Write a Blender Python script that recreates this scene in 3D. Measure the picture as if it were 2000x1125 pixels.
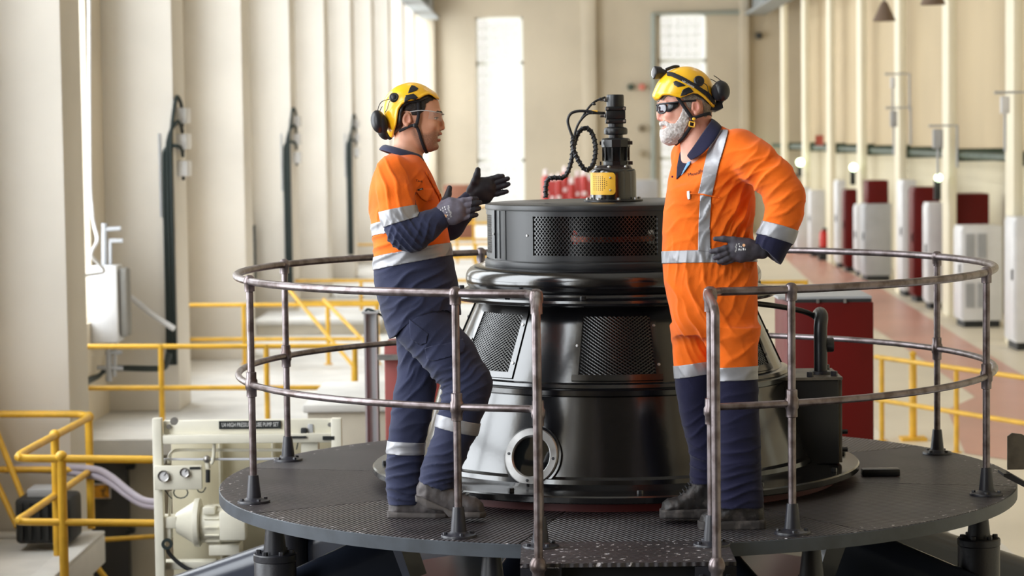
import bpy, bmesh, math, random
import numpy as np
from mathutils import Vector, Matrix
from mathutils.bvhtree import BVHTree
random.seed(7)
for o in list(bpy.data.objects): bpy.data.objects.remove(o)
SC = bpy.context.scene
COL = SC.collection
R = math.radians
PI = math.pi

# ------------------------------------------------------------------ camera
FPX = 4600.7                       # focal length in pixels of the 2000 px wide frame
CAM = Vector((0, 0, 2.95))
YAW, PITCH, ROLL = 0.0158, 0.0652, -0.0131
_cy, _sy, _cp, _sp = math.cos(YAW), math.sin(YAW), math.cos(PITCH), math.sin(PITCH)
FW = Vector((-_sy*_cp, _cy*_cp, -_sp))
_rt = Vector((_cy, _sy, 0)); _up = _rt.cross(FW)
RT = _rt*math.cos(ROLL) + _up*math.sin(ROLL)
UP = -_rt*math.sin(ROLL) + _up*math.cos(ROLL)
cd = bpy.data.cameras.new('camera'); cam = bpy.data.objects.new('camera', cd); COL.objects.link(cam)
m = Matrix((RT, UP, -FW)).transposed().to_4x4(); m.translation = CAM
cam.matrix_world = m
cd.sensor_width = 36; cd.lens = FPX/2000*36
cd.clip_end = 300
cd.dof.use_dof = True; cd.dof.focus_distance = 9.65; cd.dof.aperture_fstop = 3.4
SC.camera = cam

# ------------------------------------------------------------------ light and exposure
vs = SC.view_settings
vs.view_transform = 'Standard'; vs.look = 'None'; vs.gamma = 1.0; vs.use_curve_mapping = False
vs.exposure = 0.0
SC.cycles.max_bounces = 7; SC.cycles.diffuse_bounces = 4; SC.cycles.glossy_bounces = 3; SC.cycles.transmission_bounces = 4
SC.cycles.use_adaptive_sampling = True; SC.cycles.adaptive_threshold = 0.025
SC.cycles.caustics_reflective = False; SC.cycles.caustics_refractive = False
w = bpy.data.worlds.new('sky'); SC.world = w; w.use_nodes = True
w.node_tree.nodes['Background'].inputs[0].default_value = (1.0, 0.97, 0.93, 1)
w.node_tree.nodes['Background'].inputs[1].default_value = 0.9

def area(name, loc, target, sx, sy, radiance, col=(1, 1, 1)):
    l = bpy.data.lights.new(name, 'AREA'); l.shape = 'RECTANGLE'; l.size = sx; l.size_y = sy
    l.energy = radiance*PI*sx*sy; l.color = col
    o = bpy.data.objects.new(name, l); COL.objects.link(o); o.location = loc
    o.rotation_euler = (Vector(target)-Vector(loc)).to_track_quat('-Z', 'Y').to_euler()
    return o
XL, XLW = -3.57, -4.25             # left: faces of the piers, plane of the wall
XR, XRW = 6.28, 7.30               # right: the same
YF = 68.0                          # far wall
LPY = [17.36+5.17*k for k in range(-5, 10)]      # near faces of the left piers
for i, y in enumerate(LPY[2:]):    # daylight behind every window of the left wall
    area('daylight_left', (XLW-0.55, y+2.85, 5.1), (0, y+2.85, 5.1), 3.2, 7.6, 8.2, (0.90, 0.955, 1.0))
for x in (-1.35, 3.92):
    area('daylight_far', (x, YF+0.6, 3.6), (x, 0, 3.6), 1.7, 6.2, 7.0, (1, 0.985, 0.98))
for k in range(7):                 # high-bay lamps under the roof, two rows
    for x in (-1.9, 4.4):
        area('high_bay_lamp', (x, 17+8.0*k, 11.4), (x, 17+8.0*k+0.001, 0), 1.2, 1.2, 4.6, (0.97, 0.98, 1.0))

# ------------------------------------------------------------------ helpers: pixels
def px_ray(px, py):
    return (FW + RT*((px-1000)/FPX) + UP*((562.5-py)/FPX))
def at(px, py, Y):
    d = px_ray(px, py); return CAM + d*((Y-CAM.y)/d.y)
def at_z(px, py, z):
    d = px_ray(px, py); return CAM + d*((z-CAM.z)/d.z)
def at_x(px, py, x):
    d = px_ray(px, py); return CAM + d*((x-CAM.x)/d.x)

# ------------------------------------------------------------------ helpers: materials
def srgb(r, g, b):
    f = lambda c: (c/255/12.92) if c <= 10 else ((c/255+0.055)/1.055)**2.4
    return (f(r), f(g), f(b), 1)
MATS = {}
def mat(name, rgb, rough=0.6, metal=0.0, var=0.0, vscale=3.0, rgb2=None, bump=0.0, bscale=40.0, coat=0.0, spec=0.5, sheen=0.0, detail=4.0, thr=None):
    """principled paint with optional noise towards rgb2 and fine bump"""
    if name in MATS: return MATS[name]
    M = bpy.data.materials.new(name); M.use_nodes = True; MATS[name] = M
    nt = M.node_tree; N = nt.nodes; L = nt.links; b = N['Principled BSDF']
    b.inputs['Base Color'].default_value = srgb(*rgb); b.inputs['Roughness'].default_value = rough
    b.inputs['Metallic'].default_value = metal; b.inputs['Specular IOR Level'].default_value = spec
    b.inputs['Coat Weight'].default_value = coat; b.inputs['Sheen Weight'].default_value = sheen
    if var or rgb2 or bump:
        tc = N.new('ShaderNodeTexCoord')
    if var or rgb2:
        n = N.new('ShaderNodeTexNoise'); n.inputs['Scale'].default_value = vscale; n.inputs['Detail'].default_value = detail
        L.new(tc.outputs['Object'], n.inputs['Vector'])
        mx = N.new('ShaderNodeMix'); mx.data_type = 'RGBA'
        c2 = rgb2 or tuple(max(0, c*(1-var)) for c in rgb)
        mx.inputs['A'].default_value = srgb(*rgb); mx.inputs['B'].default_value = srgb(*c2)
        mr = N.new('ShaderNodeMapRange'); lo, hi = thr or (0.4, 0.75)
        mr.inputs['From Min'].default_value = lo; mr.inputs['From Max'].default_value = hi
        L.new(n.outputs['Fac'], mr.inputs['Value']); L.new(mr.outputs['Result'], mx.inputs['Factor'])
        L.new(mx.outputs['Result'], b.inputs['Base Color'])
    if bump:
        n2 = N.new('ShaderNodeTexNoise'); n2.inputs['Scale'].default_value = bscale; n2.inputs['Detail'].default_value = 5
        L.new(tc.outputs['Object'], n2.inputs['Vector'])
        bp = N.new('ShaderNodeBump'); bp.inputs['Strength'].default_value = bump; bp.inputs['Distance'].default_value = 0.01
        L.new(n2.outputs['Fac'], bp.inputs['Height']); L.new(bp.outputs['Normal'], b.inputs['Normal'])
    return M
def glassy(name, rgb, alpha, rough=0.05, metal=0.0):
    """thin see-through sheet: transparent mixed with a gloss"""
    if name in MATS: return MATS[name]
    M = bpy.data.materials.new(name); M.use_nodes = True; MATS[name] = M
    b = M.node_tree.nodes['Principled BSDF']
    b.inputs['Base Color'].default_value = srgb(*rgb); b.inputs['Roughness'].default_value = rough
    b.inputs['Alpha'].default_value = alpha; b.inputs['Metallic'].default_value = metal
    return M
def glow(name, rgb, strength):
    M = bpy.data.materials.new(name); M.use_nodes = True; MATS[name] = M
    b = M.node_tree.nodes['Principled BSDF']
    b.inputs['Base Color'].default_value = srgb(*rgb)
    b.inputs['Emission Color'].default_value = srgb(*rgb); b.inputs['Emission Strength'].default_value = strength
    return M

# ------------------------------------------------------------------ helpers: things
def tag(o, label=None, cat=None, group=None, kind=None):
    if label: o['label'] = label
    if cat: o['category'] = cat
    if group: o['group'] = group
    if kind: o['kind'] = kind
    return o
def thing(name, label, cat, loc=(0, 0, 0), rz=0, group=None, kind=None):
    o = bpy.data.objects.new(name, None); COL.objects.link(o); o.empty_display_size = 0.1
    o.location = loc; o.rotation_euler = (0, 0, rz)
    return tag(o, label, cat, group, kind)
def link_mesh(name, me, mt=None, parent=None, origin=None):
    """a mesh whose coordinates are world coordinates; its origin moves to the parent or to `origin`"""
    o = bpy.data.objects.new(name, me); COL.objects.link(o)
    if mt is not None:
        for q in (mt if isinstance(mt, (list, tuple)) else [mt]): me.materials.append(q)
    if parent is not None:
        mw = Matrix.Identity(4); p = parent; chain = []
        while p is not None: chain.append(p); p = p.parent
        for q in reversed(chain):
            mw = mw @ q.matrix_parent_inverse @ Matrix.LocRotScale(q.location, q.rotation_euler, q.scale) if q.parent else Matrix.LocRotScale(q.location, q.rotation_euler, q.scale)
        me.transform(mw.inverted()); o.parent = parent
    elif origin is not None:
        me.transform(Matrix.Translation(-Vector(origin))); o.location = origin
    return o
def copy_tree(o, parent=None):
    c = o.copy(); COL.objects.link(c)
    if parent is not None: c.parent = parent
    for ch in list(o.children): copy_tree(ch, c)
    return c

class MB:
    """collects simple shapes into ONE mesh"""
    def __init__(s): s.v = []; s.f = []; s.m = []
    def add(s, vs_, fs, mi=0):
        k = len(s.v); s.v += [tuple(q) for q in vs_]; s.f += [tuple(i+k for i in f) for f in fs]; s.m += [mi]*len(fs)
        return s
    def box(s, a, b, mi=0, bev=0.0):
        x0, y0, z0 = a; x1, y1, z1 = b
        if bev:
            bm = bmesh.new()
            bmesh.ops.create_cube(bm, size=1, matrix=Matrix.LocRotScale(Vector(((x0+x1)/2, (y0+y1)/2, (z0+z1)/2)), None, Vector((abs(x1-x0), abs(y1-y0), abs(z1-z0)))))
            bmesh.ops.bevel(bm, geom=bm.edges[:], offset=bev, segments=2, affect='EDGES', profile=0.5)
            bm.verts.index_update()
            s.add([q.co for q in bm.verts], [[q.index for q in f.verts] for f in bm.faces], mi); bm.free(); return s
        return s.add([(x0, y0, z0), (x1, y0, z0), (x1, y1, z0), (x0, y1, z0), (x0, y0, z1), (x1, y0, z1), (x1, y1, z1), (x0, y1, z1)],
                     [(0, 3, 2, 1), (4, 5, 6, 7), (0, 1, 5, 4), (1, 2, 6, 5), (2, 3, 7, 6), (3, 0, 4, 7)], mi)
    def obox(s, c, ax, ay, az, mi=0):
        """box about c with half-axes ax, ay, az (vectors)"""
        c = Vector(c); ax, ay, az = Vector(ax), Vector(ay), Vector(az)
        P = [c+ax*i+ay*j+az*k for k in (-1, 1) for j in (-1, 1) for i in (-1, 1)]
        return s.add(P, [(0, 2, 3, 1), (4, 5, 7, 6), (0, 1, 5, 4), (1, 3, 7, 5), (3, 2, 6, 7), (2, 0, 4, 6)], mi)
    def tube(s, pts, r, n=10, mi=0, closed=False, caps=True):
        P = [Vector(p) for p in pts]; k = len(P)
        rr = r if isinstance(r, (list, tuple)) else [r]*k
        T = []
        for i in range(k):
            if closed: d = P[(i+1) % k]-P[i-1]
            else: d = P[min(i+1, k-1)]-P[max(i-1, 0)]
            T.append(d.normalized())
        u = T[0].orthogonal().normalized(); vs_ = []; fs = []
        for i in range(k):
            u = (u - T[i]*u.dot(T[i])).normalized(); w_ = T[i].cross(u)
            for j in range(n):
                a = 2*PI*j/n; vs_.append(P[i]+(u*math.cos(a)+w_*math.sin(a))*rr[i])
        for i in range(k if closed else k-1):
            i2 = (i+1) % k
            for j in range(n):
                j2 = (j+1) % n; fs.append((i*n+j, i*n+j2, i2*n+j2, i2*n+j))
        if caps and not closed: fs.append(tuple(range(n-1, -1, -1))); fs.append(tuple(range((k-1)*n, k*n)))
        return s.add(vs_, fs, mi)
    def lathe(s, prof, c=(0, 0, 0), n=48, mi=0, a0=0.0, a1=None, axis=None, closed_prof=False):
        """prof = [(r, z)...] about the z axis (or `axis`) through c"""
        full = a1 is None; a1_ = a0+2*PI if full else a1
        c = Vector(c); Q = Vector((0, 0, 1)).rotation_difference(Vector(axis)).to_matrix() if axis is not None else None
        k = len(prof); cols = n if full else n+1; vs_ = []; fs = []
        for j in range(cols):
            a = a0+(a1_-a0)*j/n
            for r_, z in prof:
                p = Vector((r_*math.cos(a), r_*math.sin(a), z))
                vs_.append(c+(Q@p if Q else p))
        for j in range(n):
            j2 = (j+1) % cols
            for i in range(k if closed_prof else k-1):
                i2 = (i+1) % k; fs.append((j*k+i, j2*k+i, j2*k+i2, j*k+i2))
        return s.add(vs_, fs, mi)
    def prism(s, poly, y0, y1, axes=None, mi=0):
        """polygon (a, b) extruded; axes = (origin, A, B, N): p = o + a*A + b*B + t*N"""
        o, A, B, N = axes or (Vector(), Vector((1, 0, 0)), Vector((0, 0, 1)), Vector((0, 1, 0)))
        n = len(poly); o, A, B, N = Vector(o), Vector(A), Vector(B), Vector(N)
        vs_ = [o+A*a+B*b+N*y0 for a, b in poly]+[o+A*a+B*b+N*y1 for a, b in poly]
        fs = [tuple(range(n)), tuple(range(2*n-1, n-1, -1))]+[(i, i+n, (i+1) % n+n, (i+1) % n) for i in range(n)]
        return s.add(vs_, fs, mi)
    def ball(s, c, r, n=12, mi=0, sc=(1, 1, 1)):
        k = max(4, n//2)
        prof = [(math.sin(PI*i/k)*1.0, -math.cos(PI*i/k)) for i in range(k+1)]
        q = MB().lathe(prof, n=n)
        return s.add([(c[0]+v[0]*r*sc[0], c[1]+v[1]*r*sc[1], c[2]+v[2]*r*sc[2]) for v in q.v], q.f, mi)
    def build(s, name, mt=None, parent=None, smooth=35, origin=None):
        me = bpy.data.meshes.new(name); me.from_pydata(s.v, [], s.f)
        bm = bmesh.new(); bm.from_mesh(me)
        bmesh.ops.remove_doubles(bm, verts=bm.verts[:], dist=1e-6)
        bmesh.ops.recalc_face_normals(bm, faces=bm.faces[:]); bm.to_mesh(me); bm.free()
        if len(me.polygons) == len(s.m): me.polygons.foreach_set('material_index', s.m)
        if smooth: me.shade_smooth(); me.set_sharp_from_angle(angle=R(smooth))
        return link_mesh(name, me, mt, parent, origin)
def spline(pts, n=8, closed=False):
    """Catmull-Rom through points"""
    P = [Vector(p) for p in pts]; k = len(P); out = []
    for i in range(k if closed else k-1):
        p0 = P[i-1] if (closed or i > 0) else P[0]*2-P[1]
        p1 = P[i]; p2 = P[(i+1) % k]
        p3 = P[(i+2) % k] if (closed or i+2 < k) else P[-1]*2-P[-2]
        for j in range(n):
            t = j/n
            out.append(0.5*((2*p1)+(p2-p0)*t+(2*p0-5*p1+4*p2-p3)*t*t+(3*p1-p0-3*p2+p3)*t**3))
    if not closed: out.append(P[-1])
    return out
def text_mesh(body, size=1.0, extrude=0.0, align='CENTER'):
    """2D lettering as vertices and faces in its own x-y plane"""
    cu = bpy.data.curves.new('lettering', 'FONT'); cu.body = body; cu.size = size; cu.align_x = align; cu.align_y = 'CENTER'
    cu.resolution_u = 2; cu.extrude = extrude
    o = bpy.data.objects.new('lettering', cu); COL.objects.link(o)
    me = bpy.data.meshes.new_from_object(o.evaluated_get(bpy.context.evaluated_depsgraph_get()))
    v = [q.co.copy() for q in me.vertices]; f = [tuple(p.vertices) for p in me.polygons]
    bpy.data.objects.remove(o); bpy.data.curves.remove(cu); bpy.data.meshes.remove(me)
    return v, f
# ================================================================== the hall
M_PIER = mat('pier_paint', (234, 228, 219), 0.75, var=0.06, vscale=0.8, bump=0.05, bscale=8)
M_LWALL = mat('left_wall_paint', (226, 214, 194), 0.75, var=0.08, vscale=0.7)
M_FAR = mat('far_wall_paint', (188, 177, 157), 0.8, var=0.07, vscale=0.5)
M_RPIL = mat('right_pillar_paint', (240, 232, 208), 0.7, var=0.05, vscale=0.6)
M_CONC = mat('pale_concrete', (230, 228, 224), 0.75, var=0.12, vscale=1.5, bump=0.05, bscale=15)
M_CONC2 = mat('grey_concrete', (208, 200, 184), 0.85, var=0.15, vscale=1.2)
def wall_two_tone(name, top, low, zz):
    M = bpy.data.materials.new(name); M.use_nodes = True; nt = M.node_tree; N, L = nt.nodes, nt.links; b = N['Principled BSDF']
    g = N.new('ShaderNodeNewGeometry'); sx = N.new('ShaderNodeSeparateXYZ'); L.new(g.outputs['Position'], sx.inputs[0])
    gt = N.new('ShaderNodeMath'); gt.operation = 'GREATER_THAN'; gt.inputs[1].default_value = zz; L.new(sx.outputs['Z'], gt.inputs[0])
    n = N.new('ShaderNodeTexNoise'); n.inputs['Scale'].default_value = 0.5; L.new(g.outputs['Position'], n.inputs['Vector'])
    mx = N.new('ShaderNodeMix'); mx.data_type = 'RGBA'; mx.inputs['A'].default_value = srgb(*low); mx.inputs['B'].default_value = srgb(*top)
    L.new(gt.outputs[0], mx.inputs['Factor'])
    m2 = N.new('ShaderNodeMix'); m2.data_type = 'RGBA'; m2.blend_type = 'MULTIPLY'; m2.inputs['Factor'].default_value = 0.25
    L.new(mx.outputs['Result'], m2.inputs['A']); L.new(n.outputs['Fac'], m2.inputs['B']); L.new(m2.outputs['Result'], b.inputs['Base Color'])
    b.inputs['Roughness'].default_value = 0.75
    return M
M_RWALL = wall_two_tone('right_wall_paint', (212, 192, 156), (228, 218, 188), 2.58)
M_GREEN = mat('dark_green_pipe', (62, 82, 70), 0.5, var=0.2)
M_GRDR = mat('grey_girder', (128, 132, 132), 0.6)
M_YEL = mat('yellow_rail_paint', (238, 186, 58), 0.45, var=0.12, vscale=6)
M_PINK = mat('pink_floor_paint', (206, 150, 132), 0.35, var=0.1, vscale=0.6)
M_FLOOR = mat('cream_floor_paint', (226, 214, 192), 0.4, var=0.08, vscale=0.5)
M_PIT = mat('pit_concrete', (70, 66, 62), 0.85, var=0.2, vscale=1.0)
M_WFRAME = mat('white_window_frame', (226, 230, 226), 0.5)
M_PANE = glassy('window_pane_glass', (250, 252, 250), 0.14, 0.15)

def struct(o): o['kind'] = 'structure'; return o
ZL = 0.33                      # left walkway level
PIT = -2.3
# ---- floors
struct(MB().box((0.9, 23.4, -0.3), (XRW+0.2, YF, 0)).build('floor', M_FLOOR))
fl = bpy.data.objects['floor']
pk_ = [(1520, 492), (1575, 492), (1720, 562), (1880, 662), (2015, 742), (2015, 905), (1885, 885), (1850, 800), (1905, 775), (1800, 700), (1706, 640), (1600, 566)]
MB().add([at_z(x, y, 0.004) for x, y in pk_], [tuple(range(len(pk_)))]).build('painted_walkway', M_PINK, fl)
struct(MB().box((3.2, 14.0, -0.3), (XRW+0.2, 23.4, 0)).build('floor_side', M_FLOOR))
struct(MB().box((-8, -12, PIT-0.3), (3.2, 23.4, PIT)).build('floor_pit', M_PIT))
struct(MB().box((3.2, -12, PIT), (3.5, 23.4, -0.3)).build('trim_1', M_PIT))
struct(MB().box((XLW-0.3, 20.4, ZL-0.14), (-0.9, YF, ZL)).build('floor_walkway', M_CONC))
struct(MB().box((XLW-0.3, 20.75, PIT), (-0.9, 21.0, ZL-0.14)).box((-1.2, 21, PIT), (-0.9, 60, ZL-0.14)).build('trim_2', M_CONC2))
struct(MB().box((0.9, 23.4, PIT), (3.2, 23.6, -0.3)).box((0.9, 23.6, PIT), (1.1, 60, -0.3)).build('trim_3', M_CONC2))
struct(MB().box((-0.9, 30, -0.12), (0.9, YF, 0.0)).build('trim_4', M_CONC))
struct(MB().box((-5, -12.4, 12), (7.7, YF+0.5, 12.3)).build('ceiling', mat('ceiling_paint', (190, 186, 178), 0.8)))
struct(MB().box((-5, -12.4, PIT), (7.7, -12, 12)).build('wall_front', mat('front_wall_paint', (150, 142, 128), 0.8)))
# ---- left wall: sill wall, piers between the windows, deep fins
q = MB()
q.box((XLW-0.35, -12, PIT), (XLW, YF, 1.26)).box((XLW-0.35, -12, 8.95), (XLW, YF, 12))
for y in LPY: q.box((XLW-0.35, y-0.75, 1.26), (XLW, y+1.25, 8.95))
q.box((XLW-0.35, -12, 1.26), (XLW, LPY[2]+1.25, 8.95))
wl = struct(q.build('wall_left', M_LWALL))
for y in LPY:
    MB().box((XLW-0.05, y, PIT if y < 20 else ZL), (XL, y+0.72, 12), bev=0.015).build('pier', M_PIER, wl)
# windows of the left wall
for i, y in enumerate(LPY):
    if y < 10 or y > 50: continue
    q = MB(); x = XLW-0.2
    for z in (1.29, 8.92): q.box((x-0.03, y+1.25, z-0.03), (x+0.03, y+4.42, z+0.03))
    for yy in (y+1.28, y+4.39): q.box((x-0.03, yy-0.03, 1.26), (x+0.03, yy+0.03, 8.95))
    wn = struct(q.build('window_%d' % (i+3), M_WFRAME))
    q = MB()
    for k in range(1, 9): q.box((x-0.012, y+1.28, 1.26+k*0.855-0.012), (x+0.012, y+4.39, 1.26+k*0.855+0.012))
    for k in range(1, 4): q.box((x-0.012, y+1.28+k*0.7775-0.012, 1.29), (x+0.012, y+1.28+k*0.7775+0.012, 8.92))
    q.build('glazing_bar', M_WFRAME, wn)
    MB().box((x-0.004, y+1.28, 1.29), (x+0.004, y+4.39, 8.92)).build('pane', M_PANE, wn)
# ---- right wall with pillars, girders, pipe
wr = struct(MB().box((XRW, -12, PIT), (XRW+0.3, YF, 12)).build('wall_right', M_RWALL))
RPY = [31.9+5.17*k for k in range(-7, 8)]
for y in RPY:
    if 0 < y < YF: MB().box((XR, y, 0), (XR+0.13, y+0.58, 12), bev=0.01).build('pillar', M_RPIL, wr)
# ---- far wall with two tall windows
FWIN = ((-2.03, -0.67), (3.24, 4.60)); FZ0, FZ1 = 0.8, 6.32
q = MB(); xs = [-4.6, -2.03, -0.67, 3.24, 4.60, 7.6]
for a, b in ((0, 1), (2, 3), (4, 5)): q.box((xs[a], YF, PIT), (xs[b], YF+0.4, 12))
for a, b in FWIN: q.box((a, YF, PIT), (b, YF+0.4, FZ0)).box((a, YF, FZ1), (b, YF+0.4, 12))
wb = struct(q.build('wall_back', M_FAR))
for x0, x1 in ((1.03, 1.42), (5.55, 5.8), (-3.5, -3.2)): MB().box((x0, YF-0.25, 0), (x1, YF+0.02, 12), bev=0.01).build('pilaster', M_FAR, wb)
pane = None
for i, (a, b) in enumerate(FWIN):
    q = MB(); y = YF+0.25
    q.box((a, y-0.05, FZ0), (a+0.06, y+0.05, FZ1)).box((b-0.06, y-0.05, FZ0), (b, y+0.05, FZ1)).box((a, y-0.05, FZ0), (b, y+0.05, FZ0+0.06)).box((a, y-0.05, FZ1-0.06), (b, y+0.05, FZ1))
    for zt in (2.2, 5.0): q.box((a, y-0.05, zt-0.05), (b, y+0.05, zt+0.05))
    wn = struct(q.build('window_%d' % (i+1), M_WFRAME))
    nx, nz = 5, 20; dx = (b-a-0.12)/nx; dz = (FZ1-FZ0-0.12)/nz
    for u in range(nx):
        for v in range(nz):
            if pane is None:
                pm = MB().box((-dx/2+0.012, -0.01, -dz/2+0.012), (dx/2-0.012, 0.01, dz/2-0.012)); pane = bpy.data.meshes.new('pane'); pane.from_pydata(pm.v, [], pm.f); pane.materials.append(M_PANE)
            o = bpy.data.objects.new('pane', pane); COL.objects.link(o); o.parent = wn; o.location = (a+0.06+dx*(u+0.5), y, FZ0+0.06+dz*(v+0.5))
    q = MB()
    for u in range(1, nx): q.box((a+0.06+dx*u-0.012, y-0.02, FZ0), (a+0.06+dx*u+0.012, y+0.02, FZ1))
    for v in range(1, nz): q.box((a, y-0.02, FZ0+0.06+dz*v-0.012), (b, y+0.02, FZ0+0.06+dz*v+0.012))
    q.build('glazing_bar', M_WFRAME, wn)
for s, x0, x1, nm, lb in ((-1, XL+0.02, -3.05, 'crane_girder', 'grey crane girder along the top of the left wall'), (1, 5.68, XR-0.02, 'crane_girder', 'grey crane girder along the top of the right wall')):
    g = thing(nm, lb, 'girder', ((x0+x1)/2, 10, 6.2))
    MB().box((x0, 10, 6.25), (x1, YF-0.3, 6.32)).box((x0+0.22, 10, 6.32), (x0+0.34, YF-0.3, 7.1)).box((x0, 10, 7.1), (x1, YF-0.3, 7.2)).build('beam', M_GRDR, g)
    for k in range(11): MB().box((x0+0.02, 12+k*5, 6.32), (x1-0.02, 12.05+k*5, 7.1)).build('stiffener', M_GRDR, g)
# ================================================================== generator top: deck, railing, housing
CX, CY, ZD = 0.290, 10.643, 2.95-1.5607
def pol(r, deg, z=0.0): return Vector((CX+r*math.cos(R(deg)), CY+r*math.sin(R(deg)), ZD+z))
M_BLK = mat('glossy_black_paint', (13, 13, 16), 0.17, bump=0.1, bscale=7, spec=1.0)
M_BLK2 = mat('satin_black_paint', (24, 25, 28), 0.34, bump=0.04, bscale=30)
M_DRUM = mat('grey_black_paint', (29, 31, 34), 0.38, var=0.15, vscale=5)
M_SCRN = mat('expanded_metal_paint', (20, 20, 23), 0.28, spec=0.8)
M_IRON = mat('dark_cast_iron', (38, 38, 44), 0.42, bump=0.1, bscale=60)
M_PIPE = mat('worn_steel_pipe', (134, 124, 126), 0.32, 0.7, rgb2=(98, 86, 84), vscale=16, thr=(0.42, 0.62), bump=0.05, bscale=90)
M_RIM = mat('blue_grey_rim_paint', (64, 70, 78), 0.45, var=0.25, vscale=9)
M_REDP = mat('red_primer', (84, 16, 15), 0.5)
M_STEEL = mat('bare_steel', (176, 174, 172), 0.35, 0.8, var=0.2, vscale=12)
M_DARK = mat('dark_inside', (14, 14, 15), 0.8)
def deck_material():
    M = bpy.data.materials.new('ribbed_deck_plate'); M.use_nodes = True; nt = M.node_tree; N, L = nt.nodes, nt.links; b = N['Principled BSDF']
    tc = N.new('ShaderNodeTexCoord')
    mp = N.new('ShaderNodeMapping'); mp.inputs['Rotation'].default_value = (0, 0, R(52)); L.new(tc.outputs['Object'], mp.inputs['Vector'])
    wv = N.new('ShaderNodeTexWave'); wv.wave_type = 'BANDS'; wv.bands_direction = 'X'; wv.inputs['Scale'].default_value = 15.0
    L.new(mp.outputs[0], wv.inputs['Vector'])
    n = N.new('ShaderNodeTexNoise'); n.inputs['Scale'].default_value = 3.0; n.inputs['Detail'].default_value = 6; L.new(tc.outputs['Object'], n.inputs['Vector'])
    cr = N.new('ShaderNodeValToRGB'); e = cr.color_ramp.elements
    e[0].position = 0.3; e[0].color = srgb(40, 37, 40); e[1].position = 0.75; e[1].color = srgb(68, 62, 64)
    L.new(n.outputs['Fac'], cr.inputs[0])
    # chipped pale flecks, thicker towards the rim
    n2 = N.new('ShaderNodeTexNoise'); n2.inputs['Scale'].default_value = 38; n2.inputs['Detail'].default_value = 3; L.new(tc.outputs['Object'], n2.inputs['Vector'])
    ln = N.new('ShaderNodeVectorMath'); ln.operation = 'LENGTH'
    sx = N.new('ShaderNodeSeparateXYZ'); L.new(tc.outputs['Object'], sx.inputs[0])
    cb = N.new('ShaderNodeCombineXYZ'); L.new(sx.outputs[0], cb.inputs[0]); L.new(sx.outputs[1], cb.inputs[1]); L.new(cb.outputs[0], ln.inputs[0])
    mr = N.new('ShaderNodeMapRange'); mr.inputs['From Min'].default_value = 1.45; mr.inputs['From Max'].default_value = 1.79
    mr.inputs['To Min'].default_value = 0.78; mr.inputs['To Max'].default_value = 0.65; L.new(ln.outputs['Value'], mr.inputs['Value'])
    gt = N.new('ShaderNodeMath'); gt.operation = 'GREATER_THAN'; L.new(n2.outputs['Fac'], gt.inputs[0]); L.new(mr.outputs[0], gt.inputs[1])
    mx = N.new('ShaderNodeMix'); mx.data_type = 'RGBA'; mx.inputs['B'].default_value = srgb(190, 184, 186)
    L.new(gt.outputs[0], mx.inputs['Factor']); L.new(cr.outputs[0], mx.inputs['A']); L.new(mx.outputs['Result'], b.inputs['Base Color'])
    b.inputs['Roughness'].default_value = 0.42
    bp = N.new('ShaderNodeBump'); bp.inputs['Strength'].default_value = 1.0; bp.inputs['Distance'].default_value = 0.006
    L.new(wv.outputs['Fac'], bp.inputs['Height']); L.new(bp.outputs['Normal'], b.inputs['Normal'])
    return M
M_DECK = deck_material()

# ---- deck: sector plates, rim band, entrance step
RD = 1.79
deck = thing('round_platform', 'round dark metal platform with ribbed deck plates under the two workers', 'platform', (CX, CY, ZD-0.055))
sect = None
for k in range(8):
    a0, a1 = R(0.12), R(44.88); n = 20
    if sect is None:
        q = MB(); pr = [(0.6, -0.012), (RD-0.004, -0.012), (RD-0.004, 0.0), (0.6, 0.0)]
        q.lathe([(r_, z+0.055) for r_, z in pr], n=n, a0=a0, a1=a1, closed_prof=True)
        q.add([(r_*math.cos(a), r_*math.sin(a), z+0.055) for a in (a0, a1) for r_, z in pr], [(0, 1, 2, 3), (4, 5, 6, 7)])
        sect = bpy.data.meshes.new('deck_plate'); sect.from_pydata(q.v, [], q.f); sect.materials.append(M_DECK)
        bm = bmesh.new(); bm.from_mesh(sect); bmesh.ops.recalc_face_normals(bm, faces=bm.faces[:]); bm.to_mesh(sect); bm.free()
    o = bpy.data.objects.new('deck_plate', sect); COL.objects.link(o); o.parent = deck; o.rotation_euler = (0, 0, R(22.5+9+45*k))
MB().lathe([(RD-0.02, -0.056), (RD, -0.055), (RD, -0.004), (RD-0.004, -0.0015), (RD-0.02, -0.013)], c=(CX, CY, ZD), n=128, closed_prof=True).build('rim_band', M_RIM, deck)
MB().lathe([(0.6, -0.05), (RD-0.02, -0.05), (RD-0.02, -0.014), (0.6, -0.014)], c=(CX, CY, ZD), n=64, closed_prof=True).build('deck_support', M_DARK, deck)
# step at the front
a = at_z(1016, 1103, ZD); b = at_z(1440, 1103, ZD); ys = a.y
q = MB().box((a.x, ys, ZD-0.012), (b.x, CY-RD+0.07, ZD+0.003)); q.build('entrance_step', M_DECK, deck)
MB().box((a.x+0.14, ys+0.05, ZD-0.25), (b.x-0.14, ys+0.08, ZD-0.013)).build('step_fascia', M_BLK2, deck)
for x0, x1 in ((a.x, a.x+0.15), (b.x-0.15, b.x)):
    br = MB().box((x0, ys-0.006, ZD-0.12), (x1, ys+0.006, ZD-0.014)).box((x0, ys, ZD-0.12), (x1, ys+0.2, ZD-0.105)).build('step_bracket', M_IRON, deck)
    for bx in (x0+0.022, x1-0.03):
        MB().lathe([(0, 0.014), (0.010, 0.014), (0.0115, 0.010), (0.0115, 0), (0, 0)], c=(bx, ys-0.006, ZD-0.05), n=6, axis=(0, -1, 0)).build('bolt', M_IRON, br)
STEPX = (a.x, b.x); YS = ys

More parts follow.
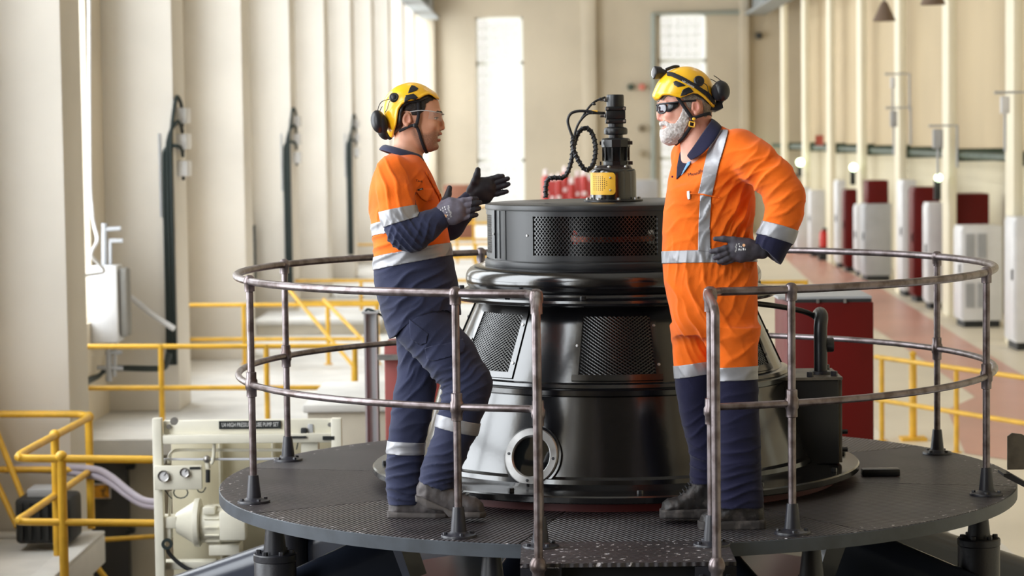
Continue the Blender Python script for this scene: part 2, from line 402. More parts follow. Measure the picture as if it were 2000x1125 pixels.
# ---- railing
RP, HT, HM = 1.6934, 0.95, 0.508
M_SOCK = mat('black_socket_paint', (40, 40, 48), 0.4, var=0.2, vscale=20)
rail = thing('guard_railing', 'circular pipe guard railing standing around the round platform edge', 'railing', (CX, CY, ZD))
G0, G1 = 258.2, 281.2
gl = Vector((at(1056, 1080, CY-RD-0.05).x, CY-RD-0.03, ZD)); gr = Vector((at(1391, 1080, CY-RD-0.05).x, CY-RD-0.03, ZD))
glt = at(1047, 578, 8.83); grt = at(1387, 573, 8.83)
def arc(r_, z, a0, a1, n=96): return [pol(r_, a0+(a1-a0)*i/n, z) for i in range(n+1)]
q = MB().tube(arc(RP, HT, G1-360+1, G0-1), 0.0165, 12); q.build('top_rail', M_PIPE, rail)
q = MB().tube(arc(RP, HM, G1-360+0.5, G0-0.5), 0.0145, 12); q.build('middle_rail', M_PIPE, rail)
post0 = None
def post_parts(parent, h, mid):
    """a post standing at the parent's origin (local metres)"""
    MB().tube([(0, 0, 0.09), (0, 0, h)], 0.0155, 12)
for k in range(8):
    d = 22.3+45*k
    p = pol(RP, d)
    if post0 is None:
        base = Vector(p)
        o = MB().tube([(p.x, p.y, p.z+0.1), (p.x, p.y, p.z+HT)], 0.0155, 12).build('post', M_PIPE, rail); o['_p'] = 1
        # make the post's origin its own foot, so that copies can be placed
        o.data.transform(Matrix.Translation(-(base-Vector((CX, CY, ZD))))); o.location = base-Vector((CX, CY, ZD))
        post0 = o; del o['_p']
        subs = []
        s = MB().lathe([(0.0, 0.118), (0.021, 0.118), (0.0225, 0.112), (0.032, 0.022), (0.042, 0.014), (0.068, 0.010), (0.070, 0.006), (0.070, 0), (0, 0)], n=28); subs.append(('socket_flange', s, M_SOCK))
        s = MB()
        s.lathe([(0.0158, -0.045), (0.0225, -0.043), (0.0225, -0.012), (0.025, -0.008), (0.026, 0.0), (0.022, 0.016), (0.012, 0.025), (0, 0.027)], c=(0, 0, HT), n=18); subs.append(('tee_fitting', s, M_PIPE))
        s = MB(); s.lathe([(0.0158, -0.055), (0.022, -0.052), (0.022, -0.025), (0.026, -0.018), (0.027, 0), (0.026, 0.018), (0.022, 0.025), (0.022, 0.052), (0.0158, 0.055)], c=(0, 0, HM), n=18); subs.append(('cross_fitting', s, M_PIPE))
        for i in range(4):
            an = R(45+90*i); s = MB().lathe([(0, 0.020), (0.008, 0.020), (0.009, 0.017), (0.009, 0.008), (0, 0.008)], c=(0.054*math.cos(an), 0.054*math.sin(an), 0), n=6); subs.append(('bolt', s, M_SOCK))
        for nm, s, mt_ in subs:
            c = s.build(nm, mt_); c.parent = post0
    else:
        c = copy_tree(post0, rail); c.location = p-Vector((CX, CY, ZD)); c.rotation_euler = (0, 0, R(d*1.7))
def gate(foot, top, side):
    p = MB().tube([foot+Vector((0, 0, 0.1)), top], 0.0155, 12).build('gate_post', M_PIPE, rail)
    MB().lathe([(0.0, 0.118), (0.021, 0.118), (0.0225, 0.112), (0.032, 0.022), (0.042, 0.014), (0.068, 0.010), (0.070, 0.006), (0.070, 0.003), (0, 0.003)], c=foot, n=28).build('socket_flange', M_SOCK, p)
    for i in range(4):
        an = R(30+90*i); MB().lathe([(0, 0.020), (0.008, 0.020), (0.009, 0.017), (0.009, 0.008), (0, 0.008)], c=foot+Vector((0.054*math.cos(an), 0.054*math.sin(an), 0)), n=6).build('bolt', M_SOCK, p)
    ax = (top-foot).normalized()
    MB().lathe([(0.0158, -0.07), (0.0225, -0.068), (0.0225, -0.03), (0.0265, -0.02), (0.027, 0), (0.023, 0.018), (0.012, 0.026), (0, 0.027)], c=top, n=18, axis=ax).build('elbow_fitting', M_PIPE, p)
    mid = foot.lerp(top, HM/HT)
    MB().lathe([(0.0158, -0.05), (0.022, -0.048), (0.022, -0.02), (0.027, -0.012), (0.027, 0.012), (0.022, 0.02), (0.022, 0.048), (0.0158, 0.05)], c=mid, n=18, axis=ax).build('cross_fitting', M_PIPE, p)
    # link pieces from the ring ends to the gate post
    e = pol(RP, G0-1 if side < 0 else G1+1, HT); e2 = pol(RP, (G0-2.5 if side < 0 else G1+2.5), HT)
    MB().tube(spline([e2, e, top], 6), 0.0165, 12).build('rail_end', M_PIPE, rail)
    e = pol(RP, G0-0.5 if side < 0 else G1+0.5, HM); MB().tube([e, mid], 0.0145, 12).build('rail_end', M_PIPE, rail)
    # stair handrail: curls forward and drops in front of the step
    hx = at(1048 if side < 0 else 1397, 700, YS-0.05).x; hb = at(1051 if side < 0 else 1400, 1108, YS-0.05)
    h = MB().tube(spline([top+Vector((0, 0, 0.0)), Vector((hx-0.004*side, top.y-0.12, top.z+0.004)), Vector((hx, YS-0.02, top.z-0.03)), Vector((hx, YS-0.05, top.z-0.13)), Vector((hx, YS-0.05, top.z-0.5)), Vector((hb.x, YS-0.05, ZD-0.5))], 8), 0.0165, 12).build('stair_handrail', M_PIPE, rail)
    MB().lathe([(0.017, -0.05), (0.022, -0.045), (0.022, -0.02), (0.029, -0.01), (0.031, 0.008), (0.027, 0.022), (0.02, 0.034), (0.017, 0.036)], c=(hb.x, YS-0.05, hb.z), n=18).build('pipe_fitting', M_PIPE, h)
gate(gl, glt, -1); gate(gr, grt, 1)

# ---- the housing
gen = thing('generator_housing', 'black conical generator housing with mesh vents in the middle of the platform', 'generator', (CX, CY, ZD))
def lat(prof, name, mt_, n=128, parent=None, **kw): return MB().lathe(prof, c=(CX, CY, ZD), n=n, **kw).build(name, mt_, parent or gen)
lat([(0.95, 0), (1.0, 0), (1.0, 0.045), (0.95, 0.045)], 'red_base_ring', M_REDP, closed_prof=True)
bf = lat([(0.86, 0.046), (1.095, 0.046), (1.10, 0.05), (1.10, 0.072), (1.094, 0.078), (1.0, 0.082), (0.93, 0.086), (0.915, 0.095), (0.86, 0.10)], 'base_flange', M_BLK)
bolt_me = None
for k in range(12):
    if bolt_me is None:
        s = MB().lathe([(0, 0.016), (0.011, 0.016), (0.013, 0.013), (0.013, 0), (0, 0)], n=6); ob = s.build('bolt', M_BLK2); bolt_me = ob.data; bpy.data.objects.remove(ob)
    o = bpy.data.objects.new('bolt', bolt_me); COL.objects.link(o); o.parent = bf; o.location = (1.045*math.cos(R(30*k+4)), 1.045*math.sin(R(30*k+4)), 0.079)
lat([(0.905, 0.09), (0.90, 0.115), (0.88, 0.125), (0.785, 0.455), (0.70, 0.455), (0.70, 0.09)], 'lower_cone', M_BLK)
lat([(0.70, 0.452), (0.79, 0.452), (0.80, 0.458), (0.80, 0.478), (0.79, 0.484), (0.792, 0.49), (0.785, 0.503), (0.765, 0.508), (0.70, 0.508)], 'middle_flange', M_BLK)
# upper cone with seven openings
Z0, Z1, RR0, RR1 = 0.505, 0.825, 0.757, 0.612
def cr_(z): return RR0+(RR1-RR0)*(z-Z0)/(Z1-Z0)
NP, PW, PC0 = 7, 30.0, -90.5
PC = [PC0+360/NP*k for k in range(NP)]
def shell_with_openings(zs, rfun, centers, width, zlo, zhi, thick, name, mt_, parent, nper=8, cap=True):
    """turned shell whose wall is left open between zlo..zhi at the given angular windows"""
    angs = []
    for i, c in enumerate(centers):
        a0 = c-width/2; nx_ = centers[(i+1) % len(centers)]; nx_ = nx_ if nx_ > c else nx_+360
        angs += [(a0+width*j/nper, True) for j in range(nper)]
        g0 = c+width/2; g1 = nx_-width/2
        angs += [(g0+(g1-g0)*j/nper, False) for j in range(nper)]
    n = len(angs); vs_ = []; fs = []; nz = len(zs)
    for a_, _ in angs:
        for z in zs:
            for t in (0, thick):
                r_ = rfun(z)-t; vs_.append(pol(r_, a_, z))
    I = lambda j, i, t: ((j % n)*nz+i)*2+t
    opened = lambda j, i: angs[j % n][1] and zs[i] >= zlo-1e-6 and zs[i+1] <= zhi+1e-6
    for j in range(n):
        for i in range(nz-1):
            if opened(j, i): continue
            fs.append((I(j, i, 0), I(j+1, i, 0), I(j+1, i+1, 0), I(j, i+1, 0))); fs.append((I(j, i, 1), I(j, i+1, 1), I(j+1, i+1, 1), I(j+1, i, 1)))
            if opened(j+1, i): fs.append((I(j+1, i, 0), I(j+1, i, 1), I(j+1, i+1, 1), I(j+1, i+1, 0)))
            if opened(j-1, i): fs.append((I(j, i, 0), I(j, i+1, 0), I(j, i+1, 1), I(j, i, 1)))
            if i+1 < nz-1 and opened(j, i+1): fs.append((I(j, i+1, 0), I(j+1, i+1, 0), I(j+1, i+1, 1), I(j, i+1, 1)))
            if i > 0 and opened(j, i-1): fs.append((I(j, i, 0), I(j, i, 1), I(j+1, i, 1), I(j+1, i, 0)))
    return MB().add(vs_, fs).build(name, mt_, parent)
def mesh_screen(center, width, z0, z1, rfun, nx_, nz_, name, mt_, parent, sw=0.0022, off=0.0):
    """expanded metal: diamond grid of flat strands bent onto the shell"""
    q = MB(); W = width
    def P(u, v): return pol(rfun(z0+(z1-z0)*v)+off, center-W/2+W*u, z0+(z1-z0)*v)
    def strand(u0, v0, u1, v1):
        a_, b_ = P(u0, v0), P(u1, v1); d = (b_-a_).normalized(); nr = Vector((a_.x-CX, a_.y-CY, 0)).normalized(); s_ = d.cross(nr).normalized()*sw; h_ = nr*0.0012
        q.add([a_+s_-h_, a_-s_-h_, b_-s_-h_, b_+s_-h_, a_+s_+h_, a_-s_+h_, b_-s_+h_, b_+s_+h_], [(0, 1, 2, 3), (4, 7, 6, 5), (0, 4, 5, 1), (2, 6, 7, 3), (1, 5, 6, 2), (3, 7, 4, 0)])
    for i in range(nx_):
        for j in range(nz_):
            u0, u1, um = i/nx_, (i+1)/nx_, (i+0.5)/nx_; v0, v1, vm = j/nz_, (j+1)/nz_, (j+0.5)/nz_
            strand(um, v0, u1, vm); strand(u1, vm, um, v1); strand(um, v1, u0, vm); strand(u0, vm, um, v0)
    return q.build(name, mt_, parent, smooth=0)
def curved_frame(center, width, z0, z1, rfun, fw_deg, fz, thick, name, mt_, parent, n=10):
    """flat picture-frame of sheet metal bent onto the shell, proud by `thick`"""
    q = MB()
    def slab(a0, a1, za, zb):
        vs_ = []; fs = []
        for i in range(n+1):
            a_ = a0+(a1-a0)*i/n
            for z in (za, zb):
                for t in (0.001, thick): vs_.append(pol(rfun(z)+t, a_, z))
        for i in range(n):
            k = i*4; m_ = k+4
            fs += [(k, m_, m_+2, k+2), (k+1, k+3, m_+3, m_+1), (k, k+1, m_+1, m_), (k+2, m_+2, m_+3, k+3)]
        fs += [(0, 2, 3, 1), (4*n, 4*n+1, 4*n+3, 4*n+2)]
        q.add(vs_, fs)
    slab(center-width/2, center+width/2, z0, z0+fz); slab(center-width/2, center+width/2, z1-fz, z1)
    slab(center-width/2, center-width/2+fw_deg, z0+fz, z1-fz); slab(center+width/2-fw_deg, center+width/2, z0+fz, z1-fz)
    return q.build(name, mt_, parent, smooth=20)
zo0, zo1 = 0.540, 0.785
shell_with_openings([Z0, zo0, 0.62, 0.70, zo1, Z1], cr_, PC, PW-4, zo0, zo1, 0.012, 'upper_cone', M_BLK, gen)
for c in PC:
    fr = curved_frame(c, PW, zo0-0.022, zo1+0.02, cr_, 2.2, 0.024, 0.007, 'vent_frame', M_BLK, gen)
    mesh_screen(c, PW-3.6, zo0, zo1, cr_, 15, 18, 'mesh_screen', M_SCRN, fr, sw=0.0019, off=0.001)
    for an, z in ((c-PW/2+1, 0.66), (c+PW/2-1, 0.74), (c+PW/2-1, 0.58)):
        p_ = pol(cr_(z)+0.006, an, z); MB().lathe([(0, 0.006), (0.006, 0.005), (0.007, 0), (0, 0)], c=p_, n=8, axis=(math.cos(R(an)), math.sin(R(an)), 0.3)).build('screw', M_STEEL, fr)
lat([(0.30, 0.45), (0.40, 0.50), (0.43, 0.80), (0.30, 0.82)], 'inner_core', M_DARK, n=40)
lat([(0.50, 0.822), (0.612, 0.82), (0.72, 0.826), (0.733, 0.832), (0.737, 0.842), (0.733, 0.852), (0.70, 0.860), (0.672, 0.864), (0.668, 0.872)]
    + [(0.615+0.052*math.cos(R(t)), 0.918+0.056*math.sin(R(t))) for t in range(-50, 100, 10)] + [(0.585, 0.975), (0.50, 0.975)], 'bulged_ring', M_BLK)
for k in range(12):
    o = bpy.data.objects.new('bolt', bolt_me); COL.objects.link(o); o.parent = gen; o.location = (0.708*math.cos(R(30*k+18)), 0.708*math.sin(R(30*k+18)), 0.856)
# drum with four mesh windows
RDM = 0.565
DC = [-100.3, -10.3, 79.7, 169.7]; DW = 61.0
rd = lambda z: RDM
lat([(0.50, 0.972), (0.575, 0.972), (0.578, 0.978), (0.578, 1.0), (0.572, 1.006), (0.50, 1.006)], 'drum_foot', M_DRUM)
shell_with_openings([1.0, 1.028, 1.08, 1.15, 1.212, 1.232], rd, DC, DW-4, 1.028, 1.212, 0.008, 'drum_wall', M_DRUM, gen, nper=14)
for c in DC:
    fr = curved_frame(c, DW+4, 1.012, 1.226, rd, 4.0, 0.022, 0.006, 'vent_frame', M_DRUM, gen, n=18)
    mesh_screen(c, DW-3.8, 1.03, 1.21, rd, 32, 9, 'mesh_screen', M_SCRN, fr, sw=0.0016)
    for an in (c-DW/2-1.2, c+DW/2+1.2):
        p_ = pol(RDM+0.005, an, 1.12); MB().lathe([(0, 0.006), (0.005, 0.005), (0.006, 0), (0, 0)], c=p_, n=8, axis=(math.cos(R(an)), math.sin(R(an)), 0)).build('screw', M_STEEL, fr)
    an = c+DW/2+9
    curved_frame(an, 6.5, 1.01, 1.228, rd, 1.0, 0.004, 0.003, 'door_seam', M_BLK2, gen, n=4)
lat([(0, 1.252), (0.566, 1.252), (0.574, 1.248), (0.576, 1.232), (0.574, 1.226), (0.55, 1.226), (0.55, 1.24), (0, 1.24)], 'drum_cap', M_DRUM)
cor = lat([(0, 1.0), (0.20, 1.0), (0.20, 1.05), (0.16, 1.06), (0.16, 1.12), (0.22, 1.13), (0.22, 1.18), (0.12, 1.19), (0.12, 1.24)], 'slip_ring_core', M_DARK, n=40)
M_COP = mat('copper_ring', (150, 80, 60), 0.4, 0.6)
lat([(0.162, 1.075), (0.19, 1.075), (0.19, 1.10), (0.162, 1.10)], 'slip_ring', M_COP, n=40, parent=cor, closed_prof=True)
for k in range(4):
    an = R(45+90*k+10); x, y = CX+0.4*math.cos(an), CY+0.4*math.sin(an)
    MB().box((x-0.03, y-0.02, ZD+0.99), (x+0.03, y+0.02, ZD+1.2)).build('brush_holder', M_IRON, cor)
# porthole on the lower cone
def cone_r(z): return 0.88+(0.785-0.88)*(z-0.125)/(0.455-0.125)
pa = -90-12.3; pz = 0.265
# find the surface angle seen at pixel (1041, 891)
best = None
for da in range(-600, 0):
    an = -90+da*0.05
    for z in (0.20, 0.22, 0.24, 0.26, 0.28):
        p_ = pol(cone_r(z), an, z); d = p_-CAM; zz = d.dot(FW); u, v = 1000+FPX*d.dot(RT)/zz, 562.5-FPX*d.dot(UP)/zz
        e_ = (u-1041)**2+(v-891)**2
        if best is None or e_ < best[0]: best = (e_, an, z)
pa, pz = best[1], best[2]
pn = Vector((math.cos(R(pa)), math.sin(R(pa)), 0.288)).normalized(); pc = pol(cone_r(pz)-0.006, pa, pz)
po = MB().lathe([(0.084, -0.02), (0.122, -0.02), (0.122, 0.022), (0.118, 0.027), (0.090, 0.027), (0.085, 0.022)], c=pc, n=56, axis=pn, closed_prof=True).build('porthole', M_STEEL, gen)
MB().lathe([(0, 0.014), (0.086, 0.014), (0.086, 0.008), (0, 0.008)], c=pc, n=40, axis=pn).build('porthole_glass', mat('dark_porthole_glass', (10, 12, 12), 0.06, coat=1.0), po)
MB().lathe([(0.118, -0.02), (0.134, -0.02), (0.132, 0.012), (0.118, 0.014)], c=pc, n=56, axis=pn).build('porthole_seat', M_BLK, po)
t1 = pn.orthogonal().normalized(); t2 = pn.cross(t1)
for k in range(4):
    p_ = pc+pn*0.026+(t1*math.cos(R(40+90*k))+t2*math.sin(R(40+90*k)))*0.104
    MB().lathe([(0, 0.005), (0.006, 0.004), (0.007, 0), (0, 0)], c=p_, n=8, axis=pn).build('screw', M_IRON, po)
# terminal box on the right flank with its pipe
bx = MB().box((CX+0.70, CY-0.27, ZD+0.085), (CX+0.985, CY+0.12, ZD+0.46), bev=0.008).build('terminal_box', M_BLK2, gen)
M_PLATE = mat('worn_grey_plate', (112, 104, 92), 0.45, 0.3, var=0.35, vscale=12)
MB().box((CX+0.985, CY-0.255, ZD+0.09), (CX+1.0, CY+0.1, ZD+0.455)).build('side_plate', M_PLATE, bx)
MB().box((CX+0.69, CY-0.28, ZD+0.46), (CX+1.0, CY+0.13, ZD+0.472)).build('box_lid', M_PLATE, bx)
for x, y in ((0.73, -0.24), (0.86, -0.25), (0.97, -0.22), (0.97, 0.08), (0.73, 0.08)):
    MB().lathe([(0, 0.022), (0.013, 0.022), (0.015, 0.018), (0.015, 0), (0, 0)], c=(CX+x, CY+y, ZD+0.472), n=6).build('bolt', M_IRON, bx)
for y, z in ((-0.2, 0.36), (-0.2, 0.22), (0.0, 0.36), (0.0, 0.22), (-0.2, 0.14)):
    MB().tube([(CX+1.0, CY+y, ZD+z), (CX+1.03, CY+y, ZD+z)], 0.011, 6).build('bolt', M_IRON, bx)
pp = at(1603, 745, CY-0.12)
ps = MB().tube(spline([(pp.x, pp.y, ZD+0.47), (pp.x, pp.y, ZD+0.6), (pp.x, pp.y, ZD+0.68), (pp.x+0.008, pp.y+0.03, ZD+0.725), (pp.x+0.01, pp.y+0.1, ZD+0.735), (pp.x+0.01, pp.y+0.16, ZD+0.72)], 6), 0.030, 16).build('conduit_elbow', M_BLK2, gen)
MB().lathe([(0, 0.035), (0.03, 0.035), (0.033, 0.03), (0.033, 0), (0, 0)], c=(pp.x+0.025, pp.y+0.02, ZD+0.60), n=16, axis=(1, 0, 0)).build('conduit_cap', M_BLK2, ps)
MB().lathe([(0.03, 0.0), (0.05, 0.0), (0.05, 0.012), (0.03, 0.014)], c=(pp.x, pp.y, ZD+0.472), n=20).build('conduit_flange', M_IRON, ps)
c0 = at(1470, 592, CY-0.1); c1 = at(1530, 600, CY-0.05); c2 = at(1580, 612, CY); c3 = at(1608, 634, CY+0.02)
MB().tube(spline([c0, c1, c2, c3], 8), 0.0125, 10).build('cable', M_BLK2, gen)
# loose bar on the deck
b0, b1 = at_z(1683, 921, ZD+0.02), at_z(1755, 919, ZD+0.02)
bar = MB().box((b0.x, b0.y-0.035, ZD+0.001), (b1.x, b0.y+0.035, ZD+0.034), bev=0.006).build('steel_bar', M_BLK2, None, origin=(b0.x, b0.y, ZD))
tag(bar, 'short black steel bar lying on the deck right of the housing', 'bar')

# ---- servo unit on the drum cap
zt = ZD+1.252; sx_ = at(1198, 388, CY).x; mx_ = at(1203, 300, CY).x
K = 1/431.5
sv = thing('position_sensor_unit', 'tall stepped black sensor and motor unit standing on the drum top', 'motor', (sx_, CY, zt))
def svl(prof, name, mt_, x=sx_, n=40, parent=None): return MB().lathe([(r_*K, zt+(388-y)*K) for r_, y in prof], c=(x, CY, 0), n=n).build(name, mt_, parent or sv)
svl([(0, 388), (57, 388), (58, 387), (58, 385), (57, 384), (45, 383), (0, 383)], 'foot_flange', M_BLK2)
for k in range(8): MB().lathe([(0, 0.012), (0.007, 0.011), (0.008, 0), (0, 0)], c=(sx_+51*K*math.cos(R(45*k+10)), CY+51*K*math.sin(R(45*k+10)), zt+0.008), n=8).build('bolt', M_STEEL, sv)
svl([(44, 384), (45, 383), (45, 333), (44, 328), (41, 325), (0, 324)], 'drum_base', M_BLK)
dm = svl([(38, 326), (37, 323), (28, 318), (0, 317)], 'dome', mat('brown_black_cast', (44, 32, 30), 0.5))
for k in range(6): MB().ball((sx_+33*K*math.cos(R(60*k+15)), CY+33*K*math.sin(R(60*k+15)), zt+(388-321)*K), 0.009, 8).build('bolt', M_STEEL, dm)
gb = svl([(24, 320), (25, 310), (22, 309), (26, 284), (28, 282), (28, 268), (25, 265), (15, 264), (0, 264)], 'gear_housing', M_BLK2, mx_, n=10)
for sgn in (-1, 1):
    for y in (314, 275): MB().box((mx_+sgn*26*K-0.006, CY-0.035, zt+(388-y-3)*K), (mx_+sgn*31*K+0.002*sgn, CY-0.015, zt+(388-y+4)*K)).build('lug', M_BLK2, gb)
for k in range(10):
    an = R(36*k); MB().obox((mx_+25*K*math.cos(an), CY+25*K*math.sin(an), zt+(388-296)*K), (0.004*math.cos(an), 0.004*math.sin(an), 0), (-0.003*math.sin(an), 0.003*math.cos(an), 0), (0, 0, 13*K)).build('rib', M_BLK2, gb)
svl([(14, 266), (14, 259), (22, 258), (23, 256), (23, 248), (21, 245), (15, 243), (15, 236), (0, 236)], 'coupling', M_BLK2, mx_)
mo = MB()
hw = 20*K; mo.box((mx_-hw, CY-hw, zt+(388-237)*K), (mx_+hw, CY+hw, zt+(388-228)*K), bev=0.005).box((mx_-hw*0.93, CY-hw*0.93, zt+(388-228)*K), (mx_+hw*0.93, CY+hw*0.93, zt+(388-212)*K), bev=0.004).box((mx_-hw, CY-hw, zt+(388-212)*K), (mx_+hw, CY+hw, zt+(388-204)*K), bev=0.005)
mo = mo.build('motor_body', M_BLK2, sv)
MB().lathe([(17*K, 204), (17.2*K, 185), (16.5*K, 181.5), (15*K, 181), (0, 181)] and [(r_*K, zt+(388-y)*K) for r_, y in ((17, 205), (17.2, 185), (16.5, 181.5), (15, 180.5), (0, 180.5))], c=(mx_-0.001, CY, 0), n=28).build('motor_cap', M_BLK2, mo)
for y in (208, 232):
    for sgn in (-1, 1): MB().tube([(mx_+sgn*16*K, CY-hw-0.004, zt+(388-y)*K), (mx_+sgn*16*K, CY-hw, zt+(388-y)*K)], 0.006, 8).build('screw', M_STEEL, mo)
for y in (190, 221):
    MB().lathe([(0, 0.03), (0.008, 0.03), (0.008, 0.012), (0.011, 0.010), (0.011, 0), (0, 0)], c=(mx_-17*K, CY-0.005, zt+(388-y)*K), n=10, axis=(-1, 0, 0)).build('connector', M_STEEL, mo)
# yellow perforated cover bent round the base drum
M_YCOV = mat('yellow_cover_paint', (247, 190, 60), 0.4)
q = MB(); rr = 45.6*K
def drum_pt(px_, py_, r_):
    s_ = max(-0.999, min(0.999, (px_-1198)*K/r_)); return Vector((sx_+s_*r_, CY-math.sqrt(1-s_*s_)*r_, zt+(388-py_)*K))
poly = [(1153.5, 331), (1194, 331)]+[(1194+7*math.sin(R(t)), 338-7*math.cos(R(t))) for t in range(15, 91, 15)]+[(1201, 367)]+[(1194+7*math.cos(R(t)), 367+7*math.sin(R(t))) for t in range(15, 91, 15)]+[(1153.5, 374)]
bm = bmesh.new(); bm.faces.new([bm.verts.new((a_, b_, 0)) for a_, b_ in poly])
for xx in range(1154, 1201, 2): bmesh.ops.bisect_plane(bm, geom=bm.verts[:]+bm.edges[:]+bm.faces[:], plane_co=(xx, 0, 0), plane_no=(1, 0, 0))
bm.verts.index_update(); V2 = [(v.co.x, v.co.y) for v in bm.verts]; F2 = [[v.index for v in f.verts] for f in bm.faces]; bm.free()
n_ = len(V2); q.add([drum_pt(a_, b_, rr+0.003) for a_, b_ in V2]+[drum_pt(a_, b_, rr) for a_, b_ in V2], F2+[[i+n_ for i in f[::-1]] for f in F2])
yc = q.build('vent_cover', M_YCOV, sv)
q = MB()
for i, xx in enumerate(range(1160, 1187, 4)):
    for j in range(8 if i < 5 else (6 if i == 5 else 3)):
        yy = 352+(j-((8 if i < 5 else (6 if i == 5 else 3))-1)/2)*3.6
        p_ = drum_pt(xx, yy, rr+0.0033); nn = Vector((p_.x-sx_, p_.y-CY, 0)).normalized()
        q.lathe([(0, 0.0003), (0.0022, 0.0003), (0.0022, -0.002)], c=p_, n=6, axis=nn)
o = q.build('vent_holes', M_DARK, yc); o['kind'] = 'stuff'
for yy in (341, 365):
    p_ = drum_pt(1191, yy, rr+0.003); MB().ball(p_, 0.005, 8).build('screw', M_STEEL, yc)

# ---- cables beside it
cb = thing('sensor_cable_loom', 'black spiral wrapped cable loom looping beside the sensor unit', 'cable', at(1066, 386, CY-0.05))
YC = CY-0.06
M_CAB = mat('black_cable_rubber', (26, 27, 32), 0.45)
def cpts(L_, y=YC): return [at(a_, b_, y+(c_[0] if (c_ := t) else 0)) for a_, b_, *t in L_]
loom = spline(cpts([(1066, 386, 0), (1066, 366, 0), (1070, 351, 0), (1081, 347, 0), (1098, 347, 0), (1108, 338, 0), (1115, 318, 0), (1119, 296, 0), (1122, 281, 0.02), (1130, 259, 0.03), (1143, 250, 0.03), (1155, 258, 0.03), (1162, 278, 0.02), (1163, 300, 0.0), (1158, 322, -0.02), (1147, 332, -0.03), (1137, 325, -0.03), (1126, 306, -0.03), (1119, 286, -0.03), (1120, 268, 0)]), 10)
MB().tube(loom, 0.0095, 10).build('loom_sleeve', M_CAB, cb)
# spiral wrap: a thin ribbon coiled about the loom
sp = []; acc = 0.0
u = Vector((0, 1, 0))
for i in range(len(loom)-1):
    a_, b_ = loom[i], loom[i+1]; d = (b_-a_); n_ = max(2, int(d.length/0.0025)); dn = d.normalized(); uu = (u-dn*u.dot(dn)).normalized(); vv = dn.cross(uu)
    for j in range(n_):
        p_ = a_+d*(j/n_); acc += d.length/n_; an = acc/0.022*2*PI; sp.append(p_+(uu*math.cos(an)+vv*math.sin(an))*0.0102)
MB().tube(sp, 0.0032, 6).build('spiral_wrap', mat('spiral_wrap_plastic', (40, 41, 46), 0.35), cb)
MB().tube(spline(cpts([(1120, 272, 0), (1112, 250, 0), (1109, 235, 0), (1115, 222, 0), (1130, 217, 0), (1150, 217.5, 0), (1165, 220, 0), (1180, 221, 0.03)]), 8), 0.0065, 10).build('cable', M_CAB, cb)
MB().tube(spline(cpts([(1122, 270, 0), (1124, 256, 0), (1132, 238, 0), (1145, 224, 0), (1155, 221, 0), (1172, 221.5, 0.03)]), 8), 0.0055, 10).build('cable', M_CAB, cb)
MB().tube(spline(cpts([(1121, 272, 0.01), (1126, 250, 0.01), (1138, 228, 0.01), (1150, 210, 0.01), (1163, 198, 0.02), (1182, 190, 0.04)]), 8), 0.005, 10).build('cable', M_CAB, cb)
MB().tube(cpts([(1152, 217.2, -0.002), (1167, 217.4, -0.002)]), 0.004, 8).build('yellow_tag', M_YCOV, cb)
for a_, b_, c_ in ((1160, 203.5, 1), (1173, 193, 1), (1158, 221, 0), (1118, 281, 0), (1119, 288, 0)): MB().ball(at(a_, b_, YC), 0.010, 8, sc=(1, 1, 0.6)).build('cable_tie', M_CAB, cb)

# ---- below the deck: bracket arms, pedestals, stator cover
M_ARM = mat('steel_blue_paint', (40, 45, 58), 0.3, coat=0.1, var=0.15, vscale=4)
und = thing('generator_bracket', 'steel blue radial bracket arms and pedestals below the round platform', 'machine frame', (CX, CY, PIT))
MB().lathe([(0, -0.55), (1.35, -0.55), (2.2, -0.85), (2.2, PIT-ZD), (0, PIT-ZD)], c=(CX, CY, ZD), n=64).build('stator_cover', M_BLK2, und)
for k in range(8):
    d = 24.0+45*k-1.5
    a_, b_ = pol(1.1, d, -0.24), pol(3.2, d, -1.0); dr = (b_-a_).normalized(); sd = dr.cross(Vector((0, 0, 1))).normalized(); nn = sd.cross(dr)
    q = MB(); sec = [(-0.085, -0.3), (0.085, -0.3), (0.085, 0)]+[(0.085*math.cos(R(t)), 0.085*math.sin(R(t))) for t in range(15, 180, 15)]+[(-0.085, 0)]
    q.prism(sec, 0, (b_-a_).length, (a_, sd, nn, dr)); q.build('bracket_arm', M_ARM, und, smooth=50)
    for r_ in (1.64,):
        dd = d+3.8
        c_ = pol(r_, dd, 0); pe = MB().lathe([(0, -0.056), (0.034, -0.056), (0.05, -0.20), (0.05, -0.215), (0, -0.215)], c=c_, n=28).build('pedestal', M_IRON, und)
        MB().lathe([(0, -0.205), (0.088, -0.205), (0.092, -0.21), (0.092, -0.235), (0.088, -0.238), (0.09, -0.242), (0.09, -1.2), (0, -1.2)], c=c_, n=32).build('pedestal_drum', M_IRON, pe)
        for i in range(6): MB().lathe([(0, 0.014), (0.011, 0.014), (0.012, 0.01), (0.012, 0), (0, 0)], c=c_+Vector((0.07*math.cos(R(60*i)), 0.07*math.sin(R(60*i)), -0.205)), n=6).build('bolt', M_IRON, pe)
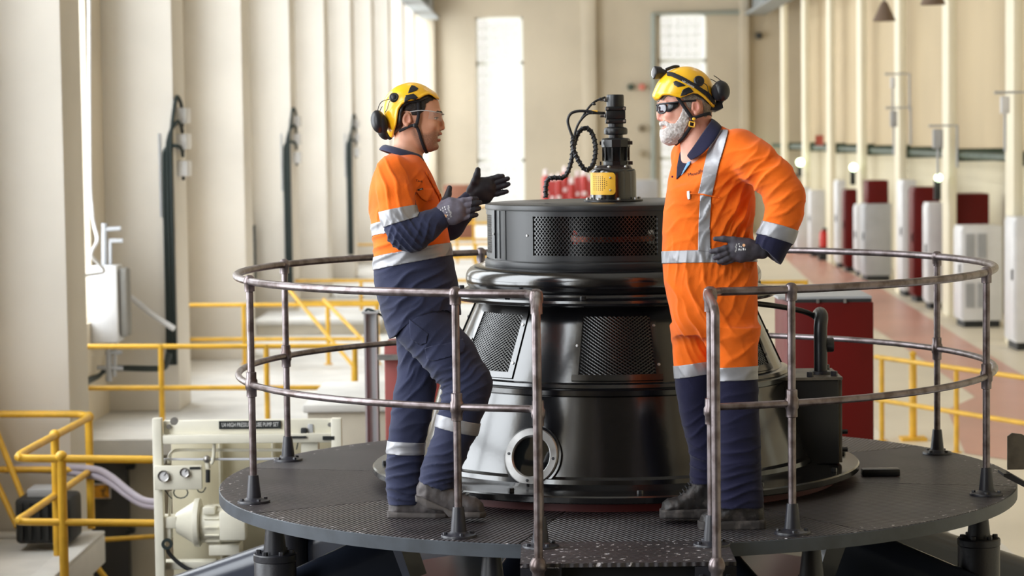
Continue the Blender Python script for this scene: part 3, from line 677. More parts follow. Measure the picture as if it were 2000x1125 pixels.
# ================================================================== people: surfaces grown from distance fields
class Frame:
    """metric frame of a standing figure: x, y as in the photograph's plane at the figure's depth, l towards the viewer; unit = 1/s metre"""
    def __init__(s, px0, py0):
        s.o = at_z(px0, py0, ZD); s.p = (px0, py0); s.d = (s.o-CAM).dot(FW); s.s = FPX/s.d
    def W(s, A):
        A = np.asarray(A, float).reshape(-1, 3)
        M_ = np.array([list(RT), list(-UP), list(-FW)])/s.s
        return (A-np.array([s.p[0], s.p[1], 0.0])) @ M_ + np.array(list(s.o))
    def ground(s, x, l): return s.p[1]+((x-s.p[0])*RT.z-l*FW.z)/UP.z
def smin(a, b, k):
    if k <= 0: return np.minimum(a, b)
    h = np.clip(0.5+0.5*(b-a)/k, 0, 1); return b*(1-h)+a*h-k*h*(1-h)
def smax(a, b, k): return -smin(-a, -b, k)
def cone(a, b, r1, r2):
    a = np.array(a, np.float32); b = np.array(b, np.float32); ab = b-a; q = float(ab @ ab)
    def f(x, y, l):
        t = np.clip(((x-a[0])*ab[0]+(y-a[1])*ab[1]+(l-a[2])*ab[2])/q, 0, 1)
        return np.sqrt((x-a[0]-t*ab[0])**2+(y-a[1]-t*ab[1])**2+(l-a[2]-t*ab[2])**2)-(r1+t*(r2-r1))
    f.box = (np.minimum(a-r1, b-r2), np.maximum(a+r1, b+r2)); return f
def chain(pts, k=6):
    """pts = [(x, y, l, r)...] joined round cones"""
    C_ = [cone(p[:3], q_[:3], p[3], q_[3]) for p, q_ in zip(pts, pts[1:])]
    def f(x, y, l):
        d = C_[0](x, y, l)
        for c in C_[1:]: d = smin(d, c(x, y, l), k)
        return d
    f.box = (np.min([c.box[0] for c in C_], 0), np.max([c.box[1] for c in C_], 0)); return f
def ell(c, r, rot=0.0):
    """ellipsoid, optionally turned in the picture plane (degrees)"""
    ca, sa = math.cos(R(rot)), math.sin(R(rot)); m_ = max(r)
    def f(x, y, l):
        dx, dy, dl = x-c[0], y-c[1], l-c[2]; u = dx*ca+dy*sa; v = -dx*sa+dy*ca
        k0 = np.sqrt((u/r[0])**2+(v/r[1])**2+(dl/r[2])**2); k1 = np.sqrt((u/r[0]**2)**2+(v/r[1]**2)**2+(dl/r[2]**2)**2)
        return k0*(k0-1)/np.maximum(k1, 1e-6)
    f.box = (np.array(c)-m_, np.array(c)+m_); return f
def slices(rows, n=2.4):
    """rows = [(y, xa, xb, l0, w)] : horizontal sections, smoothly interpolated"""
    P_ = spline_rows(rows); yy = P_[:, 0]
    y0, y1 = yy[0], yy[-1]
    def f(x, y, l):
        yc = np.clip(y, y0, y1)
        xa, xb, l0, w_ = (np.interp(yc, yy, P_[:, i]).astype(np.float32) for i in range(1, 5))
        a_ = (xb-xa)/2; dx = np.abs(x-(xa+xb)/2)/a_; dl = np.abs(l-l0)/w_
        d = (np.power(np.power(dx, n)+np.power(dl, n)+1e-9, 1.0/n)-1)*np.minimum(a_, w_)
        return np.maximum(d, np.maximum(y0-y, y-y1))
    f.box = (np.array([P_[:, 1].min(), y0, (P_[:, 3]-P_[:, 4]).min()]), np.array([P_[:, 2].max(), y1, (P_[:, 3]+P_[:, 4]).max()])); return f
def spline_rows(rows):
    A = np.array(rows, float); out = []
    for i in range(len(A)-1):
        p0 = A[i-1] if i > 0 else 2*A[0]-A[1]; p1, p2 = A[i], A[i+1]; p3 = A[i+2] if i+2 < len(A) else 2*A[-1]-A[-2]
        for j in range(6):
            t = j/6; out.append(0.5*(2*p1+(p2-p0)*t+(2*p0-5*p1+4*p2-p3)*t*t+(3*p1-p0-3*p2+p3)*t**3))
    out.append(A[-1]); out = np.array(out); return out[np.argsort(out[:, 0])]
def poly2d(poly):
    """signed distance to a closed polygon in the x-y plane (negative inside)"""
    P_ = np.array(poly, np.float32); n = len(P_)
    def f(x, y, l=None):
        d = np.full(np.broadcast(x, y).shape, 1e9, np.float32); s = np.ones(d.shape, np.float32)
        for i in range(n):
            a_ = P_[i]; b_ = P_[i-1]; ex, ey = b_-a_; wx, wy = x-a_[0], y-a_[1]
            t = np.clip((wx*ex+wy*ey)/(ex*ex+ey*ey+1e-9), 0, 1); d = np.minimum(d, (wx-ex*t)**2+(wy-ey*t)**2)
            c1 = y >= a_[1]; c2 = y < b_[1]; c3 = ex*wy > ey*wx
            s = np.where((c1 & c2 & c3) | (~c1 & ~c2 & ~c3), -s, s)
        return s*np.sqrt(d)
    return f
class Vol:
    def __init__(s, lo, hi, h):
        s.lo = np.array(lo, np.float32); s.h = h
        n = [int(math.ceil((b-a)/h))+1 for a, b in zip(lo, hi)]; s.n = n
        s.ax = [s.lo[i]+h*np.arange(n[i], dtype=np.float32) for i in range(3)]
        s.D = np.full(n, 60.0, np.float32)
    def _sub(s, box, m_):
        sl = []
        for i in range(3):
            a = int(max(0, math.floor((box[0][i]-m_-s.lo[i])/s.h))); b = int(min(s.n[i], math.ceil((box[1][i]+m_-s.lo[i])/s.h)+1)); sl.append(slice(a, max(b, a)))
        g = (s.ax[0][sl[0]][:, None, None], s.ax[1][sl[1]][None, :, None], s.ax[2][sl[2]][None, None, :])
        return tuple(sl), g
    def add(s, f, k=5.0):
        sl, g = s._sub(f.box, k+3*s.h); s.D[sl] = smin(s.D[sl], np.broadcast_to(f(*g), s.D[sl].shape), k); return s
    def cut(s, f, k=0.0, box=None):
        """carve f out"""
        sl, g = s._sub(box or f.box, k+3*s.h); s.D[sl] = smax(s.D[sl], -np.broadcast_to(f(*g), s.D[sl].shape), k); return s
    def keep(s, f, k=0.0):
        g = (s.ax[0][:, None, None], s.ax[1][None, :, None], s.ax[2][None, None, :]); s.D = smax(s.D, np.broadcast_to(f(*g), s.D.shape).astype(np.float32), k); return s
    def mesh(s):
        """surface nets"""
        D = s.D; D[0] = D[-1] = 9; D[:, 0] = D[:, -1] = 9; D[:, :, 0] = D[:, :, -1] = 9
        ins = D < 0
        c = [ins[i:ins.shape[0]-1+i, j:ins.shape[1]-1+j, k:ins.shape[2]-1+k] for i in (0, 1) for j in (0, 1) for k in (0, 1)]
        al = c[0].copy(); an = c[0].copy()
        for q_ in c[1:]: al &= q_; an |= q_
        I = np.argwhere(an & ~al); idm = -np.ones(al.shape, np.int64); idm[tuple(I.T)] = np.arange(len(I))
        acc = np.zeros((len(I), 3)); cnt = np.zeros(len(I))
        cor = [(i, j, k) for i in (0, 1) for j in (0, 1) for k in (0, 1)]
        val = [D[I[:, 0]+i, I[:, 1]+j, I[:, 2]+k] for i, j, k in cor]
        for a in range(8):
            for b in range(a+1, 8):
                df = np.abs(np.array(cor[a])-np.array(cor[b]))
                if df.sum() != 1: continue
                va, vb = val[a], val[b]; mk = (va < 0) != (vb < 0)
                t = np.where(mk, va/np.where(va-vb == 0, 1, va-vb), 0)
                p_ = np.array(cor[a])[None]+t[:, None]*(np.array(cor[b])-np.array(cor[a]))[None]
                acc += p_*mk[:, None]; cnt += mk
        V = s.lo+s.h*(I+acc/np.maximum(cnt, 1)[:, None])
        F = []
        for ax in range(3):
            o1, o2 = [q_ for q_ in range(3) if q_ != ax]
            A = np.take(ins, range(ins.shape[ax]-1), ax); B = np.take(ins, range(1, ins.shape[ax]), ax)
            E_ = np.argwhere(A != B)
            E_ = E_[(E_[:, o1] > 0) & (E_[:, o2] > 0) & (E_[:, o1] < al.shape[o1]) & (E_[:, o2] < al.shape[o2])]
            qd = []
            for d1, d2 in ((-1, -1), (0, -1), (0, 0), (-1, 0)):
                e = E_.copy(); e[:, o1] += d1; e[:, o2] += d2; qd.append(idm[tuple(e.T)])
            q_ = np.stack(qd, 1); sg = A[tuple(E_.T)]; flip = sg if ax != 1 else ~sg
            q_[~flip] = q_[~flip][:, ::-1]; F.append(q_)
        F = np.concatenate(F); F = F[(F >= 0).all(1)]
        if (np.cross(V[F[:, 1]]-V[F[:, 0]], V[F[:, 2]]-V[F[:, 0]])*V[F[:, 0]]).sum() < 0: F = F[:, ::-1]
        return V, F
def vnormals(V, F):
    n = np.cross(V[F[:, 2]]-V[F[:, 0]], V[F[:, 3]]-V[F[:, 1]]); N_ = np.zeros_like(V)
    for i in range(4): np.add.at(N_, F[:, i], n)
    return N_/np.maximum(np.linalg.norm(N_, axis=1, keepdims=True), 1e-9)
def wnoise(P_, scale, seed, n=7):
    """smooth pseudo-noise: a few warped waves"""
    rg = np.random.default_rng(seed); Q_ = P_/scale; Q_ = Q_+0.6*np.sin(Q_[:, [1, 2, 0]]*1.3+rg.uniform(0, 6, 3)); o = np.zeros(len(P_))
    for i in range(n):
        k = rg.normal(size=3); k *= rg.uniform(0.7, 1.6)/np.linalg.norm(k)*2; o += np.sin(Q_ @ k+rg.uniform(0, 6.28))
    return o/n**0.5
def folds(V, N_, specs, seed=1):
    """cloth creases: specs = [(x, y, l, radius, (dx, dy, dl), wavelength, depth)]"""
    d = np.zeros(len(V)); wv = wnoise(V, 30, seed)*1.2
    for i, (x, y, l, rad, k, lam, amp) in enumerate(specs):
        k = np.array(k, float); k /= np.linalg.norm(k); r2 = ((V-np.array([x, y, l]))**2).sum(1)/rad**2
        ph = (V @ k)/lam*2*PI+wv+i
        rdg = 1-np.abs(np.sin(ph/2)); d += amp*np.exp(-r2)*(rdg*rdg*1.6-0.55)
    return V+N_*d[:, None]
def rect_planes(*lines):
    """each line: two picture points; the plane contains the line and the depth axis; normal points down or right"""
    out = []
    for (x0, y0), (x1, y1) in lines:
        n = np.array([-(y1-y0), x1-x0, 0.0]); n /= np.linalg.norm(n)
        if n[1] < -1e-6 or (abs(n[1]) < 1e-6 and n[0] < 0): n = -n
        out.append((Vector((x0, y0, 0)), Vector(n)))
    return out
def to_bm(V, F):
    me = bpy.data.meshes.new('t'); me.from_pydata(V.tolist(), [], F.tolist()); bm = bmesh.new(); bm.from_mesh(me); bpy.data.meshes.remove(me); return bm
def split(bm, planes):
    for co, no in planes: bmesh.ops.bisect_plane(bm, geom=bm.verts[:]+bm.edges[:]+bm.faces[:], dist=1e-4, plane_co=co, plane_no=no)
def bm_centers(bm): return np.array([f.calc_center_median() for f in bm.faces])
def finish(bm, fr, name, mats_, parent, midx=None, attr=None, smooth=True, bump_off=0):
    """frame coordinates -> world mesh"""
    if midx is not None:
        for f, i in zip(bm.faces, midx): f.material_index = int(i)
    me = bpy.data.meshes.new(name); bm.to_mesh(me); bm.free()
    V = np.empty(len(me.vertices)*3); me.vertices.foreach_get('co', V); V = V.reshape(-1, 3)
    if attr is not None:
        for an, fn in attr.items():
            at_ = me.attributes.new(an, 'FLOAT', 'POINT'); at_.data.foreach_set('value', fn(V).astype(np.float32))
    me.vertices.foreach_set('co', fr.W(V).ravel()); me.update()
    b2 = bmesh.new(); b2.from_mesh(me); bmesh.ops.recalc_face_normals(b2, faces=b2.faces[:]); b2.to_mesh(me); b2.free()
    if smooth: me.shade_smooth()
    return link_mesh(name, me, mats_, parent)
def grow(fr, vol, name, mats_, parent, fold=None, planes=(), zone=None, attr=None, noise=None):
    V, F = vol.mesh()
    if fold or noise:
        N_ = vnormals(V, F)
        if fold: V = folds(V, N_, fold)
        if noise:
            for sc_, am, sd in noise: V = V+N_*(wnoise(V, sc_, sd)*am)[:, None]
    bm = to_bm(V, F); split(bm, planes)
    mi = zone(*bm_centers(bm).T) if zone else None
    src = bm.copy()
    return finish(bm, fr, name, mats_, parent, mi, attr), src
def band(src, fr, planes, keep, name, mt_, parent, off=1.1, thick=1.0):
    """strip of cloth lying on a grown surface: between two planes, where keep(x, y, l, nl) holds"""
    bm = src.copy()
    (c0, n0), (c1, n1) = planes
    bmesh.ops.bisect_plane(bm, geom=bm.verts[:]+bm.edges[:]+bm.faces[:], dist=1e-4, plane_co=c0, plane_no=n0, clear_inner=True)
    bmesh.ops.bisect_plane(bm, geom=bm.verts[:]+bm.edges[:]+bm.faces[:], dist=1e-4, plane_co=c1, plane_no=n1, clear_outer=True)
    bm.normal_update()
    C_ = bm_centers(bm); nl = np.array([f.normal.z for f in bm.faces]); ok = keep(C_[:, 0], C_[:, 1], C_[:, 2], nl)
    bmesh.ops.delete(bm, geom=[f for f, k in zip(bm.faces, ok) if not k], context='FACES'); bm.normal_update()
    nrm = [(v, v.normal.copy()) for v in bm.verts]
    for v, n in nrm: v.co += n*off
    o = finish(bm, fr, name, mt_, parent)
    md = o.modifiers.new('thick', 'SOLIDIFY'); md.thickness = thick/fr.s; md.offset = 0
    return o
def plane_at(x, y, nx_, ny_, nl=0.0, l=0.0): return (Vector((x, y, l)), Vector((nx_, ny_, nl)).normalized())
def bvh_of(bm): return BVHTree.FromBMesh(bm)
def drape(poly, bvh, fr, name, mt_, parent, off=0.8, thick=0.8, step=3.0, side=1, verts=None, faces=None, smooth=True):
    """flat outline (or ready faces) laid onto the grown surface, with its own thickness"""
    bm = bmesh.new()
    if poly is not None:
        bm.faces.new([bm.verts.new((a, b, 0)) for a, b in poly])
        P_ = np.array(poly)
        for ax in (0, 1):
            lo, hi = P_[:, ax].min(), P_[:, ax].max(); k = lo+step
            while k < hi:
                co = [0, 0, 0]; no = [0, 0, 0]; co[ax] = k; no[ax] = 1
                bmesh.ops.bisect_plane(bm, geom=bm.verts[:]+bm.edges[:]+bm.faces[:], plane_co=co, plane_no=no); k += step
    else:
        vv = [bm.verts.new((a, b, 0)) for a, b in verts]
        for f in faces:
            try: bm.faces.new([vv[i] for i in f])
            except ValueError: pass
    last = 0.0; miss = []
    for v in bm.verts:
        h = bvh.ray_cast(Vector((v.co.x, v.co.y, 400*side)), Vector((0, 0, -side)))
        if h[0] is None: miss.append(v); continue
        last = h[0].z; n = h[1]
        if n.z*side < 0: n = -n
        v.co = h[0]+Vector((n.x*0.25, n.y*0.25, 0))*off+Vector((0, 0, side*off/max(abs(n.z), 0.35)))
    for v in miss: v.co.z = last
    bm.normal_update()
    o = finish(bm, fr, name, mt_, parent, smooth=smooth)
    if thick: md = o.modifiers.new('thick', 'SOLIDIFY'); md.thickness = thick/fr.s; md.offset = 0
    return o
def ftube(fr, pts, r, name, mt_, parent, n=10, closed=False, sp=6):
    P_ = spline(pts, sp, closed) if sp else [Vector(p) for p in pts]
    W_ = fr.W([list(p) for p in P_]); return MB().tube([Vector(p) for p in W_], r/fr.s, n, closed=closed).build(name, mt_, parent)
def ribbon(fr, pts, wdir, width, name, mt_, parent, thick=1.2, sp=6):
    """strap: polyline of (x, y, l) with a flat section; wdir = width direction per point or one for all"""
    P_ = spline(pts, sp); n = len(P_); bm = bmesh.new(); rows = []
    for i, p in enumerate(P_):
        t = (P_[min(i+1, n-1)]-P_[max(i-1, 0)]).normalized(); wd = Vector(wdir); wd = (wd-t*wd.dot(t)).normalized()
        rows.append((bm.verts.new(p-wd*width/2), bm.verts.new(p+wd*width/2)))
    for a, b in zip(rows, rows[1:]): bm.faces.new((a[0], a[1], b[1], b[0]))
    bm.normal_update(); o = finish(bm, fr, name, mt_, parent)
    md = o.modifiers.new('thick', 'SOLIDIFY'); md.thickness = thick/fr.s; md.offset = 0; return o
def ring_loft(fr, rows, name, mt_, parent, n=40, gap=None, thick=2.0):
    """rows = [(cx, cy, rx, rl, tilt)] : rings about the vertical, y = cy + tilt*cos(a); gap = (a0, a1) degrees left open (0 = +x side)"""
    bm = bmesh.new(); a0, a1 = (0, 360) if gap is None else (gap[1], gap[0]+360)
    cl = gap is None; cols = n if cl else n+1; G = []
    for cx, cy, rx, rl, tl in rows:
        G.append([bm.verts.new((cx+rx*math.cos(R(a0+(a1-a0)*i/n)), cy+tl*math.cos(R(a0+(a1-a0)*i/n)), rl*math.sin(R(a0+(a1-a0)*i/n)))) for i in range(cols)])
    for r0, r1 in zip(G, G[1:]):
        for i in range(n): bm.faces.new((r0[i], r0[(i+1) % cols], r1[(i+1) % cols], r1[i]))
    bm.normal_update(); o = finish(bm, fr, name, mt_, parent)
    md = o.modifiers.new('thick', 'SOLIDIFY'); md.thickness = thick/fr.s; md.offset = 0; 
    sb = o.modifiers.new('soft', 'SUBSURF'); sb.levels = 1; sb.render_levels = 1
    return o
def fball(fr, c, r, name, mt_, parent, rot=0.0, n=24):
    """ellipsoid with radii r (x, y, l)"""
    q = MB().ball((0, 0, 0), 1.0, n); ca, sa = math.cos(R(rot)), math.sin(R(rot)); A = []
    for v in q.v:
        x, y, l = v[0]*r[0], v[1]*r[1], v[2]*r[2]; A.append((c[0]+x*ca-y*sa, c[1]+x*sa+y*ca, c[2]+l))
    q.v = [tuple(p) for p in fr.W(A)]; return q.build(name, mt_, parent, smooth=180)
def fdisc(fr, c, r, h, name, mt_, parent, n=24, nrm=(0, 0, 1)):
    """round knob of radius r, height h, facing the viewer (or nrm)"""
    q = MB().lathe([(0, h), (r*0.8, h), (r, h*0.7), (r, 0), (0, 0)], n=n, axis=nrm); q.v = [tuple(p) for p in fr.W([(c[0]+v[0], c[1]+v[1], c[2]+v[2]) for v in q.v])]
    return q.build(name, mt_, parent)
def lettering(body, cx, cy, size, ang, bvh, fr, name, mt_, parent, off=0.7, sx=1.0):
    v, f = text_mesh(body, size); ca, sa = math.cos(R(ang)), math.sin(R(ang))
    vv = [(cx+(p.x*sx)*ca+p.y*sa, cy+(p.x*sx)*sa-p.y*ca) for p in v]
    return drape(None, bvh, fr, name, mt_, parent, off=off, thick=0.0, verts=vv, faces=f, smooth=False)
def hand_vol(palm, fingers, thumb, wrist, h=1.3, pad=10, k=2.5):
    """palm = list of round cones; fingers = chains [(x, y, l, r)...]"""
    C_ = [chain(p, 5) for p in palm]; F_ = [chain(f_, 2) for f_ in fingers]; T_ = chain(thumb, 3); W_ = chain(wrist, 4)
    al = C_+F_+[T_, W_]; lo = np.min([c.box[0] for c in al], 0)-pad; hi = np.max([c.box[1] for c in al], 0)+pad
    v = Vol(lo, hi, h)
    for c in C_+[W_]: v.add(c, 6)
    pd = v.D.copy()
    for c in F_+[T_]: # fingers join the palm softly but never each other
        w_ = Vol(lo, hi, h); w_.D = pd.copy(); w_.add(c, k if c is not T_ else 5); v.D = np.minimum(v.D, w_.D)
    return v

# ---- cloth, skin and gear materials
def cloth(name, rgb, rough=0.85, var=0.12, wb=0.25):
    M = mat(name, rgb, rough, var=var, vscale=9, bump=wb, bscale=420, sheen=0.15, spec=0.2); return M
M_ORG = cloth('orange_drill_cloth', (246, 112, 26)); M_ORG2 = cloth('orange_coverall_cloth', (250, 114, 24))
M_NAVY = cloth('navy_drill_cloth', (48, 52, 78)); M_NAVY2 = cloth('dark_navy_cloth', (30, 30, 58))
M_TAPE = mat('silver_reflective_tape', (158, 158, 163), 0.42, 0.25, var=0.06, vscale=20)
M_GLV = mat('grey_knit_glove', (112, 107, 122), 0.75, var=0.15, vscale=40, bump=0.15, bscale=500)
M_GLVD = mat('dark_coated_glove', (34, 32, 42), 0.6, var=0.2, vscale=40, bump=0.1, bscale=400)
M_GLVM = mat('mid_grey_glove', (70, 66, 76), 0.7, var=0.2, vscale=40, bump=0.12, bscale=450)
M_HELM = mat('yellow_helmet_shell', (250, 190, 30), 0.28, coat=0.3)
M_BPLS = mat('black_plastic', (28, 28, 32), 0.38)
M_WEB = mat('black_webbing', (26, 25, 32), 0.8, bump=0.2, bscale=600)
M_BOOT = mat('worn_grey_leather', (84, 78, 78), 0.6, var=0.3, vscale=25, bump=0.15, bscale=80)
M_BOOTB = mat('black_boot_leather', (34, 31, 31), 0.5, rgb2=(92, 84, 82), vscale=22, bump=0.15, bscale=80, thr=(0.5, 0.8))
M_SOLE = mat('rubber_sole', (92, 86, 84), 0.8, var=0.3, vscale=20)
M_SOLEB = mat('dark_rubber_sole', (52, 48, 47), 0.8, rgb2=(120, 112, 108), vscale=18, thr=(0.5, 0.85))
M_HAIRD = mat('dark_brown_hair', (38, 28, 24), 0.6, var=0.4, vscale=300, bump=0.4, bscale=300)
M_HAIRG = mat('grey_hair', (150, 138, 126), 0.7, var=0.35, vscale=280, bump=0.4, bscale=300)
M_BEARD = mat('white_grey_beard', (208, 201, 198), 0.8, rgb2=(158, 146, 142), vscale=110, bump=0.35, bscale=220, thr=(0.45, 0.75))
M_LAB = mat('dark_thread', (38, 24, 26), 0.8)
M_WHT = mat('white_print', (225, 225, 225), 0.7)
M_TEETH = mat('teeth', (232, 224, 212), 0.35)
M_EYE = mat('eye_white', (222, 214, 206), 0.2); M_IRIS = mat('dark_iris', (40, 28, 22), 0.15)
def skin(name, base, stub, red):
    M = bpy.data.materials.new(name); M.use_nodes = True; nt = M.node_tree; N, L = nt.nodes, nt.links; b = N['Principled BSDF']
    def A(nm): a = N.new('ShaderNodeAttribute'); a.attribute_name = nm; return a.outputs['Fac']
    tc = N.new('ShaderNodeTexCoord'); n = N.new('ShaderNodeTexNoise'); n.inputs['Scale'].default_value = 260; L.new(tc.outputs['Object'], n.inputs['Vector'])
    mm = N.new('ShaderNodeMath'); mm.operation = 'MULTIPLY'; L.new(A('stubble'), mm.inputs[0])
    ad = N.new('ShaderNodeMapRange'); ad.inputs['From Min'].default_value = 0.25; ad.inputs['From Max'].default_value = 0.7; ad.inputs['To Min'].default_value = 0.55; L.new(n.outputs['Fac'], ad.inputs['Value']); L.new(ad.outputs[0], mm.inputs[1])
    m1 = N.new('ShaderNodeMix'); m1.data_type = 'RGBA'; m1.inputs['A'].default_value = srgb(*base); m1.inputs['B'].default_value = srgb(*stub); L.new(mm.outputs[0], m1.inputs['Factor'])
    m2 = N.new('ShaderNodeMix'); m2.data_type = 'RGBA'; m2.inputs['B'].default_value = srgb(*red); L.new(m1.outputs['Result'], m2.inputs['A']); L.new(A('blush'), m2.inputs['Factor'])
    L.new(m2.outputs['Result'], b.inputs['Base Color']); b.inputs['Roughness'].default_value = 0.48
    b.inputs['Subsurface Weight'].default_value = 0.0
    n3 = N.new('ShaderNodeTexNoise'); n3.inputs['Scale'].default_value = 400; L.new(tc.outputs['Object'], n3.inputs['Vector'])
    bp = N.new('ShaderNodeBump'); bp.inputs['Strength'].default_value = 0.12; bp.inputs['Distance'].default_value = 0.002; L.new(n3.outputs['Fac'], bp.inputs['Height']); L.new(bp.outputs['Normal'], b.inputs['Normal'])
    return M
M_SKIN1 = skin('tan_skin', (214, 156, 128), (122, 92, 76), (196, 108, 92)); M_SKIN2 = skin('pink_skin', (222, 160, 138), (190, 160, 150), (206, 112, 100))
def blob(x, y, l, c, r):
    return np.clip(1-(((x-c[0])/r[0])**2+((y-c[1])/r[1])**2+((np.abs(l)-c[2])/r[2])**2), 0, 1)
# ================================================================== the younger worker, facing right
fl_ = Frame(800, 1013)
man = thing('person', 'worker in orange and navy shirt gesturing with gloved hands, facing right', 'person', fl_.o)
def boot(fr, poly, lc, wid, sole_poly, name, mt_, msole, parent, toe=None, cap=None):
    """boot from its side outline: rounded extrusion whose width follows wid = [(x, halfwidth)...]"""
    P_ = np.array(poly); lo = [P_[:, 0].min()-12, P_[:, 1].min()-12, lc-60]; hi = [P_[:, 0].max()+12, P_[:, 1].max()+12, lc+60]
    pf = poly2d(poly); sf = poly2d(sole_poly); wx = [q_[0] for q_ in wid]; ww = [q_[1] for q_ in wid]
    gr_ = lambda x, y, l: y-fr.ground(x, l)-0.3
    v = Vol(lo, hi, 1.6)
    g = (v.ax[0][:, None, None], v.ax[1][None, :, None], v.ax[2][None, None, :])
    W_ = np.interp(g[0], wx, ww).astype(np.float32)
    v.D = smax(np.broadcast_to(pf(g[0], g[1]), v.D.shape).astype(np.float32), np.broadcast_to(np.abs(g[2]-lc)-W_, v.D.shape).astype(np.float32), 22.0)
    v.D = smax(v.D, np.broadcast_to(gr_(*g), v.D.shape), 0)
    up, src = grow(fr, v, name, mt_, parent, noise=[(9, 0.5, 3)])
    s = Vol(lo, hi, 1.6)
    s.D = smax(np.broadcast_to(sf(g[0], g[1]), s.D.shape).astype(np.float32), np.broadcast_to(np.abs(g[2]-lc)-W_-1.0, s.D.shape).astype(np.float32), 7.0)
    # tread notches
    tr = (np.sin((g[0]+0.0*g[1])*2*PI/13.0)*2.2+(fr.ground(g[0], g[2])-g[1]))
    s.D = smax(s.D, np.broadcast_to(gr_(*g), s.D.shape), 0)
    so, _ = grow(fr, s, 'sole', msole, up)
    return up, src
# ---- trousers
pel = ell((826, 622, 0), (66, 62, 84)); 
nleg = chain([(832, 640, 42, 55), (882, 698, 50, 50), (916, 746, 52, 45), (909, 778, 52, 43.5), (894, 830, 50, 40.5), (876, 878, 48, 37), (862, 915, 46, 35.5), (850, 952, 46, 34)], 10)
fleg = slices([(640, 772, 862, -44, 46), (680, 773, 860, -44, 46), (720, 773, 856, -42, 44), (760, 769, 850, -40, 42), (800, 764, 845, -38, 40), (840, 759, 836, -36, 38), (880, 754, 829, -34, 36), (920, 751, 827, -33, 36), (950, 752, 826, -32, 36), (972, 754, 824, -32, 35), (988, 757, 821, -32, 34)], 2.2)
v = Vol((735, 570, -100), (980, 1010, 112), 2.6)
v.add(pel, 10).add(fleg, 14).add(nleg, 14)
v.keep(lambda x, y, l: -(y-590)+0*x+0*l)
hemn = lambda x, y, l: np.where(l > 8, (y-0.42*(x-850)-942)*0.92, -50.0)
v.keep(lambda x, y, l: np.where((l > 4) & (y > 800), (y-0.30*(x-850)-945)*0.95, -50.0).astype(np.float32))
tf = [(905, 735, 70, 45, (0.5, 0.8, 0), 17, 3.2), (868, 760, 60, 38, (0.35, 0.9, 0.1), 15, 4.0), (835, 690, 60, 55, (0.75, 0.65, 0), 24, 3.0), (870, 905, 60, 42, (0.15, 1, 0.2), 17, 4.2), (862, 942, 60, 30, (0.2, 1, 0), 11, 3.0),
      (785, 925, -10, 38, (0.25, 1, 0.1), 19, 5.0), (785, 965, -10, 30, (-0.2, 1, 0.2), 14, 3.6), (800, 760, -10, 60, (0.6, 0.7, 0), 30, 2.6), (810, 690, -10, 40, (0.8, 0.5, 0), 19, 2.5), (800, 830, -10, 50, (0.3, 0.9, 0), 34, 2.0)]
trs, trs_src = grow(fl_, v, 'trousers', M_NAVY, man, fold=tf, noise=[(42, 1.0, 11), (16, 0.35, 5)])
isn = lambda x, y, l: nleg(x, y, l) < fleg(x, y, l)
pl = rect_planes(((862, 807), (942, 825)), ((858, 831), (936, 849)))
band(trs_src, fl_, pl, lambda x, y, l, n: isn(x, y, l), 'reflective_tape', M_TAPE, trs)
pl = rect_planes(((757, 863), (831, 866)), ((755, 888), (829, 890)))
band(trs_src, fl_, pl, lambda x, y, l, n: ~isn(x, y, l), 'reflective_tape', M_TAPE, trs)
tb = bvh_of(trs_src)
drape([(833, 678), (850, 672), (880, 668), (905, 660), (911, 672), (905, 686), (880, 694), (850, 702), (838, 698)], tb, fl_, 'pocket_flap', M_NAVY, trs, off=1.6, thick=2.0)
drape([(803, 622), (840, 650), (836, 668), (824, 672), (806, 660)], tb, fl_, 'hip_pocket', M_NAVY, trs, off=1.0, thick=1.5)
# ---- boots
bn, _ = boot(fl_, [(815, 946), (824, 930), (878, 930), (890, 950), (908, 962), (930, 967), (944, 978), (949, 994), (948, 1001), (886, 1001), (850, 985), (816, 969)], 46, [(812, 20), (835, 26), (880, 27), (915, 31), (938, 27), (949, 16)],
     [(813, 962), (830, 966), (852, 976), (886, 991), (949, 994), (951, 1001), (948, 1006), (888, 1006), (879, 1004), (868, 992), (850, 990), (838, 988), (814, 974)], 'boot', M_BOOT, M_SOLE, man)
bf_, _ = boot(fl_, [(757, 990), (762, 968), (818, 968), (838, 978), (862, 984), (876, 994), (880, 1005), (878, 1012), (757, 1012)], -32, [(755, 20), (775, 26), (820, 26), (850, 31), (870, 27), (881, 16)],
     [(755, 1000), (881, 1003), (881, 1016), (755, 1016)], 'boot', M_BOOT, M_SOLE, man)
for i in range(5): ftube(fl_, [(886+i*6, 951+i*3.2, 46+18), (893+i*6, 948+i*3.2, 46), (886+i*6, 951+i*3.2, 46-18)], 1.3, 'lace', M_BPLS, bn, 6)
# ---- shirt
tor = slices([(302, 762, 822, 0, 40), (313, 748, 829, 0, 64), (325, 738, 836, 0, 82), (345, 729, 847, 0, 93), (375, 722, 858, 0, 95), (405, 721, 866, 0, 92), (440, 724, 873, 0, 89), (480, 728, 881, 0, 86), (520, 729, 888, 0, 86), (560, 732, 896, 0, 89), (600, 741, 900, 0, 92), (640, 752, 899, 0, 93), (670, 762, 892, 0, 92)], 2.3)
narm = chain([(771, 340, 78, 33), (776, 380, 94, 34), (783, 420, 104, 33), (796, 457, 108, 33), (812, 462, 110, 31), (836, 446, 110, 28), (861, 430, 106, 23)], 9)
farm = chain([(790, 340, -78, 33), (815, 395, -100, 33), (852, 442, -112, 30), (876, 436, -112, 28), (900, 408, -104, 24), (916, 388, -98, 20)], 9)
v = Vol((705, 292, -155), (945, 680, 155), 2.6)
v.add(tor, 8).add(narm, 14).add(farm, 14)
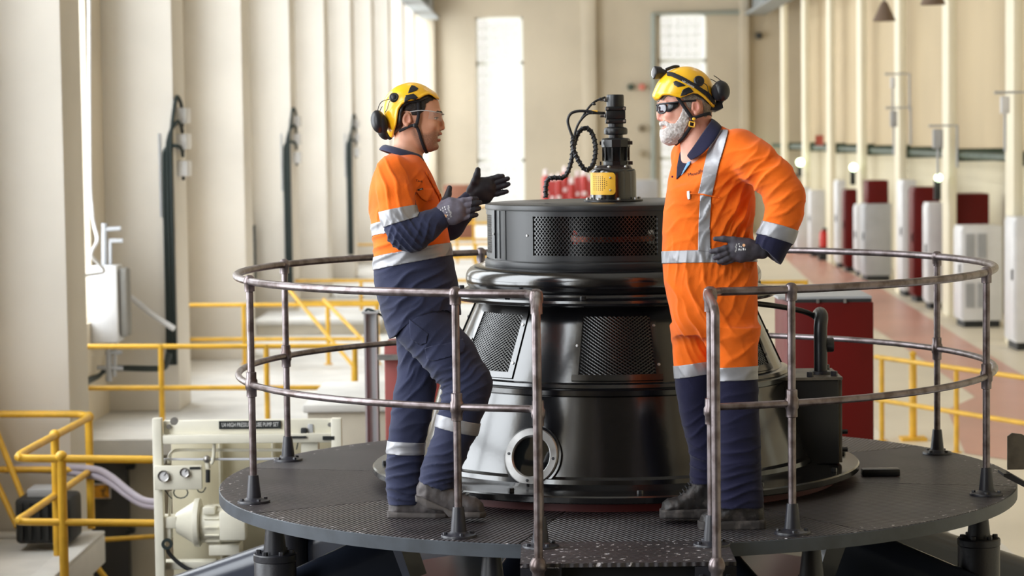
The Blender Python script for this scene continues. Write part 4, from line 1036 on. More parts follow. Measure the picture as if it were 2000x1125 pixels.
hem = [(700, 664), (762, 662), (776, 655), (800, 634), (825, 617), (850, 607), (875, 607), (900, 616), (960, 622)]
v.keep(lambda x, y, l: (y-np.interp(x, [p[0] for p in hem], [p[1] for p in hem]))*0.8)
isarm = lambda x, y, l: narm(x, y, l) < tor(x, y, l)-1
isfar = lambda x, y, l: (farm(x, y, l) < tor(x, y, l)-1) & (l < 0)
sf = [(803, 462, 135, 30, (0.75, -0.6, 0.2), 13, 5.0), (776, 466, 120, 24, (0.9, 0.3, 0), 12, 3.5), (835, 455, 135, 28, (0.8, 0.3, 0), 17, 2.6), (790, 395, 130, 40, (0.9, -0.25, 0), 20, 2.6), (765, 350, 110, 40, (0.9, -0.3, 0), 22, 3.0), (745, 480, 50, 45, (0.45, 0.9, 0), 20, 3.4),
      (850, 560, 60, 60, (0.5, 0.85, 0), 27, 3.4), (790, 580, 80, 70, (0.65, 0.75, 0), 30, 3.2), (760, 620, 60, 50, (0.8, 0.5, 0), 24, 2.4), (840, 500, 80, 40, (0.3, 0.95, 0), 18, 2.2), (830, 380, 80, 40, (0.8, 0.55, 0), 22, 2.2), (880, 590, 40, 40, (0.9, 0.4, 0), 18, 2.5), (740, 410, 40, 45, (0.9, 0.2, 0), 24, 2.2)]
LT = ((730, 503), (880, 474)); LB = ((730, 528), (880, 499)); CT = ((726, 439), (810, 423)); CB = ((726, 463), (810, 447))
AT = ((757, 416), (812, 405)); AB = ((755, 447), (812, 430))
side_ = lambda ln, x, y: (y-ln[0][1])-(x-ln[0][0])*(ln[1][1]-ln[0][1])/(ln[1][0]-ln[0][0])
def zone_s(x, y, l):
    a_ = isarm(x, y, l); f_ = isfar(x, y, l)
    return np.where(a_, side_(AB, x, y)+np.where(x > 815, 60, 0) > 0, np.where(f_, (y > 405) | (x > 840), side_(LB, x, y) > 0)).astype(int)
sh, sh_src = grow(fl_, v, 'shirt', [M_ORG, M_NAVY], man, fold=sf, planes=rect_planes(LB, AB), zone=zone_s, noise=[(46, 1.0, 21), (18, 0.35, 8)])
band(sh_src, fl_, rect_planes(LT, LB), lambda x, y, l, n: ~isarm(x, y, l) & ~isfar(x, y, l), 'reflective_tape', M_TAPE, sh)
band(sh_src, fl_, rect_planes(CT, CB), lambda x, y, l, n: ~isarm(x, y, l) & ~isfar(x, y, l), 'reflective_tape', M_TAPE, sh)
band(sh_src, fl_, rect_planes(AT, AB), lambda x, y, l, n: isarm(x, y, l) & (x < 822), 'reflective_tape', M_TAPE, sh)
sb_ = bvh_of(sh_src)
drape([(817, 379), (824, 373), (846, 371), (850, 384), (846, 394), (834, 396), (826, 391)], sb_, fl_, 'pocket_flap', M_ORG, sh, off=1.6, thick=2.0)
lettering('Tank', 822, 357.5, 6.5, 8, sb_, fl_, 'embroidered_name', M_LAB, sh)
drape([(819, 373.5), (828.5, 370.5), (829.5, 373.5), (820, 376.5)], sb_, fl_, 'pocket_label', M_LAB, sh, off=2.8, thick=0.6)
drape([(822.5, 373.6), (827, 372.2), (827.4, 373.4), (822.9, 374.8)], sb_, fl_, 'label_print', M_WHT, sh, off=3.3, thick=0.3)
drape([(833, 338), (836, 337), (862, 382), (868, 404), (864, 405), (858, 386)], sb_, fl_, 'button_placket', M_ORG, sh, off=1.8, thick=2.0)
ring_loft(fl_, [(790, 301, 29, 33, 6), (789, 293, 33, 37, 9), (788, 296, 40, 46, 13), (787, 309, 47, 55, 16)], 'collar', M_NAVY, sh, gap=(-16, 16), thick=2.6)
fdisc(fl_, (822.5, 330, 22), 2.2, 1.5, 'button', M_LAB, sh)
def radial(cx, cy, outline, W_, n=2.0):
    """dome: radius in the picture plane from an outline seen from (cx, cy), half-width W_ across"""
    A = np.array(outline, float); th = np.arctan2(A[:, 1]-cy, A[:, 0]-cx); rr = np.hypot(A[:, 0]-cx, A[:, 1]-cy); o_ = np.argsort(th); th, rr = th[o_], rr[o_]
    th = np.concatenate([th-2*PI, th, th+2*PI]); rr = np.tile(rr, 3)
    tt = np.linspace(-PI, PI, 361); r2 = np.interp(tt, th, rr); k = np.ones(9)/9; r2 = np.convolve(np.concatenate([r2[-5:-1], r2, r2[1:5]]), k, 'valid')
    def f(x, y, l):
        rho = np.hypot(x-cx, y-cy); Rr = np.interp(np.arctan2(y-cy, x-cx), tt, r2).astype(np.float32)
        q_ = np.power(np.power(rho/Rr, n)+np.power(np.abs(l)/W_, n)+1e-9, 1/n); return (q_-1)*np.minimum(Rr, W_)
    f.box = (np.array([cx-rr.max(), cy-rr.max(), -W_]), np.array([cx+rr.max(), cy+rr.max(), W_])); return f
def helmet_vol(cx, cy, outline, rim, W_, lo, hi, thick=4.5):
    f = radial(cx, cy, outline, W_, 2.15); v_ = Vol(lo, hi, 1.5); v_.add(f, 0.5)
    g_ = (v_.ax[0][:, None, None], v_.ax[1][None, :, None], v_.ax[2][None, None, :]); d = v_.D.copy()
    v_.D = np.maximum(d, -(d+thick)); rp = poly2d(rim); v_.keep(lambda x, y, l: np.broadcast_to(rp(x, y), v_.D.shape), 2.5)
    # rolled lip along the rim
    ring = np.sqrt(np.maximum(d+1.5, -3)**2+np.broadcast_to(rp(g_[0], g_[1]), d.shape)**2)-2.6
    v_.D = smin(v_.D, ring.astype(np.float32), 2); v_.keep(lambda x, y, l: np.broadcast_to(rp(x, y)-2.6, v_.D.shape))
    return v_, f
HO = [(858, 191), (853, 183), (840, 174), (824, 165), (806, 161), (788, 164), (770, 172), (757, 184), (749, 198), (747, 214), (749, 235), (754, 252), (762, 268), (790, 262), (830, 240), (852, 215)]
# ---- head and neck: one body mesh
hs = slices([(163, 795, 825, 0, 18), (172, 778, 840, 0, 30), (185, 763, 851, 0, 36), (200, 757, 857, 0, 38.5), (214, 757, 860.5, 0, 38.5), (222, 759, 862, 0, 38), (232, 762, 859.5, 0, 36.5), (244, 767, 858, 0, 35.5), (256, 773, 858.5, 0, 34), (264, 778, 858, 0, 32), (272, 785, 856, 0, 29.5), (280, 793, 853.5, 0, 26), (287, 803, 852, 0, 21), (293, 815, 848, 0, 15), (297, 824, 842, 0, 9)], 2.25)
v = Vol((735, 155, -52), (885, 335, 52), 1.25)
v.add(hs, 4)
v.add(chain([(798, 255, 0, 27), (797, 285, 0, 26.5), (794, 312, 0, 30), (790, 330, 0, 36)], 8), 9)
v.add(chain([(859, 228, 0, 3.8), (862.5, 241, 0, 4.6), (864, 249.5, 0, 5.0)], 4), 4)                       # nose
for s in (-1, 1):
    v.add(ell((858.5, 252, 5.5*s), (4.6, 4.0, 3.6)), 3)
    v.add(chain([(859.5, 222.5, 7*s, 3.6), (856, 221, 17*s, 3.8), (848, 223, 26*s, 3.5)], 4), 4)             # brow
    v.add(ell((844, 246, 22*s), (9, 8, 8)), 8)                                                               # cheek
    v.cut(ell((861, 232.5, 18*s), (9.0, 5.0, 10.0)), 4)                                                      # eye socket
    v.add(ell((849.0, 232.6, 18*s), (6.6, 5.6, 7.4)), 1.5)                                                   # lids over the eyeball
    v.cut(ell((856, 233.0, 22*s), (7.5, 1.9, 8.0), 4), 0.6)
    e_ = ell((796, 236, 39.5*s), (8.5, 13.5, 4.2), 8); v.add(e_, 2.5)
    v.cut(ell((797.5, 234.5, 44*s), (5.2, 9.0, 4.0), 8), 1.5); v.add(ell((803, 239, 40.5*s), (2.6, 4.2, 3.0)), 1.5); v.add(ell((796.5, 246.5, 41*s), (4, 4, 2.6)), 1.5)
v.add(ell((848.5, 286.5, 0), (8.5, 7.5, 11)), 5)                                                             # chin
v.add(chain([(857, 261.8, 9, 2.4), (860.2, 261.5, 0, 2.9), (857, 261.8, -9, 2.4)], 2), 2.5)                   # lips
v.add(chain([(853.5, 272.0, 8, 2.6), (857.2, 273.4, 0, 3.2), (853.5, 272.0, -8, 2.6)], 2), 2.5)
v.cut(ell((859, 267.6, 0), (8.5, 3.3, 14.5), -14), 1.2)                                                       # open smiling mouth
v.cut(ell((864.5, 256.5, 3.4), (2.2, 1.6, 1.5)), 1); v.cut(ell((864.5, 256.5, -3.4), (2.2, 1.6, 1.5)), 1)
hfi = radial(806, 212, HO, 53, 2.15); v.keep(lambda x, y, l: np.where(y < 196, hfi(x, y, l)+6.5, -50))
v.keep(lambda x, y, l: y-330+0*x+0*l)
stp = poly2d([(862, 258), (850, 256), (836, 264), (818, 262), (808, 250), (806, 262), (826, 300), (862, 300)])
hd, hd_src = grow(fl_, v, 'body', M_SKIN1, man, noise=[(7, 0.12, 4)], attr={
    'stubble': lambda V: np.clip(0.5-stp(V[:, 0], V[:, 1])/7, 0, 1)*0.85,
    'blush': lambda V: np.clip(blob(V[:, 0], V[:, 1], V[:, 2], (860, 262, 4), (6, 4, 9))+blob(V[:, 0], V[:, 1], V[:, 2], (857, 273, 4), (6, 4, 9))+0.6*blob(V[:, 0], V[:, 1], V[:, 2], (797, 236, 42), (9, 13, 8))+0.45*blob(V[:, 0], V[:, 1], V[:, 2], (864, 250, 3), (6, 6, 8)), 0, 1)*0.7})
for s in (-1, 1):
    e = fball(fl_, (849.3, 232.8, 18*s), (5.7, 5.0, 6.4), 'eyeball', M_EYE, hd, n=20)
    fball(fl_, (853.0, 232.8, 20.6*s), (2.3, 2.4, 2.6), 'iris', M_IRIS, e, n=14)
    ftube(fl_, [(856.5, 231.4, 14*s), (855.8, 230.8, 19*s), (852.5, 230.9, 23*s), (849, 232.2, 25.5*s)], 0.7, 'upper_lashes', M_HAIRD, hd, 6)
q = slices([(264.2, 838, 855.8, 0, 10.5), (267.2, 838, 856.2, 0, 10.5)], 2); q.box = (np.array([836, 263, -12]), np.array([858, 269, 12]))
v = Vol((834, 260, -14), (860, 272, 14), 0.8); v.add(q, 0.5); grow(fl_, v, 'teeth', M_TEETH, hd)
# hair and eyebrows
hp = poly2d([(859, 184), (859, 198), (842, 199), (834, 206), (829, 223), (820, 228), (806, 228), (804, 220), (790, 219), (785, 228), (784, 250), (778, 266), (768, 262), (755, 230), (752, 195), (770, 165), (830, 160)])
v = Vol((745, 158, -46), (868, 275, 46), 1.6); v.add(hs, 3); v.D -= 2.0; v.keep(hp, 2); hfi = radial(806, 212, HO, 53, 2.15); v.keep(lambda x, y, l: hfi(x, y, l)+5.5); grow(fl_, v, 'hair', M_HAIRD, man, noise=[(4, 0.5, 9)])
for s in (-1, 1):
    v = Vol((840, 213, min(2*s, 36*s)), (872, 232, max(2*s, 36*s)), 0.8); v.add(chain([(863.5, 222.5, 8*s, 2.0), (861.5, 220.5, 15*s, 2.3), (855.5, 220.5, 23*s, 2.3), (848, 223.0, 29*s, 1.4)], 2), 1); grow(fl_, v, 'eyebrow', M_HAIRD, hd)
# ---- helmet
HR = [(860, 194), (853, 192), (846, 187), (839, 184.5), (830, 188), (820, 194.5), (806, 198), (796, 200), (786, 206), (779, 216), (776.5, 228), (774, 245), (769, 258), (766.5, 268), (755, 270), (735, 230), (735, 180), (790, 150), (850, 160), (866, 185)]
v, hf = helmet_vol(806, 212, HO, HR, 53, (738, 152, -60), (870, 276, 60))
he, he_src = grow(fl_, v, 'helmet', M_HELM, man)
hb = bvh_of(he_src)
c1_ = lambda L_: [(720+a_/7.033, 150+b_/7.031) for a_, b_ in L_]
for sd in (1, -1):
    drape(c1_([(600, 135), (640, 145), (692, 180), (680, 207), (620, 235), (555, 252), (575, 185)]), hb, fl_, 'vent', M_BPLS, he, off=0.5, thick=0.8, side=sd, step=2)
    drape(c1_([(525, 285), (560, 278), (630, 263), (660, 285), (690, 318), (655, 345), (600, 338), (560, 350), (540, 378), (505, 385), (512, 330)]), hb, fl_, 'strap_clip', M_BPLS, he, off=1.2, thick=2.0, side=sd, step=2)
    h_ = hb.ray_cast(Vector((772, 194.5, 400*sd)), Vector((0, 0, -sd)))[0]
    k_ = fdisc(fl_, (772, 194.5, h_.z-1*sd), 9.5, 6, 'adjuster_knob', M_BPLS, he, nrm=(-0.15, -0.25, sd)); fdisc(fl_, (771.2, 193, h_.z+4.5*sd), 5, 1.6, 'knob_cap', M_BPLS, k_, nrm=(-0.15, -0.25, sd))
# harness pad inside and chin straps
v = Vol((745, 170, -50), (865, 275, 50), 1.8); f2 = radial(806, 212, HO, 53, 2.15); v.add(f2, 0.5); d = v.D.copy(); v.D = np.maximum(d+4.5, -(d+12))
pp_ = poly2d([(850, 178), (838, 194), (820, 203), (800, 206), (790, 212), (786, 228), (786, 250), (783, 262), (770, 268), (758, 262), (750, 220), (765, 180), (800, 168)]); v.keep(lambda x, y, l: np.broadcast_to(pp_(x, y), v.D.shape), 2); grow(fl_, v, 'harness_pad', M_BPLS, he)
for s in (1, -1):
    ribbon(fl_, [(818, 196, 43*s), (819, 212, 42.5*s), (819, 228, 41.5*s), (816, 243, 41*s), (814, 248, 40.5*s)], (1, 0, 0.0), 6.5, 'chin_strap', M_WEB, he)
    ribbon(fl_, [(813, 246, 41*s), (819, 258, 37.5*s), (824, 275, 30*s), (829, 289, 21*s), (833, 297.5, 9*s), (834, 299, 0)], (1, -0.25, 0), 6.0, 'chin_strap', M_WEB, he)
    ribbon(fl_, [(814, 247, 41*s), (803, 249, 42*s), (792, 254, 40*s), (781, 259, 37*s)], (0.2, 1, 0), 5.5, 'chin_strap', M_WEB, he)
    fdisc(fl_, (812.5, 248, 41*s), 4.5, 2.0*1, 'strap_joint', M_BPLS, he, nrm=(0, 0, s))
    # ear muffs folded behind the helmet
    mc = (741, 240, 32) if s > 0 else (749, 249, -24)
    mu = fball(fl_, mc, (15, 23, 17), 'ear_muff', M_BPLS, he, rot=-12)
    fball(fl_, (mc[0]+8, mc[1]+3, mc[2]), (10, 20, 15), 'muff_cushion', M_WEB, mu, rot=-12)
    ftube(fl_, [(739, 219, mc[2]), (744, 206, 38*s), (752, 200, 44*s), (764, 198, 51*s)], 0.8, 'muff_wire', M_BPLS, mu, 6)
    ftube(fl_, [(754, 222, mc[2]+2), (759, 215, 42*s), (762, 205, 48*s), (767, 198, 51*s)], 0.8, 'muff_wire', M_BPLS, mu, 6)
# ---- clear safety glasses
M_LENS = glassy('clear_lens', (235, 240, 245), 0.22, 0.03); M_FRM = glassy('clear_frame', (225, 228, 232), 0.75, 0.12)
gl_ = ftube(fl_, [(803, 221.5, 43), (822, 219, 42), (840, 219.5, 38), (852, 221, 31), (863, 222.5, 17), (867.5, 223.5, 0), (863, 222.5, -17), (852, 221, -31), (840, 219.5, -38), (822, 219, -42), (803, 221.5, -43)], 0.9, 'safety_glasses', M_FRM, man, 8)
bm = bmesh.new(); top = [(840, 219.5, 38.5), (852, 221, 31.5), (863, 222.5, 17.5), (866, 223, 8), (867.8, 223.5, 0)]; rows = []
for a_ in top+[(p[0], p[1], -p[2]) for p in top[-2::-1]]:
    dr = 15 if abs(a_[2]) > 6 else 9
    rows.append([bm.verts.new((a_[0]-t*t*3, a_[1]+dr*t, a_[2]*(1-0.06*t))) for t in (0, 0.33, 0.66, 1)])
for r0, r1 in zip(rows, rows[1:]):
    for i in range(3): bm.faces.new((r0[i], r1[i], r1[i+1], r0[i+1]))
finish(bm, fl_, 'lens', M_LENS, gl_)
# ---- gloves: near hand (back of the hand to the viewer) and far hand (palm to the viewer)
L1 = 108
v = hand_vol([[(862, 429, L1, 15), (882, 418, L1+1, 18), (897, 414, L1+1, 17)], [(868, 412, L1+2, 12), (884, 404, L1+2, 13), (895, 402, L1+2, 11)], [(872, 432, L1, 12), (890, 428, L1, 13), (900, 425, L1, 11)]],
    [[(890, 401, L1+3, 6.6), (906, 396.5, L1+4, 6.0), (921, 393.5, L1+2, 5.3), (932, 392.5, L1-2, 4.6)],
     [(895, 410, L1+3, 6.8), (914, 404.5, L1+4, 6.1), (930, 401, L1+2, 5.4), (939, 399.5, L1-1, 4.7)],
     [(896, 420, L1+2, 6.6), (914, 415.5, L1+3, 5.9), (929, 412, L1+1, 5.2), (937, 410.5, L1-2, 4.5)],
     [(894, 430, L1, 6.2), (910, 427.5, L1+1, 5.5), (924, 424.5, L1, 4.9), (932, 423, L1-2, 4.3)]],
    [(866, 408, L1-3, 9), (873, 396, L1-8, 7.5), (878, 383, L1-11, 6.2), (880.5, 371.5, L1-12, 5.2)],
    [(850, 437, L1-2, 16), (864, 429, L1, 15)])
g1, g1s = grow(fl_, v, 'glove', [M_GLV, M_GLVD], man, zone=lambda x, y, l: ((x > 921+0.15*(415-y)) | ((y < 395) & (x < 886) & (x > 862) & (y+0.5*(x-874) < 392)) | (l < L1-9)).astype(int), noise=[(8, 0.25, 2)])
gb1 = bvh_of(g1s)
lettering('MaxiFlex', 881.5, 417, 6.6, 72, gb1, fl_, 'glove_lettering', M_WHT, g1, off=0.5)
for cx_, cy_, w_, h_ in ((872, 408.5, 2, 3), (873.5, 413, 2, 2.5), (868, 410.5, 1.2, 3.5), (869, 416, 1.2, 3), (864.5, 414, 1, 3), (865.5, 419, 1, 2.5), (876, 419, 2, 2), (877.5, 424, 2.4, 2), (872, 432, 2.4, 1.5), (866, 425.5, 1.4, 1.4), (880, 431, 1.6, 2)):
    drape([(cx_-w_/2, cy_-h_/2), (cx_+w_/2, cy_-h_/2), (cx_+w_/2, cy_+h_/2), (cx_-w_/2, cy_+h_/2)], gb1, fl_, 'glove_print', M_WHT, g1, off=0.5, thick=0.0)
drape([(873+3.2*math.cos(R(t)), 426+3.2*math.sin(R(t))) for t in range(0, 360, 30)], gb1, fl_, 'glove_logo', mat('orange_print', (226, 172, 128), 0.7), g1, off=0.5, thick=0.0)
L2 = -96
v = hand_vol([[(918, 386, L2, 15), (936, 372, L2, 18), (952, 362, L2, 17)], [(922, 368, L2, 12), (940, 356, L2, 14), (950, 351, L2, 10)], [(930, 388, L2, 11), (948, 380, L2, 13), (958, 373, L2, 10)]],
    [[(944, 352, L2, 7.0), (960, 345.5, L2+2, 6.3), (973, 341, L2+3, 5.6), (981, 339.5, L2+4, 4.9)],
     [(954, 358, L2, 6.8), (971, 352, L2+2, 6.0), (984, 347, L2+3, 5.3), (991.5, 344.5, L2+4, 4.6)],
     [(957, 367, L2, 6.6), (973, 362, L2+2, 5.9), (986, 358, L2+3, 5.2), (993, 356, L2+4, 4.5)],
     [(954, 377, L2, 6.2), (970, 375, L2+2, 5.6), (982, 372, L2+3, 5.0), (989.5, 370.3, L2+4, 4.3)]],
    [(920, 368, L2+4, 9.5), (926, 352, L2+10, 8), (930, 339, L2+12, 6.8), (932, 327.5, L2+13, 5.4)],
    [(905, 402, L2-2, 17), (920, 385, L2, 15)])
g2, _ = grow(fl_, v, 'glove', M_GLVD, man, noise=[(8, 0.25, 2)])
# ================================================================== the bearded worker, facing left
f2_ = Frame(1432, 1026)
man2 = thing('person', 'bearded worker in orange coverall with hand on hip, facing left', 'person', f2_.o)
# ---- boots
bb, _ = boot(f2_, [(1293, 998), (1297, 985), (1308, 977), (1326, 975), (1342, 962), (1356, 944), (1364, 925), (1402, 925), (1408, 960), (1409, 1006), (1294, 1008)], -42, [(1290, 15), (1300, 26), (1325, 31), (1362, 26), (1396, 25), (1410, 19)],
     [(1291, 998), (1330, 996), (1411, 994), (1411, 1016), (1291, 1016)], 'boot', M_BOOTB, M_SOLEB, man2)
for i in range(6): ftube(f2_, [(1334+i*5.2, 970-i*6.6, -42+17), (1331+i*5.2, 966-i*6.6, -42), (1334+i*5.2, 970-i*6.6, -42-17)], 1.3, 'lace', M_BPLS, bb, 6)
fball(f2_, (1364, 942, -24), (2, 2, 1.5), 'eyelet', M_STEEL, bb, n=10); fball(f2_, (1360, 951, -24), (2, 2, 1.5), 'eyelet', M_STEEL, bb, n=10)
bb2, _ = boot(f2_, [(1363, 1014), (1367, 1003), (1380, 995), (1402, 992), (1420, 982), (1430, 968), (1484, 968), (1489, 985), (1491, 1024), (1364, 1024)], 26, [(1360, 15), (1370, 26), (1398, 31), (1436, 27), (1478, 25), (1492, 19)],
     [(1361, 1014), (1400, 1012), (1492, 1010), (1492, 1034), (1361, 1034)], 'boot', M_BOOTB, M_SOLEB, man2)
# ---- coverall
tor2 = slices([(246, 1352, 1412, -5, 44), (256, 1340, 1432, -4, 62), (270, 1328, 1452, -2, 76), (292, 1319, 1464, 0, 82), (325, 1311, 1470, 2, 84), (365, 1303, 1473, 2, 84), (405, 1297, 1474, 2, 82), (450, 1294, 1470, 2, 80), (500, 1293, 1474, 2, 80), (535, 1296, 1479, 2, 82), (570, 1301, 1480, 2, 82), (600, 1306, 1480, 0, 80), (630, 1312, 1479, -2, 74), (655, 1320, 1474, -4, 60)], 2.35)
nl2 = slices([(640, 1372, 1480, 30, 48), (690, 1380, 1477, 30, 46), (725, 1383, 1476, 30, 45), (765, 1385, 1478, 29, 43), (820, 1390, 1481, 28, 41), (880, 1395, 1484, 27, 40), (930, 1393, 1486, 26, 40), (960, 1392, 1488, 26, 40), (988, 1394, 1488, 26, 38)], 2.2)
fl2 = slices([(640, 1313, 1405, -34, 46), (690, 1317, 1398, -36, 44), (725, 1320, 1396, -38, 43), (765, 1324, 1398, -40, 41), (820, 1333, 1402, -42, 39), (860, 1342, 1404, -43, 38), (900, 1350, 1408, -44, 37), (925, 1350, 1410, -44, 37), (948, 1352, 1410, -44, 36)], 2.2)
na2 = chain([(1436, 297, 62, 42), (1468, 322, 84, 41), (1500, 354, 100, 39), (1521, 388, 108, 37), (1519, 420, 104, 35.5), (1508, 455, 97, 34), (1490, 496, 88, 33)], 10)
fa2 = chain([(1352, 305, -62, 38), (1356, 370, -96, 36), (1352, 420, -112, 34), (1368, 470, -106, 30), (1390, 492, -96, 28)], 10)
v = Vol((1270, 236, -165), (1575, 1000, 160), 2.6)
v.add(tor2, 8)
qf = lambda x, y, l: (x-1390)*-0.7+l*0.714-np.interp(y, [240, 256, 280, 300, 330, 360, 400], [6, 14, 27, 37, 56, 80, 140])
v.keep(lambda x, y, l: np.where(y < 400, qf(x, y, l), -60.0).astype(np.float32), 14)
v2 = Vol((1270, 236, -165), (1575, 1000, 160), 2.6); v2.add(fl2, 1).add(nl2, 4); v.D = smin(v.D, v2.D, 22.0)
v.add(na2, 14).add(fa2, 12)
# cuff: open sleeve end cut square, legs end at their hems
cut_co = np.array([1484, 494]); cut_n = np.array([-0.63, 0.78])
v.keep(lambda x, y, l: np.where((l > 40) & (na2(x, y, l) < 20) & (x > 1440), (x-1484)*cut_n[0]+(y-494)*cut_n[1], -50.0).astype(np.float32))
# front opening of the collar
vo = poly2d([(1316, 356), (1322, 318), (1332, 280), (1345, 262), (1368, 262), (1356, 296), (1338, 326)])
cf = [(1480, 350, 125, 45, (0.75, 0.65, 0), 26, 4.5), (1520, 405, 135, 34, (0.45, 0.9, 0), 24, 3.2), (1455, 330, 110, 45, (0.35, 0.95, 0), 28, 3.6), (1430, 430, 85, 60, (0.85, 0.5, 0), 21, 5.0), (1450, 470, 80, 40, (0.9, 0.3, 0), 14, 4.5), (1410, 380, 90, 45, (0.6, 0.8, 0), 24, 3.0),
      (1330, 430, 60, 60, (0.3, 0.95, 0), 34, 2.0), (1345, 560, 70, 70, (0.9, -0.35, 0), 34, 3.6), (1430, 560, 70, 55, (0.85, 0.5, 0), 24, 3.2), (1370, 640, 60, 60, (0.85, -0.5, 0), 26, 4.4), (1440, 680, 60, 60, (0.6, 0.8, 0), 40, 2.5), (1350, 690, 10, 40, (0.8, -0.5, 0), 24, 2.5),
      (1430, 940, 60, 45, (0.25, 1, 0), 20, 5.0), (1440, 890, 60, 45, (0.3, 0.95, 0), 26, 3.2), (1372, 905, -10, 36, (-0.35, 0.9, 0), 18, 5.0), (1365, 840, -10, 45, (0.5, 0.85, 0), 26, 2.4), (1440, 790, 60, 60, (0.35, 0.9, 0), 36, 2.0), (1320, 520, 60, 30, (1, 0.15, 0), 13, 2.0), (1400, 522, 80, 36, (1, 0.1, 0), 12, 2.2)]
LGN = (((1380, 717), (1476, 713)), ((1380, 743), (1476, 739))); LGF = (((1318, 716), (1388, 705)), ((1319, 741), (1388, 730)))
SLV = (((1484, 436), (1537, 451)), ((1477, 461), (1530, 477)))
isn2 = lambda x, y, l: nl2(x, y, l) < fl2(x, y, l)
isa2 = lambda x, y, l: (na2(x, y, l) < tor2(x, y, l)-1) & (l > 0) & (x > 1440)
isf2 = lambda x, y, l: (fa2(x, y, l) < tor2(x, y, l)-1) & (l < -60)
def zone_c(x, y, l):
    leg = np.where(isn2(x, y, l), side_(LGN[1], x, y), side_(LGF[1], x, y)) > 0
    return np.where(isa2(x, y, l), side_(SLV[1], x, y) > 0, np.where(isf2(x, y, l), y > 455, leg & (y > 690))).astype(int)
co, co_src = grow(f2_, v, 'coverall', [M_ORG2, M_NAVY2], man2, fold=cf, planes=rect_planes(LGN[1], LGF[1], SLV[1]), zone=zone_c, noise=[(50, 1.1, 31), (18, 0.35, 12)])
band(co_src, f2_, rect_planes(*LGN), lambda x, y, l, n: isn2(x, y, l) & (y > 700), 'reflective_tape', M_TAPE, co)
band(co_src, f2_, rect_planes(*LGF), lambda x, y, l, n: ~isn2(x, y, l) & (y > 695), 'reflective_tape', M_TAPE, co)
band(co_src, f2_, rect_planes(*SLV), lambda x, y, l, n: isa2(x, y, l), 'reflective_tape', M_TAPE, co)
band(co_src, f2_, rect_planes(((1294, 491), (1400, 489)), ((1294, 515), (1400, 513))), lambda x, y, l, n: ~isa2(x, y, l) & ~isf2(x, y, l) & (y < 525), 'reflective_tape', M_TAPE, co)
cb2 = bvh_of(co_src)
drape([(1397, 256), (1416, 257), (1404, 300), (1392, 345), (1383, 386), (1357, 382), (1366, 345), (1378, 300)], cb2, f2_, 'shoulder_tape', M_TAPE, co, off=2.0, thick=1.0, step=1.7)
drape([(1361, 384), (1382, 387), (1379, 448), (1381, 492), (1357, 491), (1358, 440)], cb2, f2_, 'shoulder_tape', M_TAPE, co, off=2.0, thick=1.0, step=1.7)
drape([(1343, 380), (1358, 381), (1398, 388), (1398, 390), (1357, 383.5), (1343, 382.5)], cb2, f2_, 'pocket_seam', M_ORG2, co, off=3.0, thick=1.2, step=1.7)
drape([(1337, 377), (1341, 376), (1342.5, 385), (1342, 392), (1338.5, 393), (1337, 386)], cb2, f2_, 'pen', M_WHT, co, off=2.5, thick=3.0, step=2)
# back of the shoulder tape and side vent opening
drape([(1397, 256), (1416, 257), (1424, 300), (1428, 480), (1404, 480), (1402, 300)], cb2, f2_, 'shoulder_tape', M_TAPE, co, off=2.0, thick=1.0, step=1.7, side=-1)
# undershirt in the open collar, lanyard, lapel
drape([(1319, 352), (1322, 326), (1328, 300), (1336, 282), (1350, 292), (1362, 288), (1350, 312), (1336, 335)], cb2, f2_, 'undershirt', M_NAVY2, co, off=1.5, thick=1.6)
drape([(1331, 342), (1328, 345), (1338, 325), (1352, 300), (1356, 302), (1344, 324)], cb2, f2_, 'lanyard', mat('blue_lanyard', (120, 170, 214), 0.5), co, off=3.0, thick=1.2)
drape([(1337, 313), (1344, 304), (1349, 301), (1347, 309), (1341, 315)], cb2, f2_, 'collar_tab', M_ORG2, co, off=3.4, thick=1.4)
lettering('Mean', 1349.5, 342.5, 9.0, -9, cb2, f2_, 'embroidered_lettering', M_LAB, co, off=0.9)
lettering('gb', 1363, 337, 9.5, -9, cb2, f2_, 'embroidered_lettering', M_LAB, co, off=0.9)
fdisc(f2_, (1311, 346.5, 30), 2.0, 2, 'snap_button', mat('purple_print', (110, 40, 80), 0.5), co)
# navy collar standing round the neck
def collar2():
    bm = bmesh.new(); G = []
    # rows from neck edge outwards; each row a list of points going from the near front round the back to the far front
    A = [(1338, 306, 24), (1352, 286, 40), (1368, 262, 44), (1384, 240, 34), (1389, 232, 10), (1388, 233, -14), (1374, 246, -38), (1352, 272, -42), (1334, 292, -34)]
    B = [(1344, 312, 34), (1364, 296, 52), (1382, 272, 56), (1397, 248, 42), (1400, 240, 12), (1396, 243, -18), (1378, 258, -46), (1350, 284, -52), (1326, 302, -44)]
    C_ = [(1346, 316, 38), (1368, 303, 58), (1389, 280, 61), (1404, 256, 46), (1408, 249, 12), (1402, 252, -20), (1378, 266, -52), (1348, 292, -58), (1322, 310, -50)]
    for L_ in (A, B, C_): G.append([bm.verts.new(p) for p in spline(L_, 4)])
    for r0, r1 in zip(G, G[1:]):
        for i in range(len(r0)-1): bm.faces.new((r0[i], r0[i+1], r1[i+1], r1[i]))
    o = finish(bm, f2_, 'collar', M_NAVY2, co); md = o.modifiers.new('thick', 'SOLIDIFY'); md.thickness = 2.4/f2_.s; md.offset = 0
    sb = o.modifiers.new('soft', 'SUBSURF'); sb.levels = 1; sb.render_levels = 1
collar2()
